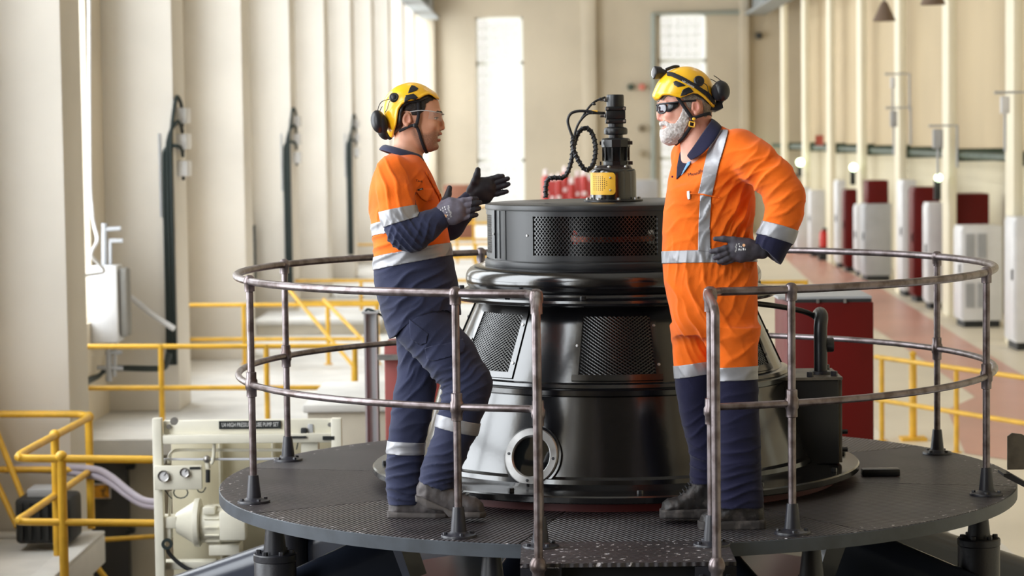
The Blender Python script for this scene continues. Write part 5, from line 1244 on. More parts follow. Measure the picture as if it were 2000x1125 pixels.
# ---- head and neck
hs2 = slices([(140, 1322, 1362, 0, 18), (150, 1306, 1380, 0, 30), (165, 1293, 1390, 0, 37), (182, 1287, 1394, 0, 39), (197, 1286, 1394, 0, 39), (205, 1287.5, 1392, 0, 38.5), (214, 1291, 1390, 0, 37.5), (226, 1292, 1386, 0, 36.5), (236, 1293, 1380, 0, 35), (246, 1294, 1373, 0, 33), (256, 1297, 1364, 0, 30), (266, 1301, 1352, 0, 25), (273, 1308, 1342, 0, 18), (277, 1316, 1334, 0, 10)], 2.25)
v = Vol((1268, 130, -54), (1415, 335, 54), 1.25)
v.add(hs2, 4)
v.add(chain([(1364, 228, 0, 25), (1363, 255, 0, 28), (1362, 285, 0, 31), (1364, 315, 0, 36)], 8), 9)
v.add(chain([(1290, 209, 0, 4.4), (1288.5, 221, 0, 5.4), (1288.5, 230.5, 0, 5.8)], 4), 4)
for s in (-1, 1):
    v.add(ell((1293.5, 233, 6.2*s), (5.0, 4.2, 4.0)), 3)
    v.add(chain([(1288.5, 200.5, 7*s, 3.8), (1292, 199.5, 18*s, 3.8), (1300, 202, 27*s, 3.4)], 4), 4)
    v.add(ell((1306, 227, 23*s), (9, 8, 8)), 8)
    v.cut(ell((1285, 211, 15*s), (7.5, 5.0, 8.0)), 4)
    v.add(ell((1297.5, 211, 16*s), (5.4, 5.0, 6.6)), 1.5); v.cut(ell((1291, 211.3, 20*s), (7, 1.5, 7)), 0.6)
    v.add(ell((1357, 212, 40*s), (9, 14, 4.2), -8), 2.5)
    v.cut(ell((1355.5, 210.5, 44.5*s), (5.4, 9.4, 4.0), -8), 1.5); v.add(ell((1350, 215, 41*s), (2.6, 4.4, 3.0)), 1.5); v.add(ell((1356, 223.5, 41*s), (4, 4.2, 2.6)), 1.5)
v.add(chain([(1299, 249.5, 9, 2.6), (1295.8, 249.8, 0, 3.2), (1299, 249.5, -9, 2.6)], 2), 2)
v.cut(ell((1294, 247.8, 0), (5, 1.2, 11)), 0.8)
v.cut(ell((1287.5, 237, 3.6), (2.2, 1.6, 1.5)), 1); v.cut(ell((1287.5, 237, -3.6), (2.2, 1.6, 1.5)), 1)
v.keep(lambda x, y, l: y-322+0*x+0*l)
hd2, hd2_src = grow(f2_, v, 'body', M_SKIN2, man2, noise=[(7, 0.15, 6)], attr={
    'stubble': lambda V: np.zeros(len(V)),
    'blush': lambda V: np.clip(0.8*blob(V[:, 0], V[:, 1], V[:, 2], (1288, 231, 3), (9, 9, 10))+0.6*blob(V[:, 0], V[:, 1], V[:, 2], (1306, 226, 24), (13, 10, 14))+0.7*blob(V[:, 0], V[:, 1], V[:, 2], (1357, 212, 42), (10, 14, 8))+blob(V[:, 0], V[:, 1], V[:, 2], (1296, 250, 4), (6, 4, 9))+0.4*blob(V[:, 0], V[:, 1], V[:, 2], (1370, 245, 20), (22, 30, 24)), 0, 1)*0.75})
for s in (-1, 1):
    e = fball(f2_, (1297.3, 211.2, 16*s), (4.8, 4.6, 5.8), 'eyeball', M_EYE, hd2, n=20); fball(f2_, (1293.6, 211.2, 18*s), (2.1, 2.3, 2.4), 'iris', M_IRIS, e, n=14)
# grey hair and beard
HO2 = [(1274, 186), (1279, 172), (1288, 156), (1302, 142), (1322, 133), (1344, 130), (1364, 136), (1380, 147), (1389, 160), (1394, 178), (1398, 196), (1397, 212), (1370, 220), (1330, 215), (1290, 205)]
hp2 = poly2d([(1284, 180), (1285, 196), (1292, 199), (1300, 191), (1326, 193), (1336, 201), (1341, 214), (1346, 220), (1349, 208), (1356, 197), (1368, 199), (1371, 214), (1370, 226), (1376, 238), (1384, 240), (1394, 225), (1400, 190), (1380, 150), (1310, 145)])
v = Vol((1272, 140, -48), (1405, 245, 48), 1.5); v.add(hs2, 3); v.D -= 1.6; v.keep(hp2, 2); hfi2 = radial(1336, 184, HO2, 54, 2.15); v.keep(lambda x, y, l: np.where(y < 190, hfi2(x, y, l)+6, -50)); grow(f2_, v, 'hair', M_HAIRG, man2, noise=[(4, 0.5, 9)])
bp2 = poly2d([(1330, 214), (1338, 214), (1345, 224), (1344, 238), (1338, 252), (1334, 262), (1330, 274), (1322, 282), (1306, 284), (1292, 278), (1288, 262), (1290, 254), (1296, 252), (1302, 250), (1297, 246.5), (1288, 246.5), (1288, 239), (1296, 236.5), (1306, 242), (1316, 243), (1326, 230)])
v = Vol((1278, 205, -50), (1352, 294, 50), 1.2); v.add(hs2, 3)
v.add(ell((1309, 263, 0), (19, 20, 25)), 8); v.add(ell((1296, 242, 0), (6.5, 4.5, 17)), 3); v.D -= 2.6; v.keep(bp2, 2.5); grow(f2_, v, 'beard', M_BEARD, man2, noise=[(3.0, 0.35, 14), (8, 0.6, 15)])
for s in (-1, 1):
    v = Vol((1276, 190, min(2*s, 36*s)), (1310, 212, max(2*s, 36*s)), 0.9); v.add(chain([(1285, 199, 8*s, 2.0), (1287.5, 196.8, 16*s, 2.2), (1295, 197.5, 25*s, 1.6)], 2), 1); grow(f2_, v, 'eyebrow', M_HAIRG, hd2)
# ---- helmet with head lamp
HR2 = [(1273, 188), (1280, 194), (1285, 194), (1291, 187), (1304, 187), (1318, 191), (1326, 193), (1338, 188), (1350, 184), (1360, 185), (1370, 191), (1382, 201), (1392, 210), (1400, 213), (1412, 200), (1405, 150), (1360, 118), (1300, 125), (1265, 160)]
v, hf2 = helmet_vol(1336, 184, HO2, HR2, 54, (1262, 120, -62), (1412, 222, 62))
he2, he2_src = grow(f2_, v, 'helmet', M_HELM, man2)
hb2 = bvh_of(he2_src)
c2_ = lambda L_: [(1260+a_/6.083, 115+b_/6.081) for a_, b_ in L_]
for sd in (1, -1):
    drape(c2_([(315, 300), (345, 285), (420, 320), (460, 345), (440, 352), (365, 362), (325, 335)]), hb2, f2_, 'vent', M_BPLS, he2, off=0.5, thick=0.8, side=sd, step=2)
    drape(c2_([(420, 400), (440, 385), (490, 365), (515, 378), (548, 418), (520, 432), (490, 440), (465, 455), (440, 462), (395, 470)]), hb2, f2_, 'strap_clip', M_BPLS, he2, off=1.2, thick=2.0, side=sd, step=2)
    h_ = hb2.ray_cast(Vector((1361, 163, 400*sd)), Vector((0, 0, -sd)))[0]
    k_ = fdisc(f2_, (1361, 163, h_.z-1*sd), 10.5, 6, 'adjuster_knob', M_BPLS, he2, nrm=(0.15, -0.25, sd)); fdisc(f2_, (1361.6, 161.6, h_.z+4.5*sd), 5, 1.6, 'knob_cap', M_BPLS, k_, nrm=(0.15, -0.25, sd))
    # lamp strap lying on the shell
    st = drape(c2_([(255, 170), (310, 180), (450, 255), (560, 320), (640, 370), (730, 420), (800, 490), (830, 560), (790, 545), (700, 460), (600, 395), (520, 345), (400, 285), (290, 225), (250, 215)]), hb2, f2_, 'lamp_strap', M_WEB, he2, off=1.5, thick=2.2, side=sd, step=3)
st_src = bmesh.new(); st_src.from_mesh(he2.data); st_src.free()
lettering('LED LENSER', 1340, 169.5, 5.0, 31, hb2, f2_, 'strap_lettering', M_WHT, he2, off=3.2)
la = fball(f2_, (1292, 144, 0), (14, 10, 14), 'head_lamp', M_BPLS, he2, rot=12)
q = MB().lathe([(0, 0), (11, 0), (12.5, 4), (13, 14), (11.5, 16), (0, 16)], n=28, axis=(-0.95, -0.05, 0.25)); q.v = [tuple(p) for p in f2_.W([(1291+a_[0], 143+a_[1], 3+a_[2]) for a_ in q.v])]; q.build('lamp_body', M_BPLS, la)
q = MB().lathe([(0, 15.4), (8, 16), (9.5, 17), (9.6, 16.2), (0, 16.4)], n=24, axis=(-0.95, -0.05, 0.25)); q.v = [tuple(p) for p in f2_.W([(1291.5+a_[0], 143+a_[1], 3+a_[2]) for a_ in q.v])]; q.build('lamp_lens', mat('silver_lens', (214, 216, 216), 0.18, 0.5), la)
ftube(f2_, [(1300, 137, 8), (1316, 131, 6), (1326, 131, 2)], 3.2, 'lamp_hinge', M_BPLS, la, 8)
# harness, straps, buckle, ear muffs, battery pack
v = Vol((1270, 130, -50), (1405, 222, 50), 1.8); v.add(radial(1336, 184, HO2, 54, 2.15), 0.5); d = v.D.copy(); v.D = np.maximum(d+4.5, -(d+11))
pp_ = poly2d([(1295, 160), (1300, 183), (1330, 190), (1350, 187), (1372, 198), (1388, 214), (1396, 214), (1396, 180), (1370, 150), (1320, 145)]); v.keep(lambda x, y, l: np.broadcast_to(pp_(x, y), v.D.shape), 2); grow(f2_, v, 'harness_pad', M_BPLS, he2)
for s in (1, -1):
    ribbon(f2_, [(1318, 190, 45*s), (1326, 202, 44*s), (1338, 219, 43*s), (1349, 234, 41*s)], (1, -0.7, 0), 6.5, 'chin_strap', M_WEB, he2)
    ribbon(f2_, [(1349, 234, 41.5*s), (1348, 245, 37*s), (1341, 258, 31*s), (1332, 271, 24*s), (1322, 280, 12*s), (1318, 283, 0)], (1, 0.5, 0), 6.5, 'chin_strap', M_WEB, he2)
    ribbon(f2_, [(1350, 234, 41.5*s), (1362, 230, 41*s), (1374, 226, 36*s), (1384, 224, 26*s), (1390, 225, 0)], (0.1, 1, 0), 6, 'chin_strap', M_WEB, he2)
    q = MB()
    for a_, b_ in (((-5, -5), (5, -3)), ((5, -3), (4, 6)), ((4, 6), (-6, 4)), ((-6, 4), (-5, -5))): q.tube([Vector(p) for p in f2_.W([(1349+a_[0], 245+a_[1], 40*s), (1349+b_[0], 245+b_[1], 40*s)])], 1.3/f2_.s, 8)
    bk = q.build('buckle', M_YCOV, he2); fball(f2_, (1352, 235.5, 43*s), (3.6, 3.2, 1.5), 'buckle_button', M_YCOV, bk, n=12)
    mc = (1406, 180, 30) if s > 0 else (1402, 184, -30)
    mu = fball(f2_, mc, (17, 20.5, 17), 'ear_muff', M_BPLS, he2, rot=-10); fball(f2_, (mc[0]-8, mc[1]+3, mc[2]), (11, 17, 15), 'muff_cushion', M_WEB, mu, rot=-10)
    ftube(f2_, [(1408, 162, mc[2]), (1398, 155, mc[2]+4*s), (1391, 151, mc[2]+8*s)], 0.8, 'muff_wire', M_BPLS, mu, 6)
    ftube(f2_, [(1385, 196, 40*s), (1380, 184, 46*s), (1377, 172, 48*s), (1370, 166, 50*s)], 0.8, 'muff_wire', M_BPLS, mu, 6)
q = MB(); bxw = [(a_, b_, c_) for c_ in (-20, 20) for a_, b_ in ((1384, 208), (1408, 198), (1411, 212), (1398, 218), (1386, 216))]
W_ = [Vector(p) for p in f2_.W(bxw)]; q.add(W_, [(0, 1, 2, 3, 4), (9, 8, 7, 6, 5)]+[(i, i+5, (i+1) % 5+5, (i+1) % 5) for i in range(5)]); q.build('battery_pack', M_BPLS, he2)
# ---- dark safety glasses
M_DLENS = mat('dark_grey_lens', (58, 54, 60), 0.08, 0.3, coat=0.6)
g2_ = ftube(f2_, [(1356, 200, 42), (1336, 201, 43), (1318, 203, 41), (1304, 204, 34), (1292, 204, 22), (1284, 205, 8), (1283, 206, 0), (1284, 205, -8), (1292, 204, -22), (1304, 204, -34), (1318, 203, -41), (1336, 201, -43), (1356, 200, -42)], 1.8, 'safety_glasses', M_BPLS, man2, 8)
for s in (1, -1):
    bm = bmesh.new(); n_ = 24; ct = Vector((1291.5, 213.5, 19*s)); ring = []
    A_ = Vector((0.62, -0.05, 0.78*s)).normalized(); B_ = Vector((0.1, 1, 0)).normalized(); N_ = Vector((-0.78, 0.0, 0.62*s))
    cv = bm.verts.new(ct+N_*2.2)
    for i in range(n_):
        a_ = 2*PI*i/n_; c_, s_ = math.cos(a_), math.sin(a_); rr_ = 1/((abs(c_)**2.6+abs(s_)**2.6)**(1/2.6)); ring.append(bm.verts.new(ct+A_*c_*rr_*13+B_*s_*rr_*9.2))
    for i in range(n_): bm.faces.new((cv, ring[i], ring[(i+1) % n_]))
    rp_ = [v_.co.copy() for v_ in ring]; finish(bm, f2_, 'lens', M_DLENS, g2_)
    ftube(f2_, rp_, 1.5, 'lens_rim', M_BPLS, g2_, 8, closed=True, sp=1)
    drape(None, hd2_bvh if False else bvh_of(hd2_src), f2_, 'side_shield', M_BPLS, g2_, off=3.0, thick=1.2, side=s, verts=[(1303, 203.5), (1323, 202), (1321, 211), (1308, 221), (1301, 222)], faces=[(0, 1, 2, 3, 4)])
# ---- glove on the hip
L3 = 92
v = hand_vol([[(1462, 489, L3-2, 16), (1444, 489, L3, 18), (1428, 488, L3, 15)], [(1452, 479, L3, 12), (1436, 479, L3, 12), (1424, 480, L3, 9)], [(1456, 500, L3, 12), (1438, 502, L3, 11), (1426, 501, L3, 9)]],
    [[(1424, 483, L3, 6.8), (1408, 487, L3+4, 6.3), (1394, 490.5, L3+4, 5.6), (1382, 492.5, L3+1, 5.0)],
     [(1422, 490, L3, 6.4), (1410, 496, L3+4, 5.9), (1398, 501, L3+4, 5.3), (1388.5, 504.5, L3+1, 4.8)],
     [(1426, 498, L3, 6.4), (1414, 504.5, L3+3, 5.9), (1404, 510, L3+3, 5.2), (1396.5, 513, L3+1, 4.7)],
     [(1432, 503, L3-2, 6), (1420, 509, L3-3, 5.4), (1410, 513, L3-4, 4.8), (1404, 515, L3-5, 4.4)]],
    [(1440, 478, L3+2, 9), (1424, 471.5, L3+4, 7), (1405, 469, L3+4, 5.8), (1389, 468.5, L3+2, 4.8)],
    [(1478, 490, L3-4, 17), (1462, 489, L3-2, 16)])
g3, g3s = grow(f2_, v, 'glove', [M_GLVM, M_GLV], man2, zone=lambda x, y, l: ((x > 1424) & (y < 497)).astype(int)*0, noise=[(8, 0.25, 2)])
gb3 = bvh_of(g3s)
lettering('MaxiFlex', 1427.5, 486, 4.6, -84, gb3, f2_, 'glove_lettering', M_WHT, g3, off=0.5)
for cx_, cy_, w_, h_ in ((1433, 489, 2.2, 3.5), (1436.5, 489.5, 1.6, 3.5), (1441, 488.5, 2.5, 4.5), (1434, 483, 1.6, 2.5), (1437, 484, 1.4, 2), (1444.5, 489, 1.4, 3.5), (1433, 478.5, 2, 2)):
    drape([(cx_-w_/2, cy_-h_/2), (cx_+w_/2, cy_-h_/2), (cx_+w_/2, cy_+h_/2), (cx_-w_/2, cy_+h_/2)], gb3, f2_, 'glove_print', M_WHT, g3, off=0.5, thick=0.0)
drape([(1442+2.8*math.cos(R(t)), 481+2.8*math.sin(R(t))) for t in range(0, 360, 30)], gb3, f2_, 'glove_logo', MATS['orange_print'], g3, off=0.5, thick=0.0)
# far hand resting on the other hip
v = hand_vol([[(1398, 494, -94, 14), (1416, 496, -92, 16), (1430, 497, -90, 13)]], [[(1430, 490, -88, 6), (1446, 492, -88, 5.5), (1456, 494, -88, 4.8)], [(1430, 497, -88, 6), (1448, 500, -88, 5.5), (1458, 503, -88, 4.8)], [(1428, 504, -88, 6), (1444, 508, -88, 5.4), (1454, 511, -88, 4.6)], [(1424, 509, -88, 5.6), (1436, 514, -88, 5), (1444, 517, -88, 4.2)]],
    [(1412, 486, -92, 8), (1424, 479, -90, 6.4), (1434, 475, -88, 5)], [(1384, 492, -95, 15), (1398, 494, -94, 14)])
grow(f2_, v, 'glove', M_GLVD, man2, noise=[(8, 0.25, 2)])
# ================================================================== things around the hall
M_BOXW = mat('pale_grey_enamel', (222, 222, 224), 0.4, var=0.05, vscale=3)
M_BOXG = mat('grey_enamel', (176, 178, 182), 0.45, var=0.08, vscale=3)
M_REDC = mat('dark_red_enamel', (98, 7, 5), 0.5, spec=0.25, var=0.1, vscale=2)
M_CREAM = mat('cream_machine_paint', (232, 228, 212), 0.4, var=0.06, vscale=4)
M_CREAM2 = mat('beige_panel_paint', (206, 198, 172), 0.5, var=0.08, vscale=3)
M_BLACK = mat('matt_black', (32, 34, 36), 0.6)
M_CABL = mat('green_black_cable', (34, 46, 46), 0.5)
def pm(Y): return FPX/Y                                   # pixels per metre at depth Y
def railing(name, label, Y, x0, x1, rails, posts, ybot, mt_=M_YEL, r_=0.022, curl=False, Y1=None):
    """straight yellow rail: rails = heights as picture rows at depth Y"""
    Y1 = Y1 or Y; yy = lambda x: Y+(Y1-Y)*(x-x0)/(x1-x0)
    t = thing(name, label, 'railing', at(x0, ybot(x0) if callable(ybot) else ybot, Y))
    for (ya, yb) in rails: MB().tube([at(x0, ya, Y), at(x1, yb, Y1)], r_, 10).build('rail', mt_, t)
    for px_ in posts:
        f_ = (px_-x0)/(x1-x0); ya = rails[0][0]+(rails[0][1]-rails[0][0])*f_; a_ = at(px_, ya, yy(px_)); b_ = at(px_, ybot if not callable(ybot) else ybot(px_), yy(px_))
        p_ = MB().tube([(a_.x, a_.y, a_.z+0.02), (a_.x, a_.y, b_.z)], r_*1.1, 10).build('post', mt_, t)
        MB().lathe([(0.05, 0), (0.05, 0.012), (r_, 0.014)], c=(a_.x, a_.y, b_.z), n=14).build('base_plate', mt_, p_)
    return t
railing('yellow_railing', 'nearest yellow walkway railing behind the cream pump frame', 20.7, 160, 706, [(677, 676), (758, 757)], (314, 520, 693), 845)
railing('yellow_railing', 'yellow railing in front of the second left pier, above the white ledge', 26.5, 357, 742, [(596, 595), (663, 662)], (476, 640, 736), 712)
railing('yellow_railing', 'yellow railing farther back beside the third left pier', 33.0, 470, 930, [(549, 548), (590, 589)], (540, 705, 856), 628)
railing('yellow_railing', 'yellow railing far back on the left, seen below the gesturing hands', 45.0, 640, 962, [(478, 477), (505, 504)], (672, 760, 880, 930), 533)
railing('yellow_railing', 'tall yellow railing just left of the mesh drum, far back', 48.0, 872, 972, [(404, 403), (436, 435), (468, 467), (500, 499)], (892, 925, 958), 526)
railing('yellow_railing', 'yellow railing right of the red cabinet beside the pink floor', 22.4, 1710, 2060, [(697, 746), (780, 836)], (1722, 1868, 2010), lambda x: 862+(x-1722)*0.155, Y1=20.2)
railing('yellow_railing', 'short yellow railing end behind the bearded worker', 24.5, 1476, 1576, [(552, 551)], (1574,), 818)
t = thing('yellow_stair_rail', 'sloping yellow stair rails between the left piers', 'railing', at(640, 720, 25.0))
for a_, b_, c_, d_ in ((560, 560, 690, 715), (632, 585, 738, 694)): MB().tube([at(a_, b_, 25.2), at(c_, d_, 24.2)], 0.02, 10).build('rail', M_YEL, t)
MB().tube([at(690, 715, 24.2), at(690, 780, 24.2)], 0.02, 10).build('post', M_YEL, t)
t = thing('valve_post', 'thick yellow bollard with cap by the right hand railing', 'bollard', (at(1783, 862, 22.3).x, 22.3, 0))
a_ = at(1783, 690, 22.3); MB().lathe([(0, 0), (0.036, 0), (0.036, a_.z-0.1), (0.026, a_.z-0.08), (0.026, a_.z-0.02), (0.038, a_.z), (0, a_.z+0.03)], c=(a_.x, 22.3, 0), n=18).build('column', M_YEL, t)
MB().box((a_.x-0.12, 22.2, 0), (a_.x+0.12, 22.4, 0.03)).build('foot', M_YEL, t)
# ---- looped stair railing at the lower left
t = thing('yellow_stair_railing', 'yellow looped pipe railing at the concrete stair landing, lower left', 'railing', at(120, 1125, 16.2))
YB, YN = 17.1, 14.85
def loop(yb, yn): return [at(-60, yb, YB), at(120, yb, YB), at(160, yb+1, YB), at(171, yb+6, YB-0.08), at(160, yb+14, YB-0.3), at(60, yn-18, YN+0.4), at(37, yn-3, YN+0.03), at(48, yn+1, YN), at(120, yn+2, YN), at(318, yn+4, YN)]
MB().tube(spline(loop(809, 894), 8), 0.026, 12).build('top_rail', M_YEL, t); MB().tube(spline(loop(917, 1018), 8), 0.024, 12).build('middle_rail', M_YEL, t)
for px_, ya, yb, Y in ((173, 814, 1032, YB), (120, 892, 1180, YN), (107, 850, 1085, 15.95)):
    p_ = at(px_, ya, Y); q_ = at(px_, yb, Y); o = MB().tube([(p_.x, p_.y, p_.z+0.02), (p_.x, p_.y, q_.z)], 0.029, 12).build('post', M_YEL, t); MB().ball((p_.x, p_.y, p_.z), 0.04, 12).build('tee_fitting', M_YEL, o)
for a_, b_, c_, d_ in ((-40, 760, 66, 1026), (-40, 870, 34, 1030)): MB().tube([at(a_, b_, 17.2), at(c_, d_, 16.9)], 0.022, 10).build('sloping_rail', M_YEL, t)
t = thing('yellow_pipe_stub', 'lower yellow rails running behind the cream pump frame post', 'railing', at(250, 1050, 19.6))
MB().tube([at(172, 1056, 19.0), at(330, 1046, 19.6)], 0.02, 8).build('rail', M_YEL, t); MB().tube([at(190, 1108, 19.0), at(222, 1150, 19.0)], 0.025, 8).build('brace', M_YEL, t)
# concrete landing
c_ = at(205, 1036, 17.3); lz = c_.z
ld = thing('concrete_landing', 'pale concrete stair landing slab with raised edge, lower left', 'landing', (-4.2, 16, lz-0.24))
MB().box((-4.2, 12.95, lz-0.24), (c_.x, 17.3, lz-0.03), bev=0.01).build('slab', M_CONC, ld); MB().box((c_.x-0.16, 12.95, lz-0.03), (c_.x, 17.3, lz), bev=0.008).build('raised_edge', M_CONC, ld); MB().box((-4.15, 17.16, lz-0.03), (c_.x-0.17, 17.3, lz), bev=0.008).build('raised_edge', M_CONC, ld)
# dark door under the walkway with its warning sign, dark machine, hoses
d0, d1 = at(180, 882, 20.7), at(250, 882, 20.7)
dr = tag(MB().box((d0.x, 20.62, PIT), (d1.x, 20.74, d0.z), bev=0.005).build('access_door', mat('charcoal_door', (62, 62, 64), 0.5), None, origin=(d0.x, 20.68, PIT)), 'dark grey access door below the white walkway', 'door')
a_, b_ = at(177, 946, 20.55), at(215, 975, 20.55); MB().box((a_.x, 20.58, b_.z), (b_.x, 20.61, a_.z)).build('sign_border', M_BOXW, dr)
MB().box((a_.x+0.01, 20.565, b_.z+0.01), (b_.x-0.01, 20.579, a_.z-0.01)).build('warning_sign', mat('orange_sign', (226, 158, 40), 0.5, rgb2=(120, 84, 30), vscale=14, thr=(0.5, 0.6)), dr)
for y_ in (911, 1036): h_ = at(252, y_, 20.6); MB().box((h_.x-0.02, 20.55, h_.z-0.02), (h_.x+0.05, 20.66, h_.z+0.02), bev=0.005).build('hinge', M_BLACK, dr)
M_HOSE = mat('lavender_grey_hose', (172, 164, 176), 0.4)
for k, (dy, lb) in enumerate(((0, 'upper of two pale grey hoses sagging left of the cream pump frame'), (13, 'lower of two pale grey hoses sagging left of the cream pump frame'))):
    tag(MB().tube(spline([at(10, 914+dy*0.3, 17.2), at(90, 913+dy*0.4, 17.2), at(180, 916+dy, 17.0), at(215, 930+dy, 16.8), at(250, 958+dy*0.8, 16.6), at(280, 977+dy*0.7, 16.4), at(312, 982+dy*0.7, 16.2)], 8), 0.026, 12).build('hose', M_HOSE, None, origin=at(180, 916+dy, 18.4)), lb, 'hose', 'grey hoses')
mk = thing('dark_blower', 'black ribbed blower unit behind the yellow stair railing', 'machine', at(90, 1062, 16.6))
a_, b_ = at(28, 975, 16.6), at(140, 1062, 16.6); MB().box((a_.x, 16.6, b_.z), (b_.x, 17.0, a_.z), bev=0.03).build('casing', M_BLACK, mk)
for k in range(6): x = a_.x+0.04+k*0.062; MB().box((x, 16.57, b_.z+0.03), (x+0.02, 16.61, a_.z-0.03)).build('rib', M_BLACK, mk)
a_, b_ = at(52, 956, 16.7), at(118, 976, 16.7); MB().box((a_.x, 16.7, b_.z), (b_.x, 16.95, a_.z), bev=0.01).build('lid', M_BOXG, mk)

# ---- cream pump frame
YP = 13.0; S = pm(YP)
P = lambda x, y, dy=0.0: at(x, y, YP+dy)
pu = thing('pump_frame', 'cream painted lube pump frame with gauges, motor and sign', 'pump', (P(480, 1000).x, YP, PIT))
def pbox(x0, y0, x1, y1, d0, d1, name, mt_, parent=pu, bev=0.006):
    a_, b_ = P(x0, y0), P(x1, y1); return MB().box((a_.x, YP+d0, b_.z), (b_.x, YP+d1, a_.z), bev=bev).build(name, mt_, parent)
a_ = P(300, 815); b_ = P(318, 815); MB().box((a_.x, YP-0.06, PIT), (b_.x, YP+0.0, a_.z), bev=0.006).build('upright', M_CREAM, pu)
a_ = P(648, 815); b_ = P(668, 815); MB().box((a_.x, YP-0.06, PIT), (b_.x, YP+0.0, a_.z), bev=0.006).build('upright', M_CREAM, pu)
tb_ = pbox(318, 822, 648, 848, 0.0, 0.05, 'header_panel', M_CREAM); pbox(318, 848, 648, 862, -0.05, 0.1, 'header_flange', M_CREAM)
pbox(318, 862, 648, 1160, 0.28, 0.31, 'back_panel', M_CREAM2)
pbox(416, 862, 426, 1130, 0.2, 0.27, 'stiffener', M_CREAM); pbox(521, 862, 531, 1130, 0.2, 0.27, 'stiffener', M_CREAM)
sg = pbox(428, 822.5, 549, 836.5, -0.012, -0.001, 'nameplate', mat('black_nameplate', (26, 30, 30), 0.5), tb_, 0.0)
tv, tf_ = text_mesh('U4 HIGH PRESSURE LUBE PUMP SET', 0.034); c_ = P(488.5, 829.8, -0.014)
xs_ = [v_.x for v_ in tv]; k_ = (112/S)/(max(xs_)-min(xs_))
MB().add([(c_.x+v_.x*k_, c_.y, c_.z+v_.y) for v_ in tv], tf_).build('nameplate_lettering', M_WHT, tb_, smooth=0)
for x0, y0, x1, y1 in ((632, 849.5, 655, 856.5), (570, 849.5, 600, 853)): pbox(x0, y0, x1, y1, -0.062, -0.052, 'small_plate', MATS['black_nameplate'], tb_, 0.0)
for x, y in ((330, 833), (645, 829)): MB().lathe([(0, 0.02), (0.012, 0.02), (0.014, 0.015), (0.014, 0), (0, 0)], c=P(x, y, -0.0), n=6, axis=(0, -1, 0)).build('bolt', M_STEEL, tb_)
MB().lathe([(0, 0.02), (0.022, 0.02), (0.022, 0)], c=P(341, 822, 0.02), n=14, axis=(0, -1, 0)).build('roller', M_STEEL, pu)
gp = pbox(306, 905, 400, 951, -0.10, -0.075, 'gauge_panel', M_CREAM)
for x, y, r_ in ((320, 929, 11), (361, 922, 9)):
    g_ = MB().lathe([(r_/S*0.82, 0.022), (r_/S, 0.024), (r_/S, 0)], c=P(x, y, -0.10), n=24, axis=(0, -1, 0)).build('gauge', M_STEEL, gp); MB().lathe([(0, 0.016), (r_/S*0.84, 0.016), (r_/S*0.84, 0.01)], c=P(x, y, -0.10), n=24, axis=(0, -1, 0)).build('gauge_face', M_BOXW, g_)
    p_ = P(x, y, -0.1185); MB().tube([p_, p_+Vector((0.012, 0, 0.014))], 0.0015, 5).build('gauge_needle', M_BLACK, g_)
pbox(376, 907, 396, 911, -0.106, -0.1, 'small_plate', MATS['black_nameplate'], gp, 0.0)
hp_ = lambda L_, r_, nm, mt_, dy=0.05, par=pu: MB().tube(spline([P(x, y, dy) for x, y in L_], 6), r_/S, 10).build(nm, mt_, par)
hp_([(330, 905), (330, 893), (336, 883), (350, 879), (400, 879), (560, 879)], 3.2, 'pipe', M_CREAM); hp_([(320, 905), (321, 899), (328, 897), (400, 897), (540, 896), (600, 890)], 2.6, 'pipe', mat('pale_blue_pipe', (214, 216, 226), 0.4), 0.02)
hp_([(418, 862), (418, 880), (416, 900), (412, 906)], 3.5, 'pipe', M_CREAM, 0.0); hp_([(333, 960), (332, 985), (331, 1010)], 3, 'pipe', M_CREAM, 0.0)
vv_ = hp_([(405, 896), (406, 915)], 5, 'valve_body', M_CREAM, -0.06); MB().ball(P(404, 897, -0.07), 0.022, 10).build('valve_cap', M_STEEL, vv_); hp_([(406, 918), (406, 942)], 4.5, 'valve_handle', M_BLACK, -0.08, vv_)
lp = [(353+14*math.cos(R(t)), 962+11*math.sin(R(t))) for t in range(0, 360, 30)]; MB().tube([P(x, y, -0.05) for x, y in lp], 1.4/S, 8, closed=True).build('cable_loop', M_CABL, pu)
hp_([(384, 952), (388, 960), (396, 961), (402, 952)], 1.2, 'cable', M_CABL, -0.06); hp_([(322, 957), (330, 968), (336, 974)], 1.0, 'cable', M_CABL, -0.05)
# motor: bell housing and ribbed body, axis to the right
mo2 = MB().lathe([(0, 0), (20/S, 0), (22/S, 3/S), (43/S, 36/S), (47/S, 37/S), (48/S, 40/S), (48/S, 47/S), (44/S, 49/S), (0, 49/S)], c=P(345, 1021, 0.02), n=40, axis=(1, 0, 0)).build('bell_housing', M_CREAM, pu)
mb_ = MB().lathe([(0, 0), (35/S, 0), (36/S, 3/S), (36/S, 74/S), (30/S, 80/S), (0, 80/S)], c=P(394, 1024, 0.02), n=40, axis=(1, 0, 0)).build('motor_body', M_CREAM, pu)
for k in range(14):
    an = R(360/14*k); c_ = P(418, 1024, 0.02)+Vector((0, math.cos(an)*37/S, math.sin(an)*37/S)); MB().obox(c_, (14/S, 0, 0), (0, math.cos(an)*3/S, math.sin(an)*3/S), (0, -math.sin(an)*0.004, math.cos(an)*0.004)).build('cooling_fin', M_CREAM, mb_)
pbox(434, 992, 486, 1048, -0.14, -0.06, 'terminal_box', M_CREAM, mb_, 0.012); pbox(400, 986, 424, 1000, -0.09, 0.0, 'motor_lug', M_CREAM, mb_)
pbox(410, 1062, 470, 1082, -0.05, 0.12, 'motor_foot', M_CREAM, mb_)
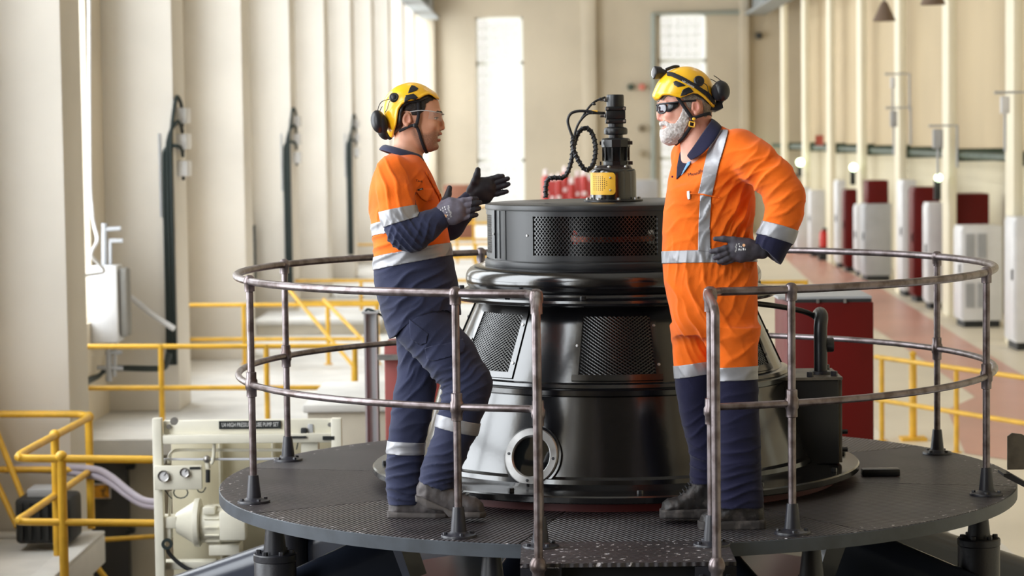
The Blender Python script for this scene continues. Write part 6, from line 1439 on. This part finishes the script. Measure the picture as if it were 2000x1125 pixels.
fl3 = pbox(312, 1008, 347, 1030, -0.04, 0.08, 'valve_block', M_CREAM); pbox(320, 1030, 336, 1052, -0.03, 0.05, 'valve_neck', M_CREAM, fl3)
MB().lathe([(0.5*11/S, 0), (11/S, 0), (11/S, 0.02), (0.5*11/S, 0.02)], c=P(327, 1062, -0.05), n=20, axis=(0, -1, 0), closed_prof=True).build('shackle', M_CABL, fl3)
hp_([(327, 1070), (330, 1080), (345, 1096), (365, 1110), (390, 1118)], 4.0, 'hose', M_BLACK, -0.03)
pbox(318, 1098, 420, 1112, 0.0, 0.1, 'cross_member', M_CREAM)
# solenoid valve at the right of the header
sv2 = pbox(588, 862, 622, 884, -0.02, 0.08, 'valve_manifold', M_CREAM); pbox(598, 846, 616, 864, -0.02, 0.06, 'solenoid', M_CREAM, sv2); pbox(601, 828, 612, 848, -0.01, 0.04, 'solenoid_cap', M_BOXG, sv2); pbox(588, 835, 600, 846, -0.03, 0.0, 'plug', M_BLACK, sv2)
hp_([(590, 846), (583, 862), (579, 878)], 1.2, 'cable', M_CABL, -0.03)

# ---- grey column, red posts, red cabinet behind the platform
gc = thing('grey_steel_column', 'pale grey steel column standing behind the platform left of the housing', 'column', (at(723, 800, 14.6).x, 14.6, PIT))
a_, b_ = at(711, 612, 14.6), at(736, 612, 14.6); MB().box((a_.x, 14.6, PIT), (b_.x, 14.68, a_.z)).box((a_.x, 14.56, PIT), (a_.x+0.012, 14.72, a_.z)).box((b_.x-0.012, 14.56, PIT), (b_.x, 14.72, a_.z)).build('shaft', M_BOXG, gc)
MB().tube(spline([at(713, 612, 14.6), at(718, 604, 14.6), at(735, 610, 14.6), at(752, 620, 14.6), at(770, 628, 14.6)], 6), 0.008, 8).build('cable', M_CABL, gc); MB().box((a_.x-0.01, 14.55, a_.z), (b_.x+0.01, 14.73, a_.z+0.012)).build('cap', M_BOXG, gc)
rc = thing('red_duct', 'red painted steel duct behind the younger worker', 'duct', (at(765, 860, 14.2).x, 14.2, PIT))
a_, b_ = at(750, 672, 14.2), at(860, 672, 14.2); MB().box((a_.x, 14.2, PIT), (b_.x, 14.6, a_.z), bev=0.01).build('casing', mat('dull_red_paint', (150, 62, 58), 0.5), rc)
a_, b_ = at(737, 693, 14.15), at(800, 702, 14.15); MB().box((a_.x, 14.12, b_.z), (b_.x, 14.19, a_.z)).build('clamp', M_STEEL, rc)
cbn = thing('red_cabinet', 'large plain dark red cabinet behind the platform on the right', 'cabinet', (at(1620, 860, 14.8).x, 14.8, PIT))
a_, b_ = at(1540, 592, 14.8), at(1706, 592, 14.8); MB().box((a_.x, 14.8, PIT), (b_.x, 15.7, a_.z), bev=0.006).build('body', M_REDC, cbn)
MB().box((a_.x, 14.81, a_.z), (b_.x-0.01, 15.69, a_.z+0.02)).build('lid_seam', M_BLACK, cbn); MB().box((a_.x-0.06, 14.85, a_.z+0.02), (b_.x-0.004, 15.7, a_.z+0.035)).build('lid', M_BOXG, cbn)
for x in (1597, 1650): p_ = at(x, 590, 14.8); MB().box((p_.x-0.008, 14.785, p_.z-0.005), (p_.x+0.008, 14.80, p_.z+0.02)).build('lid_clip', M_STEEL, cbn)
# bracket at the right rim
bk_ = thing('steel_bracket', 'worn steel bracket plate at the right rim of the platform', 'bracket', pol(1.83, -8, -0.05))
p0, p1 = at(1968, 846, 10.2), at(2030, 915, 10.2); MB().prism([(0, 0), (0.11, 0), (0.11, 0.13), (0.06, 0.155), (0.02, 0.16), (0, 0.145)], 0, 0.012, (Vector((p0.x, 10.2, p0.z-0.16)), (1, 0, 0), (0, 0, 1), (0, 1, 0))).build('upright_plate', M_PLATE, bk_)
MB().prism([(0, 0), (0.03, 0.0), (0.2, -0.10), (0.2, -0.12), (0, -0.012)], -0.12, 0.012, (Vector((p0.x-0.04, 10.2, p0.z-0.16)), (1, 0, 0), (0, 0, 1), (0, 1, 0))).build('sloping_plate', M_IRON, bk_)
# white plinths behind the left railings
for x0, y0, x1, y1, Y, lb in ((500, 626, 742, 668, 31.0, 'white concrete plinth behind the middle yellow railing'), (660, 575, 930, 610, 38.0, 'white concrete plinth far back below the gesturing hands'), (600, 790, 760, 815, 17.5, 'low white concrete kerb behind the cream pump frame')):
    a_, b_ = at(x0, y0, Y), at(x1, y1, Y); pl_ = thing('concrete_plinth', lb, 'plinth', (a_.x, Y, b_.z-0.3)); MB().box((a_.x, Y, b_.z-0.4 if Y > 20 else PIT), (b_.x, Y+1.6, a_.z-0.06), bev=0.01).build('block', M_CONC2, pl_); MB().box((a_.x-0.03, Y-0.03, a_.z-0.06), (b_.x+0.03, Y+1.63, a_.z), bev=0.01).build('top_slab', M_CONC, pl_)

# ---- on the left piers: switch boxes with their cable
def switch_column(k, label):
    y = LPY[k]; x = XL; t = thing('switch_box_column', label, 'switch boxes', (x, y+0.3, ZL), group='switch box columns on the left piers')
    for z in (3.17, 2.92, 2.66):
        b_ = MB().box((x+0.002, y+0.12, z-0.075), (x+0.10, y+0.42, z+0.075), bev=0.006).build('switch_box', M_BOXW, t); MB().box((x+0.02, y+0.42, z-0.07), (x+0.09, y+0.45, z+0.07)).build('box_edge', M_CABL, b_); MB().tube([(x+0.05, y+0.2, z-0.075), (x+0.05, y+0.2, z-0.11)], 0.018, 8).build('gland', M_BLACK, b_)
    for j in range(3):
        xx = x-0.10+0.035*j
        MB().tube(spline([(xx, y-0.03, ZL+0.45), (xx, y-0.03, 1.5), (xx, y-0.03, 2.6+0.1*j), (xx+0.02, y-0.03, 2.85+0.12*j), (x+0.03, y+0.0, 3.18-0.23*(2-j)+0.16), (x+0.05, y+0.12, 3.18-0.23*(2-j)+0.12), (x+0.05, y+0.2, 3.18-0.23*(2-j)+0.06)], 6), 0.018, 8).build('cable', M_CABL, t)
    MB().box((x-0.15, y-0.015, 2.2), (x-0.13, y-0.001, 3.0)).build('cable_tray', M_BOXG, t)
    return t
k0 = LPY.index(min(LPY, key=lambda v_: abs(v_-22.53)))
switch_column(k0, 'three white switch boxes with black cables on the nearest cabled left pier')
switch_column(k0+2, 'three white switch boxes with black cables on the middle cabled left pier')
switch_column(k0+4, 'three white switch boxes with black cables just left of the ear muffs')
# grey distribution box at the first pier
Y = 21.8; t = thing('distribution_box', 'pale distribution box with grey door on the first bay wall', 'electrical box', at(210, 668, Y))
a_, b_ = at(179, 518, Y), at(236, 668, Y); MB().box((a_.x, Y-0.12, b_.z), (b_.x, Y+0.2, a_.z), bev=0.02).build('body', M_BOXW, t)
c_ = at(249, 518, Y); MB().box((b_.x+0.004, Y-0.06, b_.z+0.05), (c_.x, Y+0.16, a_.z-0.03), bev=0.025).build('door', mat('mid_grey_door', (140, 138, 134), 0.5), t)
for (xa, ya, xb, yb, r_) in ((204, 436, 204, 518, 0.028), (216, 470, 216, 518, 0.016), (213, 668, 213, 745, 0.03), (226, 668, 224, 735, 0.018)): MB().tube([at(xa, ya, Y), at(xb, yb, Y)], r_, 8).build('conduit', M_BOXG, t)
for (xa, ya, xb, yb) in ((206, 448, 236, 446), (214, 470, 240, 470), (190, 718, 240, 720), (206, 690, 238, 688)): MB().tube([at(xa, ya, Y), at(xb, yb, Y)], 0.02, 8).build('bracket', M_BOXG, t)
tag(MB().tube(spline([at(330, 690, 22.3), at(322, 716, 22.3), at(300, 720, 22.3), at(215, 720, 22.2), at(190, 735, 22.0), at(166, 752, 21.0), at(165, 800, 21.0)], 6), 0.03, 10).build('drain_pipe', M_CABL, None, origin=at(215, 720, 22.2)), 'black pipe running along the wall below the distribution box', 'pipe')
tag(MB().tube(spline([at(150, 540, 20.8), at(178, 536, 21.2), at(203, 530, 21.4), at(190, 512, 21.2), at(178, 496, 21.0), at(190, 470, 21.2), at(184, 440, 21.3), at(180, 410, 21.3), at(176, 330, 21.4), at(174, -30, 21.4)], 8), 0.016, 8).build('white_cord', M_BOXW, None, origin=at(203, 530, 21.4)), 'white cord hanging beside the first window slit', 'cord')
tag(MB().tube(spline([at(255, 580, 22.4), at(300, 616, 22.35), at(340, 642, 22.3)], 4), 0.03, 8).build('slanted_conduit', M_BOXW, None, origin=at(300, 616, 22.35)), 'pale slanted conduit beside the distribution box', 'conduit')
Y = 32.7; a_, b_ = at(481, 440, Y), at(497, 545, Y); t = thing('wall_tube_lamp', 'white vertical tube lamp between the second and third left piers', 'lamp', (a_.x, Y, b_.z)); MB().box((a_.x, Y-0.1, b_.z), (b_.x, Y, a_.z), bev=0.03).build('diffuser', M_BOXW, t); MB().box((b_.x, Y-0.09, b_.z), (b_.x+0.03, Y, a_.z)).build('back_plate', M_CABL, t); c_ = at(487, 395, Y); MB().tube([(c_.x, Y-0.05, a_.z), c_], 0.02, 8).build('conduit', M_GREEN, t)

# ---- right wall: pipe, switches, cabinets, lamps
def pipe_run(): 
    t = thing('green_pipe', 'dark green pipe running along the right wall', 'pipe', (6.5, 30, 2.53)); MB().tube([(6.5, 15, 2.53), (6.5, YF-0.1, 2.53)], 0.062, 12).build('pipe', M_GREEN, t)
    for y in RPY:
        if y > 28: MB().box((6.42, y+0.2, 2.43), (XRW-0.002, y+0.26, 2.63)).build('bracket', M_GREEN, t)
pipe_run()
def cabinet(x0, x1, yt, Y, mt_, label, D=0.6, z0=0.0, louv=False, top=None, name='cabinet', plinth=True, knob=True):
    a_, b_ = at(x0, yt, Y), at(x1, yt, Y); X0, X1 = max(a_.x, 4.6), min(b_.x, XRW-0.03); H = a_.z
    t = thing(name, label, 'cabinet', ((X0+X1)/2, Y, z0)); zz = z0+(0.1 if plinth else 0)
    MB().box((X0, Y, zz), (X1, Y+D, H), bev=0.012).build('body', mt_, t)
    if plinth: MB().box((X0+0.03, Y+0.03, z0), (X1-0.03, Y+D-0.03, zz)).build('plinth', M_BLACK, t)
    dm_ = MB().box((X0-0.018, Y+0.03, zz+0.04), (X0-0.001, Y+D-0.03, H-0.05), bev=0.004).build('door', mt_, t)
    if knob: MB().box((X0-0.04, Y+0.09, (zz+H)/2), (X0-0.018, Y+0.12, (zz+H)/2+0.14)).build('handle', M_BLACK, dm_)
    if louv:
        w_ = (X1-X0)
        for (u0, u1) in ((0.08, 0.30), (0.38, 0.60)):
            for (v0, v1) in ((0.14, 0.40), (0.66, 0.92)):
                lv = MB().box((X0+u0*w_, Y-0.012, zz+(H-zz)*v0), (X0+u1*w_, Y-0.001, zz+(H-zz)*v1)).build('louvre_panel', M_BOXG, t)
                for j in range(9): z = zz+(H-zz)*(v0+(v1-v0)*(j+0.5)/9); MB().box((X0+(u0+0.01)*w_, Y-0.022, z-0.006), (X0+(u1-0.01)*w_, Y-0.012, z+0.006)).build('slat', M_BOXG, lv)
    if top: 
        c_ = at(x0, top[0], Y); MB().box((X0+0.05, Y+0.05, H), (X1-0.05, Y+D-0.1, c_.z), bev=0.01).build('top_unit', top[1], t)
    return t
cabinet(1880, 1958, 442, 34.9, M_BOXW, 'white cabinet with louvre panels in front of a red one', D=0.7, louv=True)
cabinet(1858, 1932, 379, 37.4, M_REDC, 'tall dark red cabinet behind the white louvred one', D=0.6)
cabinet(1984, 2040, 425, 31.2, M_BOXW, 'white cabinet cut by the right picture edge', D=0.7)
cabinet(1813, 1843, 396, 38.6, M_BOXW, 'narrow white cabinet left of the tall red one', D=0.5)
cabinet(1786, 1836, 366, 40.2, M_REDC, 'dark red cabinet between two white ones under the nearest green lamp', D=0.6)
cabinet(1764, 1790, 352, 41.6, M_BOXW, 'white cabinet with dark switches left of a red one', D=0.7)
cabinet(1690, 1741, 398, 46.0, M_BOXG, 'grey cabinet with a red top unit on it', D=0.8, top=(353, M_REDC))
cabinet(1674, 1690, 400, 47.5, M_BOXW, 'slim white cabinet beside the grey one with red top', D=0.5)
cabinet(1651, 1674, 370, 49.0, M_REDC, 'slim red cabinet below the middle green lamp', D=0.5)
cabinet(1636, 1652, 352, 50.5, M_BOXW, 'tall slim white cabinet left of the middle green lamp', D=0.6)
cabinet(1584, 1612, 372, 55.0, M_BOXW, 'white cabinet beside the red extinguisher', D=0.6)
cabinet(1556, 1583, 366, 56.5, M_BOXW, 'white cabinet with a small red mark behind the elbow', D=0.6)
cabinet(1546, 1557, 340, 58.5, M_REDC, 'farthest small red cabinet on the right', D=0.5)
e_ = at(1609, 447, 53.5); t = thing('fire_extinguisher', 'red fire extinguisher standing on the floor by the far cabinets', 'extinguisher', (e_.x, 53.5, 0.35)); zt_ = e_.z
MB().lathe([(0, 0.30), (0.10, 0.30), (0.10, zt_-0.12), (0.07, zt_-0.05), (0.03, zt_-0.02), (0, zt_-0.02)], c=(e_.x, 53.5, 0), n=18).build('cylinder', mat('bright_red', (200, 40, 26), 0.4), t); MB().box((e_.x-0.03, 53.4, zt_-0.03), (e_.x+0.08, 53.5, zt_+0.02)).build('valve_handle', M_BLACK, t); MB().box((e_.x+0.06, 53.5, 0.0), (e_.x+0.20, 53.9, zt_-0.2)).build('backing_box', M_BLACK, t); MB().box((e_.x-0.12, 53.38, 0), (e_.x+0.12, 53.62, 0.30)).build('stand', M_BLACK, t)
M_LAMP = glow('green_white_lamp', (232, 255, 214), 6.0)
for i, (x, y, Y, lb) in enumerate(((1833, 347, 36.92, 'round green-white indicator lamp nearest to the red cabinets'), (1667, 327, 47.26, 'round green-white indicator lamp second from the right'), (1563, 317, 57.6, 'round green-white indicator lamp above the bearded worker elbow'), (1492, 306, 67.7, 'farthest green-white indicator lamp near the shoulder'))):
    p_ = at(x, y, Y); t = thing('indicator_lamp', lb, 'lamp', p_, group='green lamps along the right wall'); r_ = 7.5/pm(Y)
    gb_ = MB().ball(p_, r_, 16).build('globe', M_LAMP, t); MB().lathe([(0, -0.02), (r_*0.7, -0.02), (r_*0.7, 0.02), (0, 0.02)], c=(p_.x, p_.y+r_, p_.z), n=14, axis=(0, 1, 0)).build('lamp_base', M_BLACK, t)
    MB().box((p_.x-0.05, p_.y+r_, p_.z-0.35), (p_.x+0.05, p_.y+0.152, p_.z-r_*0.6)).build('bracket', M_BLACK, t)
for x, y0, y1, Y, w_, mt_, lb in ((1745, 216, 248, 41.9, 0.12, M_BOXG, 'grey switch box on the pillar below the pendant lamp'), (1831, 252, 290, 36.7, 0.16, M_BOXG, 'grey switch box with conduits on the second pillar'), (1962, 188, 222, 31.6, 0.12, M_BOXW, 'white switch box on the nearest right pillar'), (1743, 150, 172, 42.0, 0.08, M_BOXW, 'small white box high on the right pillar'), (1600, 264, 292, 58.0, 0.2, mat('faded_red_sign', (196, 96, 84), 0.5), 'faded red notice on the right wall')):
    a_, b_ = at(x, y0, Y), at(x, y1, Y); t = thing('switch_box' if 'box' in lb else 'wall_notice', lb, 'switch box' if 'box' in lb else 'notice', (a_.x, Y, b_.z))
    MB().box((a_.x-w_/2, Y-0.06, b_.z), (a_.x+w_/2, Y, a_.z), bev=0.01).build('casing', mt_, t); MB().box((a_.x-w_*0.35, Y-0.068, b_.z+0.04), (a_.x+w_*0.35, Y-0.06, a_.z-0.04)).build('cover', mt_, t)
    if 'box' in lb:
        MB().tube([(a_.x, Y-0.03, b_.z), (a_.x, Y-0.03, b_.z-0.5)], 0.018, 8).build('conduit', M_BOXG, t); MB().tube([(a_.x-0.14, Y-0.03, a_.z+0.05), (a_.x+0.3, Y-0.03, a_.z+0.05), (a_.x+0.3, Y-0.03, a_.z-0.6)], 0.02, 8).build('conduit', M_BOXG, t)
for x, y, Y, lb in ((1727, 22, 34.0, 'brown cone pendant lamp under the roof, left one'), (1822, -12, 31.0, 'brown cone pendant lamp at the top picture edge')):
    p_ = at(x, y, Y); t = thing('pendant_lamp', lb, 'lamp', p_, group='pendant lamps'); MB().lathe([(0.03, 0.14), (0.05, 0.12), (0.17, -0.14), (0.165, -0.14), (0.04, 0.11)], c=p_, n=20).build('shade', mat('brown_shade', (120, 100, 84), 0.5), t); MB().tube([p_+Vector((0, 0, 0.12)), (p_.x, p_.y, 11.98)], 0.012, 6).build('stem', M_BLACK, t); MB().ball(p_+Vector((0, 0, -0.04)), 0.05, 10).build('bulb', M_BOXW, t)

# ---- far wall
YW = YF-0.08
t = thing('wall_pipe', 'grey green pipe framing the right far window', 'pipe', at(1276, 385, YW))
MB().tube([at(1276, 400, YW), at(1276, 27, YW), at(1450, 24, YW), at(1452, -20, YW)], 0.075, 10).build('pipe', mat('grey_green_pipe', (140, 146, 138), 0.5), t)
for x, y in ((1230, 168, ), (1254, 168), (1232, 195), (1250, 252), (1250, 300)):
    pass
for i, (x, y, c_, lb) in enumerate(((1232, 170, (60, 70, 58), 'dark round fitting high on the far wall'), (1254, 170, (190, 110, 96), 'pale red round fitting beside the dark one'), (1253, 251, (110, 98, 78), 'brown round fitting left of the grey green pipe'), (1253, 300, (150, 138, 116), 'lowest faint round fitting on the far wall'), (1482, 70, (50, 52, 50), 'black lamp at the far right corner'))):
    p_ = at(x, y, YW); o = MB().lathe([(0, 0.12), (0.07, 0.12), (0.10, 0.09), (0.10, 0), (0, 0)], c=p_, n=16, axis=(0, -1, 0)).build('wall_fitting', mat('fitting_paint_%d' % i, c_, 0.6), None, origin=p_); tag(o, lb, 'fitting')
rg = random.Random(3); M_DRED = mat('drum_red', (176, 46, 40), 0.4); M_DWHT = mat('drum_white', (226, 214, 214), 0.4)
for i in range(9):
    x = 1066+i*12.5; row = i % 2; Y = 60.0+1.0*row; yt = 330+8*((i*5) % 3)-row*6; p_ = at(x, yt, Y)
    o = thing('red_gas_bottle', ['leftmost', 'second', 'third', 'fourth', 'middle', 'sixth', 'seventh', 'eighth', 'rightmost'][i]+' red gas bottle'+('' if i in (0, 4, 8) else ' from the left')+' in the row before the far wall', 'gas bottle', (p_.x, Y, 0), group='red gas bottles before the far wall'); h_ = p_.z
    MB().lathe([(0, 0), (0.105, 0), (0.11, 0.02), (0.11, h_-0.28), (0.09, h_-0.2), (0.05, h_-0.16), (0, h_-0.16)], c=(p_.x, Y, 0), n=18).build('cylinder', M_DRED, o); MB().lathe([(0, h_-0.17), (0.06, h_-0.17), (0.065, h_-0.05), (0.03, h_), (0, h_)], c=(p_.x, Y, 0), n=14).build('cap', M_DWHT, o); q_ = h_-0.62; MB().ball((p_.x, Y-0.06, q_), 0.075, 12).build('round_label', M_DWHT, o)
a_, b_ = at(866, 362, 58.0), at(925, 362, 58.0); t = thing('brown_crate', 'rust brown crate far back behind the gesturing hand', 'crate', (a_.x, 58, 0)); MB().box((a_.x, 58, 0.4), (b_.x, 58.8, a_.z), bev=0.01).build('box', mat('rust_brown', (132, 84, 62), 0.6), t); MB().box((a_.x+0.05, 58.05, 0), (b_.x-0.05, 58.75, 0.4)).build('pallet', M_BLACK, t)
for x0, x1, yt, lb in ((1208, 1235, 362, 'grey crate right of the sensor unit, far back'), (1240, 1285, 352, 'pale grey crate beside the far window')):
    a_, b_ = at(x0, yt, 62.0), at(x1, yt, 62.0); t = thing('grey_crate', lb, 'crate', (a_.x, 62, 0)); MB().box((a_.x, 62, 0.1), (b_.x, 62.6, a_.z), bev=0.01).build('box', M_BOXG, t); MB().box((a_.x+0.03, 62.03, 0), (b_.x-0.03, 62.57, 0.1)).build('foot', M_BLACK, t)
